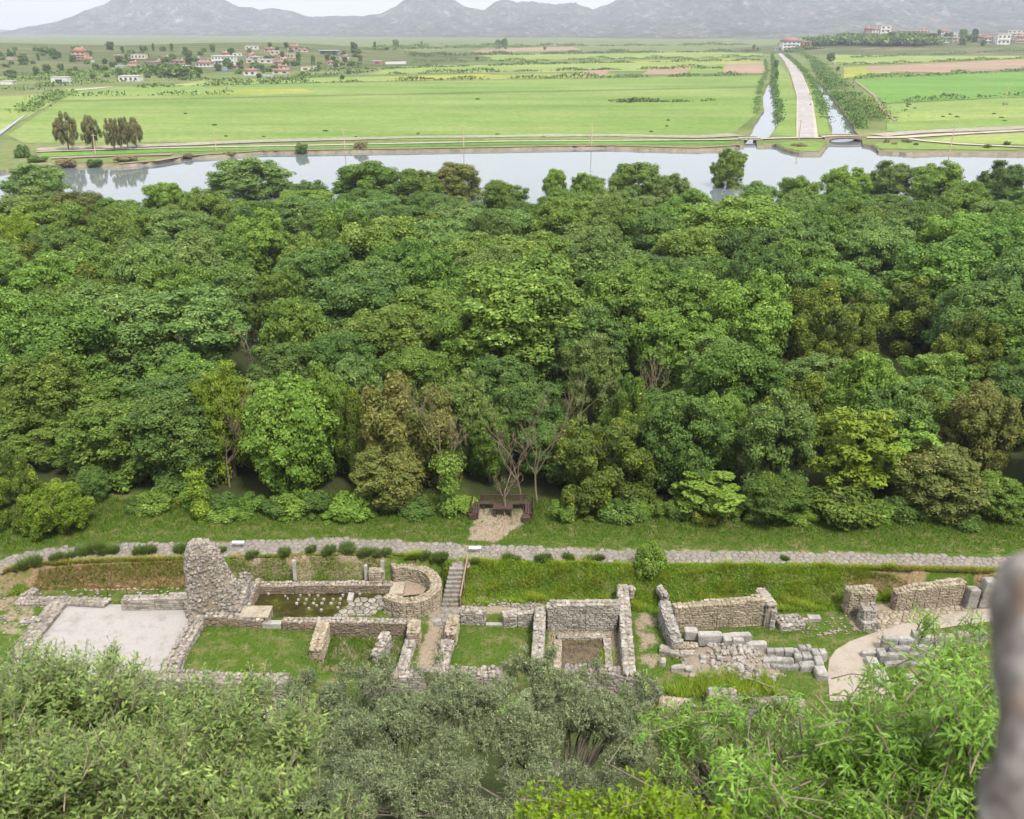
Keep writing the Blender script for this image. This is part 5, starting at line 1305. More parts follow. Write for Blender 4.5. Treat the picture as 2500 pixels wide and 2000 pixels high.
for x, y, w, h, lf in [(520, 333, 215, 10, 'leaf_olive'), (340, 378, 110, 9, 'leaf_bright'), (770, 333, 175, 11, 'leaf_mid'), (960, 338, 140, 10, 'leaf_brown'), (870, 350, 140, 10, 'leaf_mid'), (1170, 350, 66, 9.5, 'leaf_bright'), (1235, 365, 110, 9.5, 'leaf_mid'), (1345, 338, 140, 10.5, 'leaf_mid'), (1060, 375, 130, 9.5, 'leaf_mid'), (1420, 365, 110, 9.5, 'leaf_olive'), (1690, 370, 120, 9, 'leaf_mid'), (1790, 343, 115, 10, 'leaf_bright'), (1880, 340, 130, 10, 'leaf_olive'), (1985, 345, 150, 10.5, 'leaf_bright'), (2120, 340, 130, 11, 'leaf_dark'), (70, 345, 160, 9.5, 'leaf_olive'), (50, 400, 190, 9.5, 'leaf_olive'), (150, 398, 150, 9.5, 'leaf_brown'), (250, 425, 130, 9, 'leaf_mid'), (420, 400, 140, 9.5, 'leaf_mid'), (640, 375, 130, 9.5, 'leaf_dark'), (2050, 375, 120, 9.5, 'leaf_mid'), (1290, 400, 120, 10, 'leaf_olive'), (1130, 420, 120, 10, 'leaf_mid'), (1600, 380, 120, 9, 'leaf_olive')]:
    T(x, y, w, h, lf, rt.choice(['dome', 'round', 'big']), None)
# the rest of the wood
kinds = ['leaf_mid'] * 10 + ['leaf_olive'] * 4 + ['leaf_dark'] * 6 + ['leaf_laurel'] * 1 + ['leaf_bright'] * 1
yy = 53.5; nfill = 0
while yy < 168:
    xw = yy * .62 + 8; sp = (6.6 if yy < 62 else 7.6) + (yy - 53) * .035; x = -xw
    while x < xw:
        px, py = x + rt.uniform(-1.8, 1.8), yy + rt.uniform(-1.8, 1.8); x += sp
        if in_poly(np.array([px]), np.array([py]), LEFTCLEAR)[0]: continue
        if py < path_y(px) + 7.5 or py > 160: continue
        if -5 < px < 5 and py < 60: continue
        if any((px - a) ** 2 + (py - b) ** 2 < (.30 * w_ + 1.0) ** 2 for a, b, w_, h_ in TREES): continue
        near = yy < 66
        h = rt.uniform(5.5, 8) if near else rt.uniform(8.0, 12.4); w = rt.uniform(6.5, 8.5) if near else rt.uniform(9, 14.5)
        if py > 100: h = rt.uniform(8.6, 11.8)
        if py > 126: h = rt.uniform(8.0, 9.4) if px > -45 else rt.uniform(6.6, 8.2)
        if py > 142: h = rt.uniform(7.2, 8.4) if px > -45 else rt.uniform(4.8, 6.0)
        lf = rt.choice(kinds)
        plant('laurel_tree' if lf == 'leaf_laurel' else 'broadleaf_tree', wood_label(lf, px, py, w, h), px, py, nz1(px, py), w, h, lf, 'flame' if lf == 'leaf_laurel' else ('big' if w > 9.5 else rt.choice(['dome', 'round', 'round'])), GW); nfill += 1
        TREES.append((px, py, w, h))
    yy += sp * .92
print('TREES', len(TREES), 'fill', nfill)
# undergrowth along the edge
for i in range(46):
    u = 330 + i * 48 + rt.uniform(-20, 20)
    if 1120 < u < 1330: continue
    v = (1266 if u < 1120 else 1280) + rt.uniform(-14, 12) - (18 if u < 500 else 0)
    p = G(u, v, PATH_Z - .1); w = rt.uniform(1.6, 3.2)
    lf = rt.choice(['leaf_mid', 'leaf_dark', 'leaf_dark', 'leaf_bright', 'leaf_laurel'])
    plant('shrub', 'low green undergrowth shrub at the foot of the wood along grass', p.x, p.y + .8, nz1(p.x, p.y) - .05, w, rt.uniform(.9, 2.0), lf, 'low', 'undergrowth shrubs along the wood edge', 'shrub', False)
for u, v, w, h, lf, lab in [(430, 1225, 2.8, 2.6, 'leaf_dark', 'dark bramble mass at the back of the grassy clearing'), (300, 1190, 3.4, 3.0, 'leaf_mid', 'leafy green thicket at the back of the grassy clearing'), (210, 1180, 2.4, 2.2, 'leaf_dark', 'low dark thicket in the corner of the grassy clearing')]:
    p = G(u, v, 1.4); plant('shrub', lab, p.x, p.y + .8, nz1(p.x, p.y), w * 1.3, h, lf, 'low', None, 'shrub', False)
# young tree on the bank
p = G(1588, 1398, 1.2)
plant('young_tree', 'young fresh-green tree growing on the bank beside the paved path', p.x, p.y, nz1(p.x, p.y) - .1, 1.9, 2.3, 'leaf_bright', 'low', None, 'tree')
# bushes along the path edge
def tuft(seed, n=420):
    rs_ = np.random.RandomState(seed); V, Q, T_ = [], [], []
    a = rs_.rand(n) * 6.28; q = np.sqrt(rs_.rand(n)) * .38; z0 = rs_.rand(n) * .35
    b = np.stack([np.cos(a) * q, np.sin(a) * q, z0], 1); d = np.stack([np.cos(a) * (.2 + q), np.sin(a) * (.2 + q), .8 + rs_.rand(n) * .5], 1); d += rs_.randn(n, 3) * .12
    d /= np.linalg.norm(d, axis=1, keepdims=True); L = rs_.uniform(.25, .6, n)[:, None]
    s = np.cross(d, rs_.randn(n, 3)); s /= np.linalg.norm(s, axis=1, keepdims=True); s *= .03
    V = np.stack([b - s * .4, b + s, b + d * L, b - s], 1).reshape(-1, 3); V[:, 2] = np.minimum(V[:, 2], 1)
    return mesh_np('foliage', V, quads=np.arange(n * 4).reshape(n, 4), tint=rs_.rand(n))
TUF = [tuft(i) for i in range(4)]
for m_ in TUF: m_.materials.append(M['leaf_bush'])
tu = [(145, 1364, 1.0), (170, 1362, .9), (200, 1350, 1.1), (228, 1350, 1.2), (252, 1350, 1.2), (278, 1350, 1.0), (352, 1350, 1.1), (370, 1350, 1.0), (450, 1350, 1.2), (474, 1350, 1.0), (542, 1343, .7), (62, 1382, 1.0), (85, 1374, 1.1), (620, 1358, .8), (692, 1350, 1.0), (764, 1346, .8), (803, 1346, 1.0), (845, 1346, 1.1), (858, 1347, .9), (888, 1350, .9), (904, 1352, .9), (920, 1352, .8), (943, 1350, .8), (1036, 1364, .8), (1062, 1366, .8), (1084, 1366, .9), (1165, 1372, .7), (1238, 1366, .8), (1262, 1366, .7), (1318, 1366, .9), (1340, 1366, .7), (1392, 1364, .8), (1436, 1366, .7), (1468, 1364, .7), (1920, 1366, .6)]
for u, v, s in tu:
    p = G(u, v, PATH_Z); root = thing('path_bush', 'small grey-green upright bush along the near edge of the paved path', 'bush', (p.x, p.y, nz1(p.x, p.y) - .04), rt.uniform(0, 6), 'bushes along the paved path')
    for k in range(2):
        c = mobj('foliage', rt.choice(TUF), root); c.scale = (s * rt.uniform(.6, .95), s * .7, s * rt.uniform(.5, .8)); c.location = (k * .25 * s, rt.uniform(-.1, .1), 0); c.rotation_euler = (0, 0, k * 2)

# dead trees
def dead_tree(label, base, h, spread, seed, lean=0, mat='deadwood', trunk_r=.085, gens=5):
    rr = random.Random(seed); root = thing('dead_tree', label, 'tree', base); tb = Tubes(); tw = Tubes()
    def grow(p, d, L, r_, g):
        pts = [p]; q = p.copy(); dd = d.copy()
        for i in range(4):
            dd = (dd + Vector((rr.uniform(-1, 1), rr.uniform(-1, 1), rr.uniform(-.3, .8))) * .22).normalized(); q = q + dd * L / 4; pts.append(q.copy())
        (tb if g < 2 else tw).add(pts, [r_ * (1 - .14 * i) for i in range(5)], 5 if g < 2 else 4)
        if g < gens:
            for i in range((2 if g > 2 else rr.choice([2, 3, 3])) if g else 4):
                j = rr.choice([2, 3, 4]); a = rr.uniform(0, 6.28)
                nd = (dd + Vector((math.cos(a), math.sin(a), rr.uniform(-.1, .5))) * spread).normalized()
                grow(pts[j], nd, L * rr.uniform(.5, .78), max(.012, r_ * .55), g + 1)
    grow(Vector((0, 0, -.1)), Vector((lean, 0, 1)).normalized(), h * .46, trunk_r, 0)
    mobj('trunk', tb.mesh('trunk'), root, M[mat]); mobj('branches', tw.mesh('branches'), root, M[mat])
def at_g(u, v, z=PATH_Z - .1):
    p = G(u, v, z); return (p.x, p.y, nz1(p.x, p.y))
dead_tree('bare crooked tree leaning over the dark picnic table', at_g(1232, 1262), 3.8, .75, 5, -.1, trunk_r=.075)
b0 = G(1312, 1236, 1.2); dead_tree('tall bare tan tree with fan of upright branches behind benches', (b0.x, b0.y, nz1(b0.x, b0.y)), 9.0, .42, 8, .0)
b0 = G(1272, 1232, 1.2); dead_tree('slimmer bare tree beside the tall bare fan-shaped one', (b0.x, b0.y, nz1(b0.x, b0.y)), 7.6, .4, 12, -.05, trunk_r=.08)
b0 = G(1100, 1240, 1.2); dead_tree('bare pale branches rising above the ivy-clad trunk', (b0.x, b0.y, nz1(b0.x, b0.y)), 7.6, .35, 21, -.03, trunk_r=.08)
for (u, v, hz_, lab, sd) in [(640, 770, 7.5, 'pale bare branches poking from the wood beside the soft grey-green tree', 31), (545, 940, 7.6, 'twisted pale dead branches over the ivy-smothered crown', 33), (1560, 860, 8.2, 'tangle of bare twigs between laurels and grey-green crowns', 35), (1255, 585, 9.5, 'small bare grey branches sticking up deep in the wood', 37)]:
    z = 0
    for _ in range(5):
        p = G(u, v, z + hz_ * .9); z = nz1(p.x, p.y)
    dead_tree(lab, (p.x, p.y - 1.5, z), hz_, .6, sd, trunk_r=.09)
# ivy-clad trunks
def ivy_trunk(label, u, v, h, w, seed, leaf):
    b_ = at_g(u, v); root = thing('ivy_clad_trunk', label, 'tree', b_); rs_ = np.random.RandomState(seed)
    tb = Tubes(); tb.add([(0, 0, -.1), (.05, 0, h * .5), (0, .05, h)], [.14, .1, .05], 7); mobj('trunk', tb.mesh('trunk'), root, M['bark'])
    n = 3200; z = rs_.rand(n) * h; wob_ = w * (.55 + .45 * np.sin(z * 2.1 + seed) ** 2) * (1 + .7 * (z / h > .8))
    a = rs_.rand(n) * 6.28; q = wob_ * np.sqrt(rs_.rand(n)); P = np.stack([np.cos(a) * q, np.sin(a) * q, z], 1)
    Nn = np.stack([np.cos(a), np.sin(a), np.full(n, .6)], 1) + rs_.randn(n, 3) * .4
    V, Q, T_ = leaf_quads(P, Nn, rs_.uniform(.1, .2, n), .75, rs_, rs_.rand(n)); mobj('ivy', mesh_np('ivy', V, quads=Q, tint=T_), root, M[leaf])
ivy_trunk('leaning trunk wrapped in bright green ivy near the dark benches', 1098, 1262, 4.4, .75, 3, 'leaf_bright')
ivy_trunk('short ivy-topped stump at the edge of the grassy clearing', 492, 1272, 3.6, .6, 6, 'leaf_lime')

# ------------------------------------------------------------------ grass (nobody could count it)
def blades(name, X, Y, H, W, mat, rs_, zoff=0.0, tint=None):
    n = len(X); Z = nz(X, Y) + zoff - .01
    a = rs_.rand(n) * 6.28; lean = .25 + rs_.rand(n) * .9
    b = np.stack([X, Y, Z], 1); s = np.stack([np.cos(a), np.sin(a), np.zeros(n)], 1) * (W / 2)[:, None]
    tip = b + np.stack([np.cos(a + 1.6) * lean * H, np.sin(a + 1.6) * lean * H, H], 1)
    V = np.stack([b - s, b + s, tip], 1).reshape(-1, 3)
    me_ = mesh_np(name, V, tris=np.arange(n * 3).reshape(n, 3), tint=rs_.rand(n) if tint is None else tint)
    return struct(mobj(name, me_, mat=mat), 'stuff')
rs_ = np.random.RandomState(9)
def sample(n, u0, u1, fy0, fy1):
    X = rs_.uniform(u0, u1, n); lo, hi = fy0(X), fy1(X); t_ = rs_.rand(n); return X, lo + (hi - lo) * t_
x480, x960, x2040, x600 = G(480, 1400, .7).x, G(960, 1400, .7).x, G(2040, 1400, .7).x, G(560, 1400, .7).x
X, Y = sample(62000, G(990, 1400, .7).x, x2040 + 3, lambda x: foot_y(x) - .5, lambda x: path_y(x) - .85)
cl = .5 + .5 * np.sin(X * 2.3 + np.sin(Y * 3) * 2) * np.sin(Y * 4.1 + X)
blades('bank_grass', X, Y, rs_.uniform(.10, .30, len(X)) * (.5 + 1.6 * cl ** 2), rs_.uniform(.02, .05, len(X)), M['grass'], rs_, tint=np.clip(rs_.rand(len(X)) * .6 + cl * .4, 0, 1))
X, Y = sample(11000, x600, x960 + .6, lambda x: foot_y(x) + .05, lambda x: path_y(x) - .95)
k_ = np.sin(X * 1.7 + 1) + np.sin(Y * 5 + X * 2.3) > -.35; X, Y = X[k_], Y[k_]
blades('bank_grass', X, Y, rs_.uniform(.04, .16, len(X)), rs_.uniform(.03, .07, len(X)), M['ivy'], rs_)
X, Y = sample(7000, x600, x960 + .6, lambda x: foot_y(x) + .05, lambda x: path_y(x) - .9)
blades('dry_grass', X, Y, rs_.uniform(.04, .16, len(X)), rs_.uniform(.02, .05, len(X)), M['drygrass'], rs_)
X, Y = sample(14000, -29, x480, lambda x: foot_y(x), lambda x: path_y(x) - .9)
blades('dry_grass', X, Y, rs_.uniform(.08, .3, len(X)), rs_.uniform(.02, .05, len(X)), M['drygrass'], rs_)
X, Y = sample(8000, x2040, 33, lambda x: foot_y(x), lambda x: path_y(x) - .8)
blades('dry_grass', X, Y, rs_.uniform(.08, .3, len(X)), rs_.uniform(.02, .05, len(X)), M['drygrass'], rs_)
X, Y = sample(5000, x2040 - 1, 33, lambda x: path_y(x) - 1.25, lambda x: path_y(x) - .8)
blades('verge_grass', X, Y, rs_.uniform(.1, .3, len(X)), rs_.uniform(.02, .05, len(X)), M['grass'], rs_)
X, Y = sample(6000, -29, x480, lambda x: path_y(x) - 1.5, lambda x: path_y(x) - .95)
blades('verge_grass', X, Y, rs_.uniform(.1, .35, len(X)), rs_.uniform(.02, .05, len(X)), M['grass'], rs_)
X, Y = sample(60000, -32, 33, lambda x: path_y(x) + .85, lambda x: path_y(x) + 6.5)
keep = ~in_poly(X, Y, CLEAR) | (rs_.rand(len(X)) < .12); X, Y = X[keep], Y[keep]
far_ = np.clip((Y - path_y(X) - 1.2) / 4, 0, 1)
blades('verge_grass', X, Y, rs_.uniform(.06, .16, len(X)) + far_ * rs_.uniform(.05, .32, len(X)), rs_.uniform(.025, .055, len(X)), M['lawn'], rs_)
X, Y = sample(60000, -26, 20, lambda x: front_y(x) + .6, lambda x: foot_y(x) - .1)
keep = ~in_poly(X, Y, court) & ~in_poly(X, Y, POOL) & ~in_poly(X, Y, MUD)
for poly_, k in DIRT: keep &= ~in_poly(X, Y, poly_) | (rs_.rand(len(X)) < .35 * (1 - k))
keep &= ~in_poly(X, Y, [G(u, v, 0) for u, v in gp])
X, Y = X[keep], Y[keep]
blades('lawn_grass', X, Y, rs_.uniform(.03, .1, len(X)), rs_.uniform(.02, .045, len(X)), M['lawn'], rs_)
hol = [G(u, v, 0) for u, v in [(1625, 1690), (1700, 1655), (1800, 1640), (1870, 1650), (1900, 1700), (1640, 1706)]]
X = rs_.uniform(min(p.x for p in hol), max(p.x for p in hol), 9000); Y = rs_.uniform(min(p.y for p in hol), max(p.y for p in hol), 9000); k_ = in_poly(X, Y, hol); X, Y = X[k_], Y[k_]
blades('hollow_reeds', X, Y, rs_.uniform(.15, .5, len(X)) * (.6 + .6 * (np.sin(X * 2) > -.2)), rs_.uniform(.02, .04, len(X)), M['grass'], rs_)
X, Y = sample(3000, G(790, 1560, 0).x, G(990, 1560, 0).x, lambda x: np.full(len(x), G(800, 1625, 0).y), lambda x: np.full(len(x), G(800, 1535, 0).y))
blades('room_weeds', X, Y, rs_.uniform(.1, .35, len(X)), rs_.uniform(.02, .04, len(X)), M['lawn'], rs_)
mx0, mx1, my0, my1 = MUD[0].x, MUD[1].x, G(1420, 1630, 0).y, MUD[0].y
X = mx0 + (mx1 - mx0) * rs_.rand(1500) ** .6; Y = rs_.uniform(my0, my1, 1500)
blades('pit_reeds', X, Y, rs_.uniform(.05, .3, 1500), rs_.uniform(.015, .03, 1500), M['drygrass'], rs_)
X = mx1 - .5 * rs_.rand(900) ** 2; Y = rs_.uniform(my0, my0 + 1.2, 900)
blades('pit_reeds', X, Y, rs_.uniform(.15, .5, 900), rs_.uniform(.02, .03, 900), M['grass'], rs_)
def pebbles(name, poly, n, mk, smin, smax):
    X = rs_.uniform(min(p.x for p in poly), max(p.x for p in poly), n); Y = rs_.uniform(min(p.y for p in poly), max(p.y for p in poly), n); k_ = in_poly(X, Y, poly); X, Y = X[k_], Y[k_]
    Vs, Ts = [], []
    for i, (x, y) in enumerate(zip(X, Y)): Vs.append(ICO[0] * rs_.uniform(smin, smax) * np.array([1, .8, .5]) + np.array([x, y, .04])); Ts.append(ICO[1] + 12 * i)
    me_ = mesh_np(name, np.concatenate(Vs), tris=np.concatenate(Ts)); struct(mobj(name, me_, mat=M[mk]), 'stuff')
pebbles('court_pebbles', court, 700, 'marble', .012, .032)
pebbles('path_pebbles', [G(u, v, 0) for u, v in gp], 400, 'rubble', .015, .04)
pebbles('scattered_rubble', [G(-60, 1440, 0), G(470, 1436, 0), G(470, 1452, 0), G(60, 1462, 0), G(20, 1560, 0), G(-60, 1560, 0)], 420, 'rubble', .03, .12)
pebbles('scattered_rubble', [G(1000, 1465, 0), G(1330, 1465, 0), G(1330, 1484, 0), G(1000, 1480, 0)], 160, 'rubble', .03, .13)
pebbles('scattered_rubble', [G(1900, 1530, 0), G(2090, 1500, 0), G(2100, 1545, 0), G(1960, 1560, 0)], 160, 'rubble', .03, .12)
# weeds at the foot of the walls
X = rs_.uniform(-25, 20, 30000); Y = rs_.uniform(34, 44.5, 30000); near_ = np.zeros(len(X), bool)
for o_ in list(bpy.data.objects):
    if o_.type == 'MESH' and o_.name.startswith('core') and o_.parent:
        c_ = o_.parent.location; co_ = np.array([v.co[:2] for v in o_.data.vertices][::5]) + np.array([c_.x, c_.y])
        for q in co_[::2]:
            d2 = (X - q[0]) ** 2 + (Y - q[1]) ** 2; near_ |= (d2 < .55 ** 2) & (d2 > .25 ** 2)
near_ &= ~in_poly(X, Y, POOL) & ~in_poly(X, Y, court) & (Y > front_y(X) + .4) & (rs_.rand(len(X)) < .8)
X, Y = X[near_], Y[near_]
blades('wall_foot_weeds', X, Y, rs_.uniform(.06, .28, len(X)), rs_.uniform(.025, .05, len(X)), M['lawn'], rs_)
# ivy over the pool bank and wall weeds, as loose leaves
def weeds(name, n, poly, z0, z1, size, mat):
    X = rs_.uniform(min(p.x for p in poly), max(p.x for p in poly), n); Y = rs_.uniform(min(p.y for p in poly), max(p.y for p in poly), n); k_ = in_poly(X, Y, poly); X, Y = X[k_], Y[k_]
    P = np.stack([X, Y, nz(X, Y) + rs_.uniform(z0, z1, len(X))], 1); Nn = rs_.randn(len(X), 3) * .6 + np.array([0, -.4, 1])
    V, Q, T_ = leaf_quads(P, Nn, rs_.uniform(.6, 1.3, len(X)) * size, .7, rs_, rs_.rand(len(X)))
    return struct(mobj(name, mesh_np(name, V, quads=Q, tint=T_), mat=mat), 'stuff')
bankp = [Vector((x, float(foot_y(x)) + .1, 0)) for x in np.linspace(x600, x960, 20)] + [Vector((x, float(path_y(x)) - 1.3, 0)) for x in np.linspace(x960, x600, 20)]
weeds('bank_ivy', 4500, bankp, 0, .12, .09, M['ivy'])
bankp = [Vector((x, float(foot_y(x)) + .1, 0)) for x in np.linspace(G(1000, 1400, .7).x, x2040, 40)] + [Vector((x, float(path_y(x)) - 1.0, 0)) for x in np.linspace(x2040, G(1000, 1400, .7).x, 40)]
weeds('bank_weeds', 6000, bankp, .03, .3, .09, M['ivy'])

# ------------------------------------------------------------------ foreground shrubs and trees
def curved_leaves(P, D, Nn, L, asp, droop, tint):
    """long leaves in three pieces that bend over"""
    n = len(P); D = D / np.linalg.norm(D, axis=1, keepdims=True); Sd = np.cross(D, Nn); Sd /= np.linalg.norm(Sd, axis=1, keepdims=True) + 1e-9
    L = L[:, None]; dn = np.array([0, 0, -1.0]) * droop * L
    W = L * asp
    p1, p2, p3 = P + D * L * .33 + dn * .08, P + D * L * .7 + dn * .36, P + D * L + dn * .9
    V = np.stack([P, p1 - Sd * W * .5, p1 + Sd * W * .5, p2 - Sd * W * .42, p2 + Sd * W * .42, p3], 1).reshape(-1, 3)
    b = (np.arange(n) * 6)[:, None]
    Tt = np.concatenate([b + np.array([[0, 1, 2]]), b + np.array([[3, 5, 4]])]); Qq = b + np.array([[1, 3, 4, 2]])
    return V, Qq, Tt, np.concatenate([tint, tint, tint])
def shoot_shrub(name, label, cat, base, blobs, n_shoots, leaf_mat, stem_mat, leafL, asp, per, droop, shootL, dirw=(0, 0, .9), seed=1, stem_r=.004, limbs=14, jitter=.5, whorl=.55, limb_r=.03):
    """a bush made of leafy shoots that fill ellipsoids; blobs = (centre, radii)"""
    rs_ = np.random.RandomState(seed); root = thing(name, label, cat, tuple(base)); o = np.array(base)
    C = np.array([list(c) for c, r_ in blobs]); Rd = np.array([list(r_) for c, r_ in blobs])
    w = (Rd ** 2).sum(1); w = w / w.sum(); k = rs_.choice(len(C), n_shoots, p=w)
    d = rs_.randn(n_shoots, 3); d /= np.linalg.norm(d, axis=1, keepdims=True); d[:, 2] = np.where((d[:, 2] < -.2) & (rs_.rand(n_shoots) < .6), -d[:, 2], d[:, 2])
    rad = rs_.rand(n_shoots) ** .38 * 1.0
    tip = C[k] + d * Rd[k] * rad[:, None]
    dirs = d * .55 + np.array(dirw) + rs_.randn(n_shoots, 3) * jitter * .5; dirs /= np.linalg.norm(dirs, axis=1, keepdims=True)
    SL = shootL * rs_.uniform(.55, 1.3, n_shoots); start = tip - dirs * SL[:, None]
    tb = Tubes()
    vis = rs_.rand(n_shoots)
    for i in range(n_shoots):
        if vis[i] < .5:
            m_ = (start[i] + tip[i]) / 2 + rs_.randn(3) * SL[i] * .04
            tb.add([Vector(start[i] - o), Vector(m_ - o), Vector(tip[i] - o)], [stem_r * 1.5, stem_r, stem_r * .5], 3)
    for i in range(limbs):
        j = rs_.randint(n_shoots); e = start[j]; b_ = np.array(base) + rs_.randn(3) * np.array([.12, .12, .02]); mid = (b_ * .45 + e * .55) + rs_.randn(3) * .12
        tb.add([Vector(b_ - o), Vector(mid - o), Vector(e - o)], [limb_r, limb_r * .55, limb_r * .22], 5)
    mobj('branches', tb.mesh('branches'), root, M[stem_mat])
    nl = int(per); t_ = np.tile(np.linspace(.12, 1.0, nl), n_shoots); ii = np.repeat(np.arange(n_shoots), nl)
    P = start[ii] + (tip - start)[ii] * t_[:, None]
    sd = rs_.randn(len(ii), 3); sd -= dirs[ii] * (sd * dirs[ii]).sum(1, keepdims=True); sd /= np.linalg.norm(sd, axis=1, keepdims=True)
    D = dirs[ii] * whorl + sd; Nn = np.cross(sd, dirs[ii]); Nn = np.cross(D, Nn) + rs_.randn(len(ii), 3) * .2
    st_ = rs_.rand(n_shoots)
    if droop < .08:                       # short straight leaves
        L_ = (leafL * rs_.uniform(.6, 1.25, len(ii)))[:, None]; D = D / np.linalg.norm(D, axis=1, keepdims=True); S_ = np.cross(D, Nn); S_ /= np.linalg.norm(S_, axis=1, keepdims=True) + 1e-9; b_ = P - o
        V = np.stack([b_, b_ + D * L_ * .5 + S_ * L_ * asp * .5, b_ + D * L_, b_ + D * L_ * .5 - S_ * L_ * asp * .5], 1).reshape(-1, 3)
        mobj('leaves', mesh_np('leaves', V, quads=np.arange(len(V)).reshape(-1, 4), tint=np.clip(rs_.rand(len(ii)) * .65 + st_[ii] * .35, 0, 1)), root, M[leaf_mat]); return root
    V, Q, T_, tt = curved_leaves(P - o, D, Nn, leafL * rs_.uniform(.6, 1.25, len(ii)) * (1 - .35 * (t_ > .93)), asp, droop, np.clip(rs_.rand(len(ii)) * .65 + st_[ii] * .35, 0, 1))
    mobj('leaves', mesh_np('leaves', V, quads=Q, tris=T_, tint=tt), root, M[leaf_mat])
    return root
def at_d(u, v, d):                       # a photograph point at distance d metres from the lens
    r_ = ray(u, v); return Vector((0, 0, CAM_Z)) + r_ / r_.length * d
def ground_under(p): return Vector((p.x, p.y, nz1(p.x, p.y)))
def sub_blobs(blobs, k, f0, f1, seed):
    rs_ = np.random.RandomState(seed); out_ = []
    for c, r_ in blobs:
        m_ = min(r_)
        for _ in range(k):
            d = rs_.randn(3); d /= np.linalg.norm(d); d[2] = abs(d[2]) if rs_.rand() < .7 else d[2]
            q = rs_.uniform(.15, .95); s = m_ * rs_.uniform(f0, f1)
            out_.append((Vector((c[0] + d[0] * r_[0] * q, c[1] + d[1] * r_[1] * q, c[2] + d[2] * r_[2] * q)), (s, s, s * .8)))
    return out_
# leafy shrub at the left
c0 = at_d(300, 1900, 8.2)
bl = [(at_d(140, 1790, 8.6), (1.05, .9, .75)), (at_d(430, 1830, 8.4), (1.1, .9, .62)), (at_d(640, 1930, 8.0), (.65, .8, .6)), (at_d(60, 1960, 7.4), (.9, .8, .7)), (at_d(350, 2010, 7.4), (1.1, .8, .6)), (at_d(-200, 1800, 8.4), (.9, .9, .9)), (at_d(650, 2080, 7.4), (.7, .8, .5))]
shoot_shrub('leafy_shrub', 'big leafy evergreen shrub with pale twigs on the slope below the court', 'shrub', ground_under(at_d(300, 2000, 8.6)), sub_blobs(bl, 14, .3, .6, 2), 4300, 'leaf_shoot', 'tan_stem', .060, .29, 15, .1, .34, (.12, .1, 1.0), 3, .0045, 120, limb_r=.018)
bl2 = [(at_d(140, 1640, 9.2), (.42, .4, .30)), (at_d(330, 1690, 9.0), (.5, .4, .24)), (at_d(40, 1610, 9.4), (.4, .4, .28)), (at_d(265, 1600, 9.2), (.14, .12, .24)), (at_d(480, 1690, 9.0), (.4, .4, .2))]
shoot_shrub('leafy_shrub', 'taller sparse shoots standing up against the white gravel', 'shrub', ground_under(at_d(200, 1800, 9.6)), bl2, 420, 'leaf_shoot', 'tan_stem', .062, .25, 17, .1, .55, (.1, .05, 1.3), 5, .0045, 10)
# silver olives in the middle
def olive(label, blobs, n, seed, base, mat='leaf_oleaster', L=.085, sl=.4):
    blobs = sub_blobs(blobs, 11, .2, .46, seed); n = int(n * 1.25)
    return shoot_shrub('olive_tree', label, 'tree', base, blobs, n, mat, 'bark', L, .28, 14, .05, sl, (0, 0, .55), seed, .005, 46, jitter=.9, limb_r=.055)
D1 = 27.0
bl = [(at_d(960, 1758, 27), (2.2, 1.9, 1.5)), (at_d(900, 1648, 28), (1.1, 1.2, .75)), (at_d(1060, 1658, 28.4), (1.3, 1.0, .5)), (at_d(1010, 1768, 26.5), (1.6, 1.4, 1.2)), (at_d(1130, 1728, 27), (1.5, 1.6, 1.4)), (at_d(880, 1868, 25.5), (1.3, 1.4, 1.4)), (at_d(1080, 1898, 25), (1.6, 1.5, 1.4))]
olive('wide silver-grey olive tree below the corridor and sunken room', bl, 5600, 11, ground_under(at_d(1000, 1918, 27)))
bl = [(at_d(1330, 1688, 27.5), (1.5, 1.5, 1.2)), (at_d(1470, 1758, 26.8), (1.7, 1.6, 1.4)), (at_d(1330, 1828, 26), (1.6, 1.5, 1.4)), (at_d(1280, 1618, 28.3), (.9, .9, .6)), (at_d(1420, 1658, 28.4), (1.3, 1.0, .6)), (at_d(1540, 1698, 28), (1.0, 1.0, .6)), (at_d(1400, 1758, 27), (1.6, 1.4, 1.2)), (at_d(1530, 1868, 25.5), (1.3, 1.3, 1.1)), (at_d(1200, 1798, 26), (1.2, 1.3, 1.3))]
olive('tall silver-grey olive tree below the muddy room', bl, 6300, 12, ground_under(at_d(1380, 1918, 27)))
bl = [(at_d(760, 1728, 27.5), (1.5, 1.5, .9)), (at_d(620, 1708, 28), (1.2, 1.2, .55)), (at_d(850, 1928, 24), (1.3, 1.2, 1.1)), (at_d(720, 1868, 26), (1.2, 1.3, 1.2))]
olive('lower olive crown behind the leafy shrub, under the lawn wall', bl, 2600, 13, ground_under(at_d(740, 1918, 28)))
bl = [(at_d(1260, 2000, 20), (1.5, 1.2, .9)), (at_d(1420, 1960, 20.5), (1.0, 1.0, .8)), (at_d(1100, 2050, 20), (1.2, 1.0, .7)), (at_d(1110, 1965, 21), (1.3, 1.1, .8)), (at_d(960, 1985, 21), (1.2, 1.1, .8)), (at_d(850, 1960, 21.5), (.9, .9, .8)), (at_d(1290, 1930, 22), (1.2, 1.1, .8)), (at_d(1450, 1920, 22), (1.1, 1.0, .8))]
olive('nearer small pale olive in front of the two tall silver olives', bl, 3600, 14, ground_under(at_d(1300, 2100, 21)), L=.075)
bl = [(at_d(1730, 1790, 19), (1.3, 1.2, .75)), (at_d(1880, 1800, 19), (1.0, 1.0, .8)), (at_d(1680, 1880, 18), (1.1, 1.0, .8)), (at_d(1850, 1920, 17.5), (1.2, 1.0, .8)), (at_d(2060, 1775, 20), (.9, .8, .45)), (at_d(2150, 1800, 19), (.8, .8, .5))]
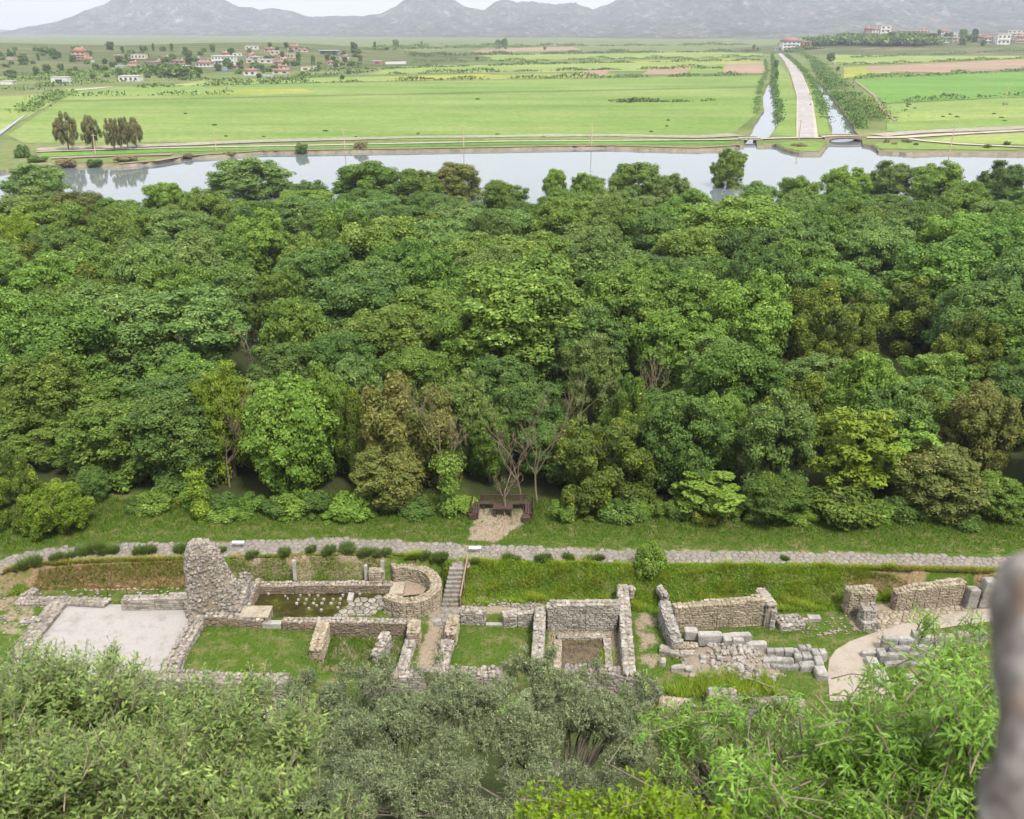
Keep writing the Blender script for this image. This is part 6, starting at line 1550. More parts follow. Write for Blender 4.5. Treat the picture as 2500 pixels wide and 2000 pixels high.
olive('light green olive sapling between silver olives and narrow-leaved tree', bl, 3100, 15, ground_under(at_d(1770, 1950, 19)), 'leaf_shoot', .075)
# narrow-leaved tree at the right
bl = [(at_d(2190, 1850, 7.4), (.75, .7, .55)), (at_d(2350, 1720, 7.8), (.36, .45, .45)), (at_d(1960, 1880, 7.2), (.62, .6, .42)), (at_d(2080, 1960, 6.8), (.85, .7, .42)), (at_d(2330, 1900, 6.8), (.6, .6, .6)), (at_d(1800, 1980, 6.8), (.5, .5, .3)), (at_d(2075, 1750, 8.0), (.34, .35, .2)), (at_d(2360, 1600, 8.2), (.18, .2, .26)), (at_d(1790, 1760, 8.2), (.35, .3, .16)), (at_d(1940, 1770, 8.2), (.4, .35, .18))]
shoot_shrub('almond_tree', 'bright green tree with long narrow drooping leaves beside the blurred stone', 'tree', ground_under(at_d(2200, 2050, 7.6)), sub_blobs(bl, 9, .35, .65, 4), 1600, 'leaf_almond', 'stem', .084, .17, 15, .35, .40, (-.05, 0, .8), 7, .005, 18, jitter=1.0, limb_r=.024)
bl = [(at_d(1660, 1780, 8.8), (.4, .4, .22)), (at_d(2375, 1520, 8.6), (.10, .1, .16)), (at_d(2270, 1520, 8.8), (.07, .07, .2)), (at_d(2130, 1640, 8.4), (.12, .12, .18)), (at_d(1760, 1690, 8.8), (.14, .12, .10))]
shoot_shrub('almond_tree', 'slender side shoots of narrow leaves reaching over the gravel path', 'tree', ground_under(at_d(2120, 1900, 8.8)), bl, 150, 'leaf_almond', 'stem', .084, .17, 14, .35, .45, (-.05, 0, .9), 17, .005, 16, jitter=1.0, limb_r=.02)
# yellow-green shrub at the very bottom
bl = [(at_d(1340, 1975, 6.6), (.24, .25, .13)), (at_d(1480, 1985, 6.4), (.25, .25, .15)), (at_d(1600, 1965, 6.4), (.26, .25, .16)), (at_d(1700, 2010, 6.2), (.3, .25, .16)), (at_d(1450, 2060, 6.2), (.5, .3, .2))]
shoot_shrub('terebinth_shrub', 'yellow-green shrub with small rounded leaflets in front of the pale olive', 'shrub', ground_under(at_d(1500, 2150, 6.6)), bl, 480, 'leaf_tere', 'stem', .042, .42, 13, .2, .24, (0, 0, .5), 19, .003, 14, jitter=1.1, limb_r=.014)
# undergrowth on the slope, so that no bare hillside shows between the crowns
for i in range(70):
    y = rt.uniform(7, 31); x = rt.uniform(-.75, .75) * (y + 4); z = nz1(x, y)
    lim = CAM_Z - y * math.tan(R(51)) ; h = min(rt.uniform(1.0, 2.4), max(.5, (lim - z) * .8))
    plant('slope_shrub', 'dark green scrub on the steep slope beneath the olive crowns', x, y, z - .1, h * 1.7, h, rt.choice(['leaf_dark', 'leaf_olive', 'leaf_olive']), 'low', 'scrub on the slope under the olives', 'shrub', False)
for i in range(34):
    x = -22 + i * 1.35 + rt.uniform(-.5, .5); y = float(front_y(x)) - rt.uniform(.9, 1.8); z = nz1(x, y)
    plant('slope_shrub', 'grey-green scrub pressed against the foot of the front wall', x, y, z - .1, rt.uniform(1.6, 2.6), rt.uniform(.7, 1.25), rt.choice(['leaf_olive', 'leaf_oleaster', 'leaf_oleaster']), 'low', 'scrub along the foot of the front wall', 'shrub', False)
# the weathered stone beside the lens
def near_stone():
    rs_ = np.random.RandomState(2)
    prof = [(1368, 2490), (1380, 2468), (1400, 2454), (1450, 2442), (1520, 2436), (1600, 2431), (1700, 2429), (1800, 2434), (1880, 2434), (1925, 2430), (1955, 2414), (2000, 2404), (2080, 2398), (2300, 2400)]
    dist = .95; V, Q = [], []; n = 14
    root_p = at_d(2470, 1700, dist + .15)
    for j, (v, u) in enumerate(prof):
        e = at_d(u + 16, v + 8, dist); w = .03 + .12 * min(1, j / 5); dd = .02 + .05 * min(1, j / 4)
        for k in range(n):
            a = 2 * math.pi * k / n
            c, s = math.cos(a), math.sin(a)
            x = e.x + w - w * math.copysign(abs(c) ** .7, c) + rs_.uniform(-.006, .006); y = e.y + dd * math.copysign(abs(s) ** .7, s)
            V.append((x, y, e.z))
    m_ = len(prof)
    low = at_d(2370, 2300, dist)
    for k in range(n): V.append((V[(m_ - 1) * n + k][0], V[(m_ - 1) * n + k][1], 28.0))
    for j in range(m_):
        for k in range(n): Q.append((j * n + k, j * n + (k + 1) % n, (j + 1) * n + (k + 1) % n, (j + 1) * n + k))
    tp = len(V); V.append(tuple(np.mean(np.array(V[:n]), 0) + np.array([0, 0, .01])))
    T_ = [(tp, (k + 1) % n, k) for k in range(n)]
    b = np.array([root_p.x, root_p.y, 28.0]); me_ = mesh_np('weathered_stone', np.array(V) - b, quads=Q, tris=T_, smooth=True)
    o_ = mobj('weathered_stone', me_, mat=M['nearstone']); o_.location = b
    tag(o_, 'blurred grey weathered stone with rusty stain beside the viewpoint', 'stone')
def mat_nearstone():
    m, t, p, o = new_mat('weathered_near_stone'); pos = N(t, 'ShaderNodeNewGeometry').outputs['Position']
    c = ramp(t, noise(t, 14, 4, .6, vec=pos), [(.36, (.085, .07, .06)), (.5, (.19, .165, .148)), (.64, (.36, .325, .295))])
    mp = N(t, 'ShaderNodeMapping'); mp.inputs['Scale'].default_value = (1, 1, .4); t.links.new(pos, mp.inputs[0])
    c = mix(t, c, (.24, .115, .05), ramp(t, noise(t, 9, 2, .5, vec=mp.outputs[0]), [(.58, (0, 0, 0)), (.66, (.8,) * 3)]))
    t.links.new(c, p.inputs['Base Color']); p.inputs['Roughness'].default_value = .9
    return m
M['nearstone'] = mat_nearstone(); near_stone()

# ------------------------------------------------------------------ river bank, plain and villages
def far_plant(name, label, p, w, h, leaf, shape, group, cat='tree', trunk=True):
    return plant(name, label, p.x, p.y, p.z - .15, w, h, leaf, shape, group, cat, trunk)
# eucalyptus row
for u, vt, vb, w, lab in [(168, 278, 368, 56, 'tallest broad eucalyptus of the row on the river bank'), (227, 288, 366, 48, 'eucalyptus with pointed top next to the tallest one on the bank'), (281, 293, 369, 42, 'narrow eucalyptus with visible pale trunk in the river bank row'), (314, 290, 366, 46, 'eucalyptus pressed against the last one of the river bank row'), (335, 290, 361, 36, 'last eucalyptus at the end of the row, with drooping side')]:
    p = G(u, vb, PLAIN); s = ppm(p)
    plant('eucalyptus_tree', lab, p.x, p.y, p.z, w / s * 1.12, (vb - vt) / s * 1.0, 'leaf_euc', 'euc', 'eucalyptus row on the river bank')
# bank bushes
for u, v, w, h, lf, lab in [(57, 385, 34, 36, 'leaf_olive', 'big grey-green bush on the bank next to the eucalyptus row'), (735, 370, 30, 26, 'leaf_olive', 'pale rounded bush near a utility pole on the river bank'), (882, 364, 36, 22, 'leaf_dry', 'dry brownish bush near the second pale bush on the bank'), (305, 395, 56, 20, 'leaf_dry', 'long dry bush clump at the water below the eucalyptus row'), (165, 402, 50, 18, 'leaf_dry', 'dry reed clump at the water beyond the sandy spit'), (230, 402, 40, 16, 'leaf_hedge', 'dark low bush at the water between dry clumps'), (90, 398, 46, 22, 'leaf_hedge', 'dark green bush behind the sandy spit'), (2164, 349, 14, 14, 'leaf_dry', 'round dry bush beside the arched bridge'), (2184, 353, 14, 8, 'leaf_dry', 'flat dry bush on the meadow by the arched bridge'), (2213, 348, 24, 14, 'leaf_dry', 'wide dry bush on the meadow by the arched bridge'), (2235, 355, 12, 9, 'leaf_hedge', 'small dark bush beyond the wide dry bush'), (2457, 354, 16, 12, 'leaf_hedge', 'lone dark bush on the low river meadow'), (2410, 362, 18, 12, 'leaf_hedge', 'dark bush on the stone quay edge'), (1952, 357, 40, 9, 'leaf_dry', 'low dry bush on the grassy point between bridges'), (460, 382, 24, 10, 'leaf_dry', 'low dry bush on the far bank past the eucalyptus'), (560, 376, 30, 9, 'leaf_dry', 'flat dry bush clump on the far bank')]:
    p = G(u, v, PLAIN); s = ppm(p); plant('bank_bush', lab, p.x, p.y, PLAIN - .1, w / s * 1.1, h / s * 1.15, lf, 'low', None, 'bush', False)
for i in range(26):
    u, v = rt.choice([(rt.uniform(440, 1750), rt.uniform(320, 340)), (rt.uniform(300, 1800), rt.uniform(225, 320)), (rt.uniform(2170, 2490), rt.uniform(250, 320))])
    p = G(u, v, PLAIN); s = ppm(p); plant('field_bush', 'small dark bush dotting the green fields beyond the river', p.x, p.y, PLAIN - .05, rt.uniform(8, 14) / s, rt.uniform(5, 7) / s, 'leaf_hedge', 'farlow', 'small bushes dotting the fields', 'bush', False)
# hedgerows
def hedge(label, px, h, w, leaf='leaf_hedge', dens=1.0, gap=.25, seed=1):
    rs_ = np.random.RandomState(seed + len(px)); P = [GT(u, v) for u, v in px]
    root = thing('hedgerow', label, 'hedge', tuple(P[0])); o = np.array(P[0]); L = [(b - a).length for a, b in zip(P[:-1], P[1:])]; tot = sum(L)
    n = int(min(9000, max(400, tot * h * 2.2 * dens * (1.8 if 15 <= seed <= 20 else 1)))); s = rs_.rand(n) * tot; cum = np.concatenate([[0], np.cumsum(L)])
    k = np.clip(np.searchsorted(cum, s) - 1, 0, len(L) - 1); f = (s - cum[k]) / np.array(L)[k]
    A = np.array([list(p) for p in P]); Q = A[k] + (A[k + 1] - A[k]) * f[:, None]
    prof = .45 + .35 * np.sin(s / (h * 5) + seed) + .35 * np.sin(s / (h * 1.9) + 2 * seed) + .25 * np.sin(s / (h * 11)); keep = prof > gap * rs_.rand(n) * 2 - .05
    prof = np.clip(prof, .15, 1.2)
    Q = Q + np.stack([rs_.randn(n) * w * .35, rs_.randn(n) * w * .35, np.sqrt(rs_.rand(n)) * h * prof], 1); Q = Q[keep]
    Nn = rs_.randn(len(Q), 3) * .8 + np.array([0, -.3, .7]); V, Qd, T_ = leaf_quads(Q - o, Nn, rs_.uniform(.8, 1.7, len(Q)) * max(.6, h * .4) * (.55 if 15 <= seed <= 20 else 1), .7, rs_, rs_.rand(len(Q)))
    mobj('foliage', mesh_np('foliage', V, quads=Qd, tint=T_), root, M[leaf])
hedge('broken dark hedge between the two nearest big green fields', [(170, 236), (420, 234), (560, 232)], 2.6, 5, seed=2, gap=.7)
hedge('hedge along the far edge of the widest green field', [(330, 215), (600, 208), (900, 200), (1250, 193), (1500, 191), (1870, 183)], 3.2, 7, seed=3, gap=.4)
hedge('thin hedge line behind the flowering strip', [(960, 182), (1300, 175), (1560, 170), (1760, 168)], 3, 6, seed=4)
hedge('long hedge in front of the pale far fields', [(720, 178), (1000, 167), (1400, 156), (1850, 148)], 3, 7, seed=5)
hedge('hedge along the ploughed strip beyond the yellow field', [(1000, 153), (1450, 146), (1860, 139)], 3, 8, seed=6)
hedge('far dark hedge line across the plain', [(1000, 138), (1500, 130), (1850, 126)], 4, 10, seed=7)
hedge('farthest hedge line under the mountains', [(900, 122), (1300, 114), (1840, 110)], 5, 16, seed=8)
hedge('short dark hedge island alone in the middle green field', [(1505, 250), (1570, 249), (1620, 249)], 2.4, 5, seed=9, gap=.1)
hedge('second short hedge island next to the alone one', [(1640, 250), (1735, 247)], 2.0, 4, seed=10)
hedge('hedge dividing deep green and light meadow right of the canals', [(2165, 253), (2300, 244), (2500, 233)], 2.2, 5, seed=11, gap=.3)
hedge('hedge along the near edge of the long ploughed field', [(2080, 194), (2300, 184), (2520, 172)], 3, 7, seed=12)
hedge('hedge along the far edge of the long ploughed field', [(2040, 160), (2200, 155), (2520, 142)], 2.6, 6, seed=13)
hedge('far hedge near the village on the right hill', [(2080, 142), (2300, 134), (2520, 124)], 3, 8, seed=14)
hedge('bushy left bank of the road canal', [(1846, 280), (1850, 240), (1858, 205), (1872, 178), (1868, 150)], 2.2, 2.5, seed=15)
hedge('dense bushes between canal and road on the left', [(1903, 300), (1900, 262), (1892, 225), (1888, 200), (1888, 165), (1885, 135)], 2.8, 2.5, seed=16, gap=.1)
hedge('grassy bush line between road and right canal', [(2014, 290), (2002, 250), (1988, 212), (1970, 185), (1945, 158), (1920, 135)], 2.6, 4, seed=17, gap=.1)
hedge('tall dense reed bank along the far side of the right canal', [(2104, 318), (2078, 280), (2049, 245), (2024, 212), (1999, 185), (1985, 160)], 3.4, 3, 'leaf_hedge', 2.0, .02, 18)
hedge('second belt of scrub behind the reed bank', [(2128, 300), (2100, 262), (2072, 232), (2044, 205), (2010, 170), (1975, 140), (1940, 120)], 3.2, 9, 'leaf_hedge', 1.2, .1, 19)
hedge('dry scrub beside the curved farm track', [(2150, 300), (2125, 268), (2110, 240)], 2.6, 10, 'leaf_mid', 1, .2, 20)
hedge('scrub along the narrow ditch at the village side', [(60, 275), (120, 245), (165, 228)], 3, 9, seed=21)
hedge('green scrub at the foot of the village hill', [(-20, 222), (60, 220), (160, 208), (300, 200), (460, 196), (620, 200), (760, 190), (900, 176)], 2.8, 12, 'leaf_dark', 1, .3, 22)
hedge('orchard scrub on the slope below the orange block', [(-20, 200), (120, 195), (260, 185), (400, 180)], 4, 34, 'leaf_dark', 1.0, .2, 23)
hedge('dark tree belt on the slope above the long white house', [(260, 178), (340, 180), (420, 182), (440, 190)], 6, 14, 'leaf_dark', 1.4, .05, 24)
hedge('scrub covering the steep side of the right village hill', [(1960, 112), (2030, 108), (2100, 106), (2180, 110), (2260, 108)], 9, 40, 'leaf_dark', 2.2, .02, 25)
hedge('tree belt under the brown terrace of the right village', [(2060, 98), (2120, 95), (2180, 97), (2260, 94), (2300, 97)], 8, 22, 'leaf_hedge', 2, .02, 26)
hedge('scrub along the road end below the hotel', [(1925, 128), (1960, 122), (2000, 120)], 5, 12, 'leaf_hedge', 1.4, .02, 27)
# scattered far trees
gl = 'scattered trees on the far plain'
for u, v, w, h in [(968, 122, 22, 24), (1216, 120, 18, 22), (1232, 120, 22, 26), (1030, 115, 10, 14), (915, 122, 9, 20), (860, 118, 10, 16), (940, 122, 20, 10), (1330, 122, 10, 8), (1165, 147, 14, 8), (700, 118, 16, 14), (455, 135, 16, 20), (300, 130, 12, 18), (375, 125, 8, 18), (420, 125, 10, 18), (222, 136, 14, 12), (130, 142, 26, 24), (25, 140, 10, 20), (38, 140, 8, 22), (95, 148, 10, 18), (60, 158, 30, 26), (400, 158, 14, 16), (462, 162, 22, 28), (560, 160, 14, 16), (590, 160, 14, 14), (660, 118, 16, 14), (730, 150, 18, 24), (700, 168, 18, 22), (800, 150, 16, 20), (840, 142, 16, 18), (880, 150, 14, 16), (780, 172, 16, 16), (640, 172, 16, 16), (520, 128, 16, 20), (765, 158, 16, 22), (820, 164, 22, 18), (310, 150, 10, 20), (1840, 120, 10, 10), (1850, 125, 9, 9), (2028, 150, 26, 20), (2045, 172, 12, 10), (2177, 84, 14, 16), (2292, 88, 12, 16), (2350, 92, 22, 20), (2378, 96, 18, 24), (2440, 92, 16, 18), (2350, 110, 24, 20), (2270, 108, 16, 14), (2470, 100, 16, 12), (2400, 112, 18, 14), (1895, 195, 14, 22), (1893, 172, 16, 26), (690, 140, 14, 14), (610, 130, 14, 12), (30, 190, 26, 20), (90, 185, 22, 22), (150, 172, 20, 18), (235, 172, 20, 16), (200, 185, 20, 14)]:
    p = GT(u, v)
    if p.y > 4000: continue
    s = ppm(p); far_plant('plain_tree', 'rounded dark tree scattered among far fields and village houses', p, w / s, h / s, rt.choice(['leaf_dark', 'leaf_hedge', 'leaf_mid', 'leaf_olive']), 'far', gl, 'tree', False)

for i in range(160):
    left = i < 115
    u, v = (rt.uniform(-20, 900), rt.uniform(122, 196)) if left else (rt.uniform(1990, 2500), rt.uniform(86, 112))
    p = GT(u, v)
    if p.y > 1700: continue
    s = ppm(p); w = rt.uniform(12, 26) / s; far_plant('plain_tree', 'rounded dark tree scattered among far fields and village houses', p, w, w * rt.uniform(.6, 1.05), rt.choice(['leaf_dark', 'leaf_hedge', 'leaf_hedge', 'leaf_olive']), rt.choice(['far', 'farlow', 'farlow']), gl, 'tree', False)
# houses
def mat_wall(name, c): return mat_plain(name, [tuple(x * .88 for x in c), c], .4, .9)
WALLC = {'white': mat_wall('white_render', (.62, .60, .57)), 'cream': mat_wall('cream_render', (.60, .53, .40)), 'pink': mat_wall('pink_render', (.52, .37, .31)), 'orange': mat_wall('orange_render', (.56, .36, .21)), 'brick': mat_wall('raw_brick', (.40, .17, .115)), 'grey': mat_wall('grey_render', (.38, .37, .36)), 'brown': mat_wall('brown_render', (.34, .24, .2)), 'blue': mat_wall('blue_render', (.25, .36, .52))}
M['tile'] = mat_plain('red_tile', [(.25, .125, .09), (.33, .18, .135)], .6, .85); M['flat_roof'] = mat_plain('flat_roof', [(.42, .40, .38), (.50, .48, .46)], .5, .9); M['sheet_roof'] = mat_plain('sheet_roof', [(.40, .42, .46), (.48, .5, .54)], .3, .6)
M['pane'] = mat_plain('dark_window', [(.045, .05, .06), (.08, .085, .095)], 1, .3)
def house(label, u0, u1, vb, hpx, wall_, roof, storeys=1, nwin=3, yaw=0.0, group=None, ymax=2600, name='house', cat='house', open_front=False):
    p = GT((u0 + u1) / 2, vb)
    if p.y > ymax:
        d = ray((u0 + u1) / 2, vb); y = 1420 if u0 > 1900 else 1080; t_ = y / d.y; p = Vector((d.x * t_, y, float(hz(d.x * t_, y))))
    s = ppm(p); w, h = (u1 - u0) / s, hpx / s * 1.05; dp = min(max(6, w * .65), 14)
    root = thing(name, label, cat, (p.x, p.y + dp / 2, p.z - .3), yaw, group)
    wall_h = h * (.74 if roof in ('gable', 'hip') else .93)
    if open_front:
        for x in (-.46, -.15, .15, .46): mobj('post', box_mesh('post', (x * w, -dp * .45, wall_h / 2), (.5, .5, wall_h)), root, WALLC[wall_])
        mobj('wall', box_mesh('wall', (0, dp * .3, wall_h / 2), (w * .96, dp * .3, wall_h)), root, WALLC[wall_])
    else: mobj('wall', box_mesh('wall', (0, 0, wall_h / 2), (w * .96, dp, wall_h)), root, WALLC[wall_])
    rh = h - wall_h
    if roof in ('gable', 'hip'):
        k = .5 if roof == 'gable' else .2; W, Dp = w * .53, dp * .58
        V = [(-W, -Dp, wall_h), (W, -Dp, wall_h), (W, Dp, wall_h), (-W, Dp, wall_h), (-w * k, 0, h + rh * .3), (w * k, 0, h + rh * .3)]
        rf = mobj('roof', mesh_np('roof', V, quads=[(0, 1, 5, 4), (2, 3, 4, 5), (0, 3, 2, 1)], tris=[(1, 2, 5), (3, 0, 4)]), root, M['tile'])
        mobj('chimney', box_mesh('chimney', (w * .2, dp * .1, h + rh * .2), (.7, .7, 1.6)), rf, WALLC['white'])
    else:
        mobj('roof', box_mesh('roof', (0, 0, wall_h + rh * .4), (w * 1.0, dp * 1.06, rh * .9)), root, M['flat_roof'] if roof == 'flat' else (M['sheet_roof'] if roof == 'sheet' else M['tile']))
    if nwin:
        fh = wall_h / storeys; wm = box_mesh('window', (0, 0, 0), (w / nwin * .42, .12, fh * .42)); wm.materials.append(M['pane'])
        for st_ in range(storeys):
            for k in range(nwin):
                o_ = mobj('window', wm, root); o_.location = (-w * .48 + w * .96 * (k + .5) / nwin, -dp / 2 - .03, fh * (st_ + .55))
        if storeys > 1:
            for st_ in range(1, storeys): mobj('balcony', box_mesh('balcony', (0, -dp / 2 - .55, fh * st_), (w * .7, 1.1, .25)), root, WALLC['white'])
GH = 'houses of the far villages'
H = [(175, 211, 150, 29, 'orange', 'hip', 4, 3, 'tall orange four-storey block with red roof standing above the left village'), (213, 224, 153, 9, 'white', 'gable', 1, 1, 'tiny white house at the foot of the tall orange block'), (279, 306, 146, 11, 'brick', 'flat', 1, 2, 'red unfinished house next to the cream house in left village'), (319, 355, 144, 11, 'cream', 'flat', 1, 4, 'cream flat-roofed house next to the red unfinished house'), (311, 336, 161, 10, 'pink', 'hip', 1, 0, 'low house with big red roof below the cream house'), (387, 415, 149, 10, 'white', 'hip', 1, 2, 'white house with red hip roof behind a round tree'), (350, 392, 156, 6, 'pink', 'hip', 1, 0, 'long low pinkish building between red-roofed houses'), (415, 452, 155, 8, 'pink', 'hip', 1, 3, 'pinkish low house row beside the white red-roofed house'), (281, 304, 166, 6, 'grey', 'sheet', 1, 0, 'small grey shed below the red-roofed houses'), (126, 165, 208, 19, 'white', 'flat', 1, 1, 'white boxy house alone by the left fields'), (289, 339, 200, 14, 'white', 'flat', 1, 4, 'long white house alone at the foot of the slope'), (0, 30, 207, 9, 'white', 'flat', 1, 0, 'long white greenhouse beside the left fields'), (-10, 32, 146, 6, 'pink', 'flat', 1, 0, 'pinkish low building at the far end of left village'),
     (516, 572, 158, 20, 'white', 'flat', 2, 7, 'long white two-storey building, largest in the left village'), (478, 516, 164, 13, 'white', 'hip', 1, 4, 'white house with red roof beside the long two-storey building'), (422, 461, 177, 16, 'brick', 'flat', 2, 5, 'raw brick unfinished two-storey house on the slope'), (597, 629, 121, 8, 'white', 'flat', 1, 3, 'white flat house on the crest of left village'), (644, 669, 127, 9, 'pink', 'gable', 1, 2, 'pinkish house below the crest of left village'), (702, 733, 124, 12, 'pink', 'hip', 1, 2, 'red-roofed house on the crest of left village'), (723, 751, 127, 7, 'white', 'hip', 1, 2, 'white low house in front of the crest red-roofed house'), (604, 621, 143, 12, 'white', 'gable', 1, 1, 'small white gabled house in the middle of left village'), (637, 672, 147, 11, 'pink', 'hip', 1, 4, 'pink and white house row in the middle of left village'), (600, 664, 155, 9, 'cream', 'sheet', 1, 4, 'long low shed with grey metal roof in left village'), (667, 700, 162, 12, 'pink', 'hip', 1, 2, 'pink house beside the long grey-roofed shed'), (595, 626, 185, 15, 'white', 'gable', 1, 2, 'bright white gabled house at the lower edge of left village'), (664, 705, 182, 12, 'cream', 'gable', 1, 2, 'pale house beside the bright white gabled house'), (733, 756, 173, 9, 'cream', 'flat', 1, 1, 'small cream house near the end of left village'), (764, 777, 168, 6, 'white', 'flat', 1, 1, 'tiny white house near the end of left village'), (637, 665, 191, 7, 'grey', 'sheet', 1, 0, 'low grey shed under the bright white gabled house'), (542, 552, 173, 7, 'blue', 'flat', 1, 0, 'small blue hut below the long two-storey building'), (539, 557, 140, 12, 'orange', 'hip', 1, 1, 'small orange house behind the long two-storey building'), (455, 493, 150, 9, 'white', 'hip', 1, 3, 'white house behind the red-roofed house of left village'), (909, 932, 158, 9, 'brick', 'sheet', 1, 1, 'red shed at the end of the long white wall'),
     (1908, 1953, 123, 26, 'white', 'hip', 3, 4, 'white and pink three-storey hotel at the end of the road'), (1892, 1912, 124, 8, 'grey', 'flat', 1, 3, 'low grey annex beside the road-end hotel'), (1956, 1980, 117, 15, 'brick', 'flat', 2, 3, 'brown unfinished house behind the road-end hotel'), (1345, 1383, 113, 7, 'white', 'flat', 1, 0, 'long white barn far out on the plain'),
     (2112, 2128, 84, 22, 'brown', 'gable', 3, 2, 'brown narrow house at the end of the hill-top row'), (2129, 2146, 83, 20, 'white', 'hip', 3, 2, 'white and pink three-storey house on the right hill'), (2148, 2174, 84, 24, 'white', 'flat', 3, 2, 'tallest pure white house of the hill-top row'), (2182, 2196, 75, 11, 'cream', 'gable', 1, 1, 'cream gabled house above the brown terrace'), (2197, 2217, 74, 10, 'cream', 'flat', 1, 2, 'long cream house above the brown terrace'), (2189, 2244, 87, 12, 'brown', 'flat', 2, 8, 'long brown terrace with many windows on the right hill'), (2245, 2264, 87, 18, 'pink', 'flat', 3, 2, 'pink house at the end of the brown terrace'), (2266, 2283, 91, 12, 'pink', 'flat', 2, 2, 'small pink house standing apart on the right hill'), (2296, 2315, 86, 13, 'white', 'hip', 2, 2, 'white house with red roof on the right hill'), (2316, 2338, 87, 10, 'white', 'flat', 2, 3, 'white flat house beside the white red-roofed one'), (2400, 2430, 106, 15, 'white', 'gable', 2, 3, 'white gabled house low on the right hill'), (2431, 2465, 110, 24, 'white', 'flat', 2, 3, 'white modern house lowest on the right hill'), (2466, 2480, 104, 12, 'brown', 'flat', 2, 2, 'brown house between modern white house and pink house'), (2481, 2504, 105, 17, 'pink', 'hip', 2, 3, 'pink house beside the brown one at the village end'), (2461, 2505, 81, 19, 'cream', 'flat', 3, 4, 'big cream and white block behind the village end'), (2074, 2097, 87, 10, 'pink', 'hip', 1, 1, 'pinkish house half hidden above the scrub'), (2030, 2057, 95, 9, 'pink', 'hip', 1, 2, 'low pinkish house at the scrubby end of right hill'), (2385, 2412, 93, 8, 'brick', 'flat', 1, 0, 'red low house behind the white gabled house')]
for (u0, u1, vb, hp, wl, rf, st_, nw, lab) in H: house(lab, u0, u1, vb, hp, wl, rf, st_, nw, rt.uniform(-.12, .12), GH)
for i in range(22):
    left = i < 14; u = rt.uniform(560, 840) if left else rt.uniform(2190, 2490); v = rt.uniform(128, 178) if left else rt.uniform(88, 106); w_ = rt.uniform(14, 24)
    house('small pale low house tucked among the village trees', u, u + w_, v, rt.uniform(7, 10), rt.choice(['white', 'pink', 'cream', 'grey']), rt.choice(['hip', 'flat', 'gable']), 1, 2, rt.uniform(-.3, .3), 'small houses tucked among village trees')
house('open grey-roofed barn on the crest of left village', 777, 825, 134, 10, 'grey', 'sheet', 1, 0, .05, None, name='barn', cat='barn', open_front=True)
house('open white-roofed shed on posts on the right hill', 2300, 2339, 105, 13, 'white', 'flat', 1, 0, 0, None, name='barn', cat='barn', open_front=True)
a, b = GT(932, 158), GT(1000, 156.5)
tag(mobj('long_wall', box_mesh('long_wall', ((a.x + b.x) / 2, (a.y + b.y) / 2, PLAIN + 1.4), (b.x - a.x, .6, 3.2), math.atan2(b.y - a.y, b.x - a.x)), mat=WALLC['white']), 'long white boundary wall out on the fields by the red shed', 'wall')
# utility poles
def pole(label, u, vt, vb, lean=0.0, arm=True, group='utility poles along the river bank'):
    p = G(u, vb, PLAIN); h = (vb - vt) / ppm(p) * 1.03; root = thing('utility_pole', label, 'pole', tuple(p), 0, group)
    tb = Tubes(); tb.add([(0, 0, -.3), (lean * h, 0, h)], [.17, .12], 6); mobj('mast', tb.mesh('mast'), root, M['polewood'])
    if arm: mobj('crossarm', box_mesh('crossarm', (lean * h, 0, h - .4), (1.3, .12, .12)), root, M['polewood'])
M['polewood'] = mat_plain('pole_timber', [(.42, .33, .22), (.52, .42, .30)], 2, .85)
for u, vt, vb, ln, lab in [(233, 330, 378, .06, 'leaning pole in front of the eucalyptus row'), (528, 321, 367, 0, 'pole on the bank past the eucalyptus row'), (842, 317, 365, 0, 'pole on the bank beside the dry brownish bush'), (1132, 308, 360, 0, 'pole on the bank alone in mid river stretch'), (1444, 304, 356, 0, 'pole on the bank before the sandy bay'), (1950, 296, 342, 0, 'pole at the near corner of the asphalt road'), (2319, 308, 371, .01, 'tall pole on the quay right of the arched bridge'), (2453, 208, 260, -.02, 'pole standing out in the right meadow'), (1922, 148, 195, 0, 'pole beside the far stretch of road'), (1926, 190, 240, 0, 'pole beside the middle stretch of road')]: pole(lab, u, vt, vb, ln)
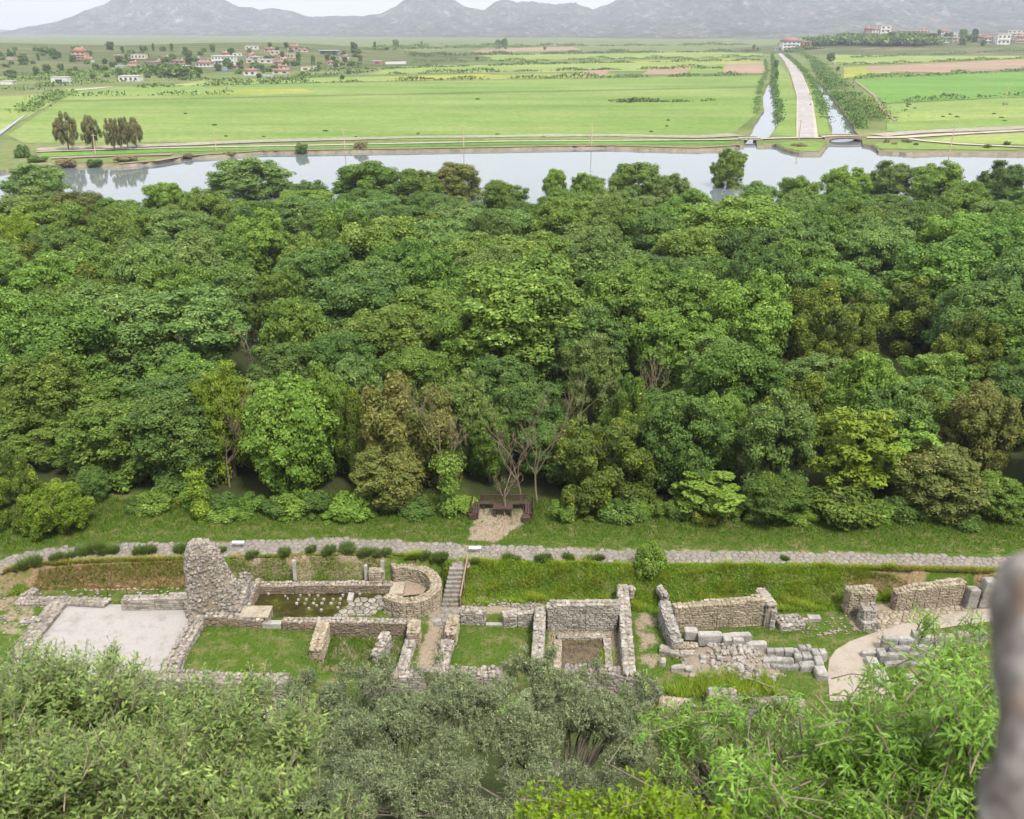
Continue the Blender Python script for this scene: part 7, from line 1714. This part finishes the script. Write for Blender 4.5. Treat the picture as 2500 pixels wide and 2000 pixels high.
# bridges
def arch_bridge():
    a, b = G(2012, 349, -1.6), G(2114, 349, -1.6); L = b.x - a.x
    root = thing('arch_bridge', 'low stone arch bridge carrying the track over the right canal', 'bridge', ((a.x + b.x) / 2, a.y, -1.6)); n = 20; W = 5.5
    V, Q = [], []
    x0 = L * .40; deck = lambda x: 1.75 - .25 * (2 * x / L) ** 2; un = lambda x: (.95 * math.sqrt(max(0, 1 - (x / x0) ** 2)) + .15) if abs(x) < x0 else -.6
    xs_ = [-L / 2] + list(np.linspace(-x0, x0, n)) + [L / 2]
    for x in xs_:
        for y in (0, W): V += [(x, y, un(x)), (x, y, deck(x))]
    for i in range(len(xs_) - 1):
        p_, q_ = i * 4, (i + 1) * 4; Q += [(p_, q_, q_ + 1, p_ + 1), (p_ + 2, p_ + 3, q_ + 3, q_ + 2), (p_ + 1, q_ + 1, q_ + 3, p_ + 3), (p_, p_ + 2, q_ + 2, q_)]
    mobj('arch', mesh_np('arch', V, quads=Q), root, M['brick'])
    mobj('roadway', mesh_np('roadway', [(x, y, deck(x) + .02) for x in xs_ for y in (.5, W - .5)], quads=[(2 * i, 2 * i + 2, 2 * i + 3, 2 * i + 1) for i in range(len(xs_) - 1)]), root, M['track'])
    for y in (.15, W - .15):
        V = []
        for x in xs_: V += [(x, y - .15, deck(x)), (x, y + .15, deck(x)), (x, y + .15, deck(x) + .3), (x, y - .15, deck(x) + .3)]
        Q = []
        for i in range(len(xs_) - 1):
            for k in range(4): Q.append((i * 4 + k, (i + 1) * 4 + k, (i + 1) * 4 + (k + 1) % 4, i * 4 + (k + 1) % 4))
        mobj('parapet', mesh_np('parapet', V, quads=Q), root, M['brick'])
arch_bridge()
def slab_bridge():
    a, b = G(1808, 352, -1.6), G(1856, 352, -1.6); L = b.x - a.x; root = thing('slab_bridge', 'small flat concrete bridge over the mouth of the left canal', 'bridge', ((a.x + b.x) / 2, a.y, -1.6)); W = 5
    mobj('deck', box_mesh('deck', (0, W / 2, 1.3), (L, W, .3)), root, M['greystone'])
    for s in (-1, 1): mobj('abutment', box_mesh('abutment', (s * L * .42, W / 2, .4), (L * .16, W * .98, 1.6)), root, M['limestone'])
    for y in (.15, W - .15): mobj('parapet', box_mesh('parapet', (0, y, 1.55), (L, .25, .3)), root, M['brick'])
    mobj('roadway', box_mesh('roadway', (0, W / 2, 1.47), (L, W * .8, .05)), root, M['track'])
slab_bridge()
# stone quay edges
def quay(label, px):
    P = [G(u, v, -1.0) for u, v in px]; root = thing('quay_edge', label, 'wall', tuple(P[0])); V, Q = [], []; rr = random.Random(len(px)); D = []
    for a, b in zip(P[:-1], P[1:]):
        n = max(1, int((b - a).length / 1.5)); D += [a.lerp(b, k / n) for k in range(n)]
    D.append(P[-1])
    for p in D:
        j = rr.uniform(-.15, .15)
        V += [(p.x - P[0].x, p.y - P[0].y - .5 + j, -1.2), (p.x - P[0].x, p.y - P[0].y - .3 + j, .5 + rr.uniform(-.12, .1)), (p.x - P[0].x, p.y - P[0].y + .9, .55), (p.x - P[0].x, p.y - P[0].y + .9, -1.2)]
    for i in range(len(D) - 1):
        for k in range(3): Q.append((i * 4 + k, (i + 1) * 4 + k, (i + 1) * 4 + k + 1, i * 4 + k + 1))
    mobj('masonry', mesh_np('masonry', V, quads=Q), root, M['brick'])
quay('curved stone quay round the grassy point between the bridges', [(1862, 356), (1895, 357), (1912, 367), (1955, 376), (2003, 376), (2014, 363)])
quay('long stone quay along the meadow right of the arched bridge', [(2116, 356), (2130, 359), (2150, 371), (2230, 377), (2300, 374), (2500, 377), (2620, 377)])
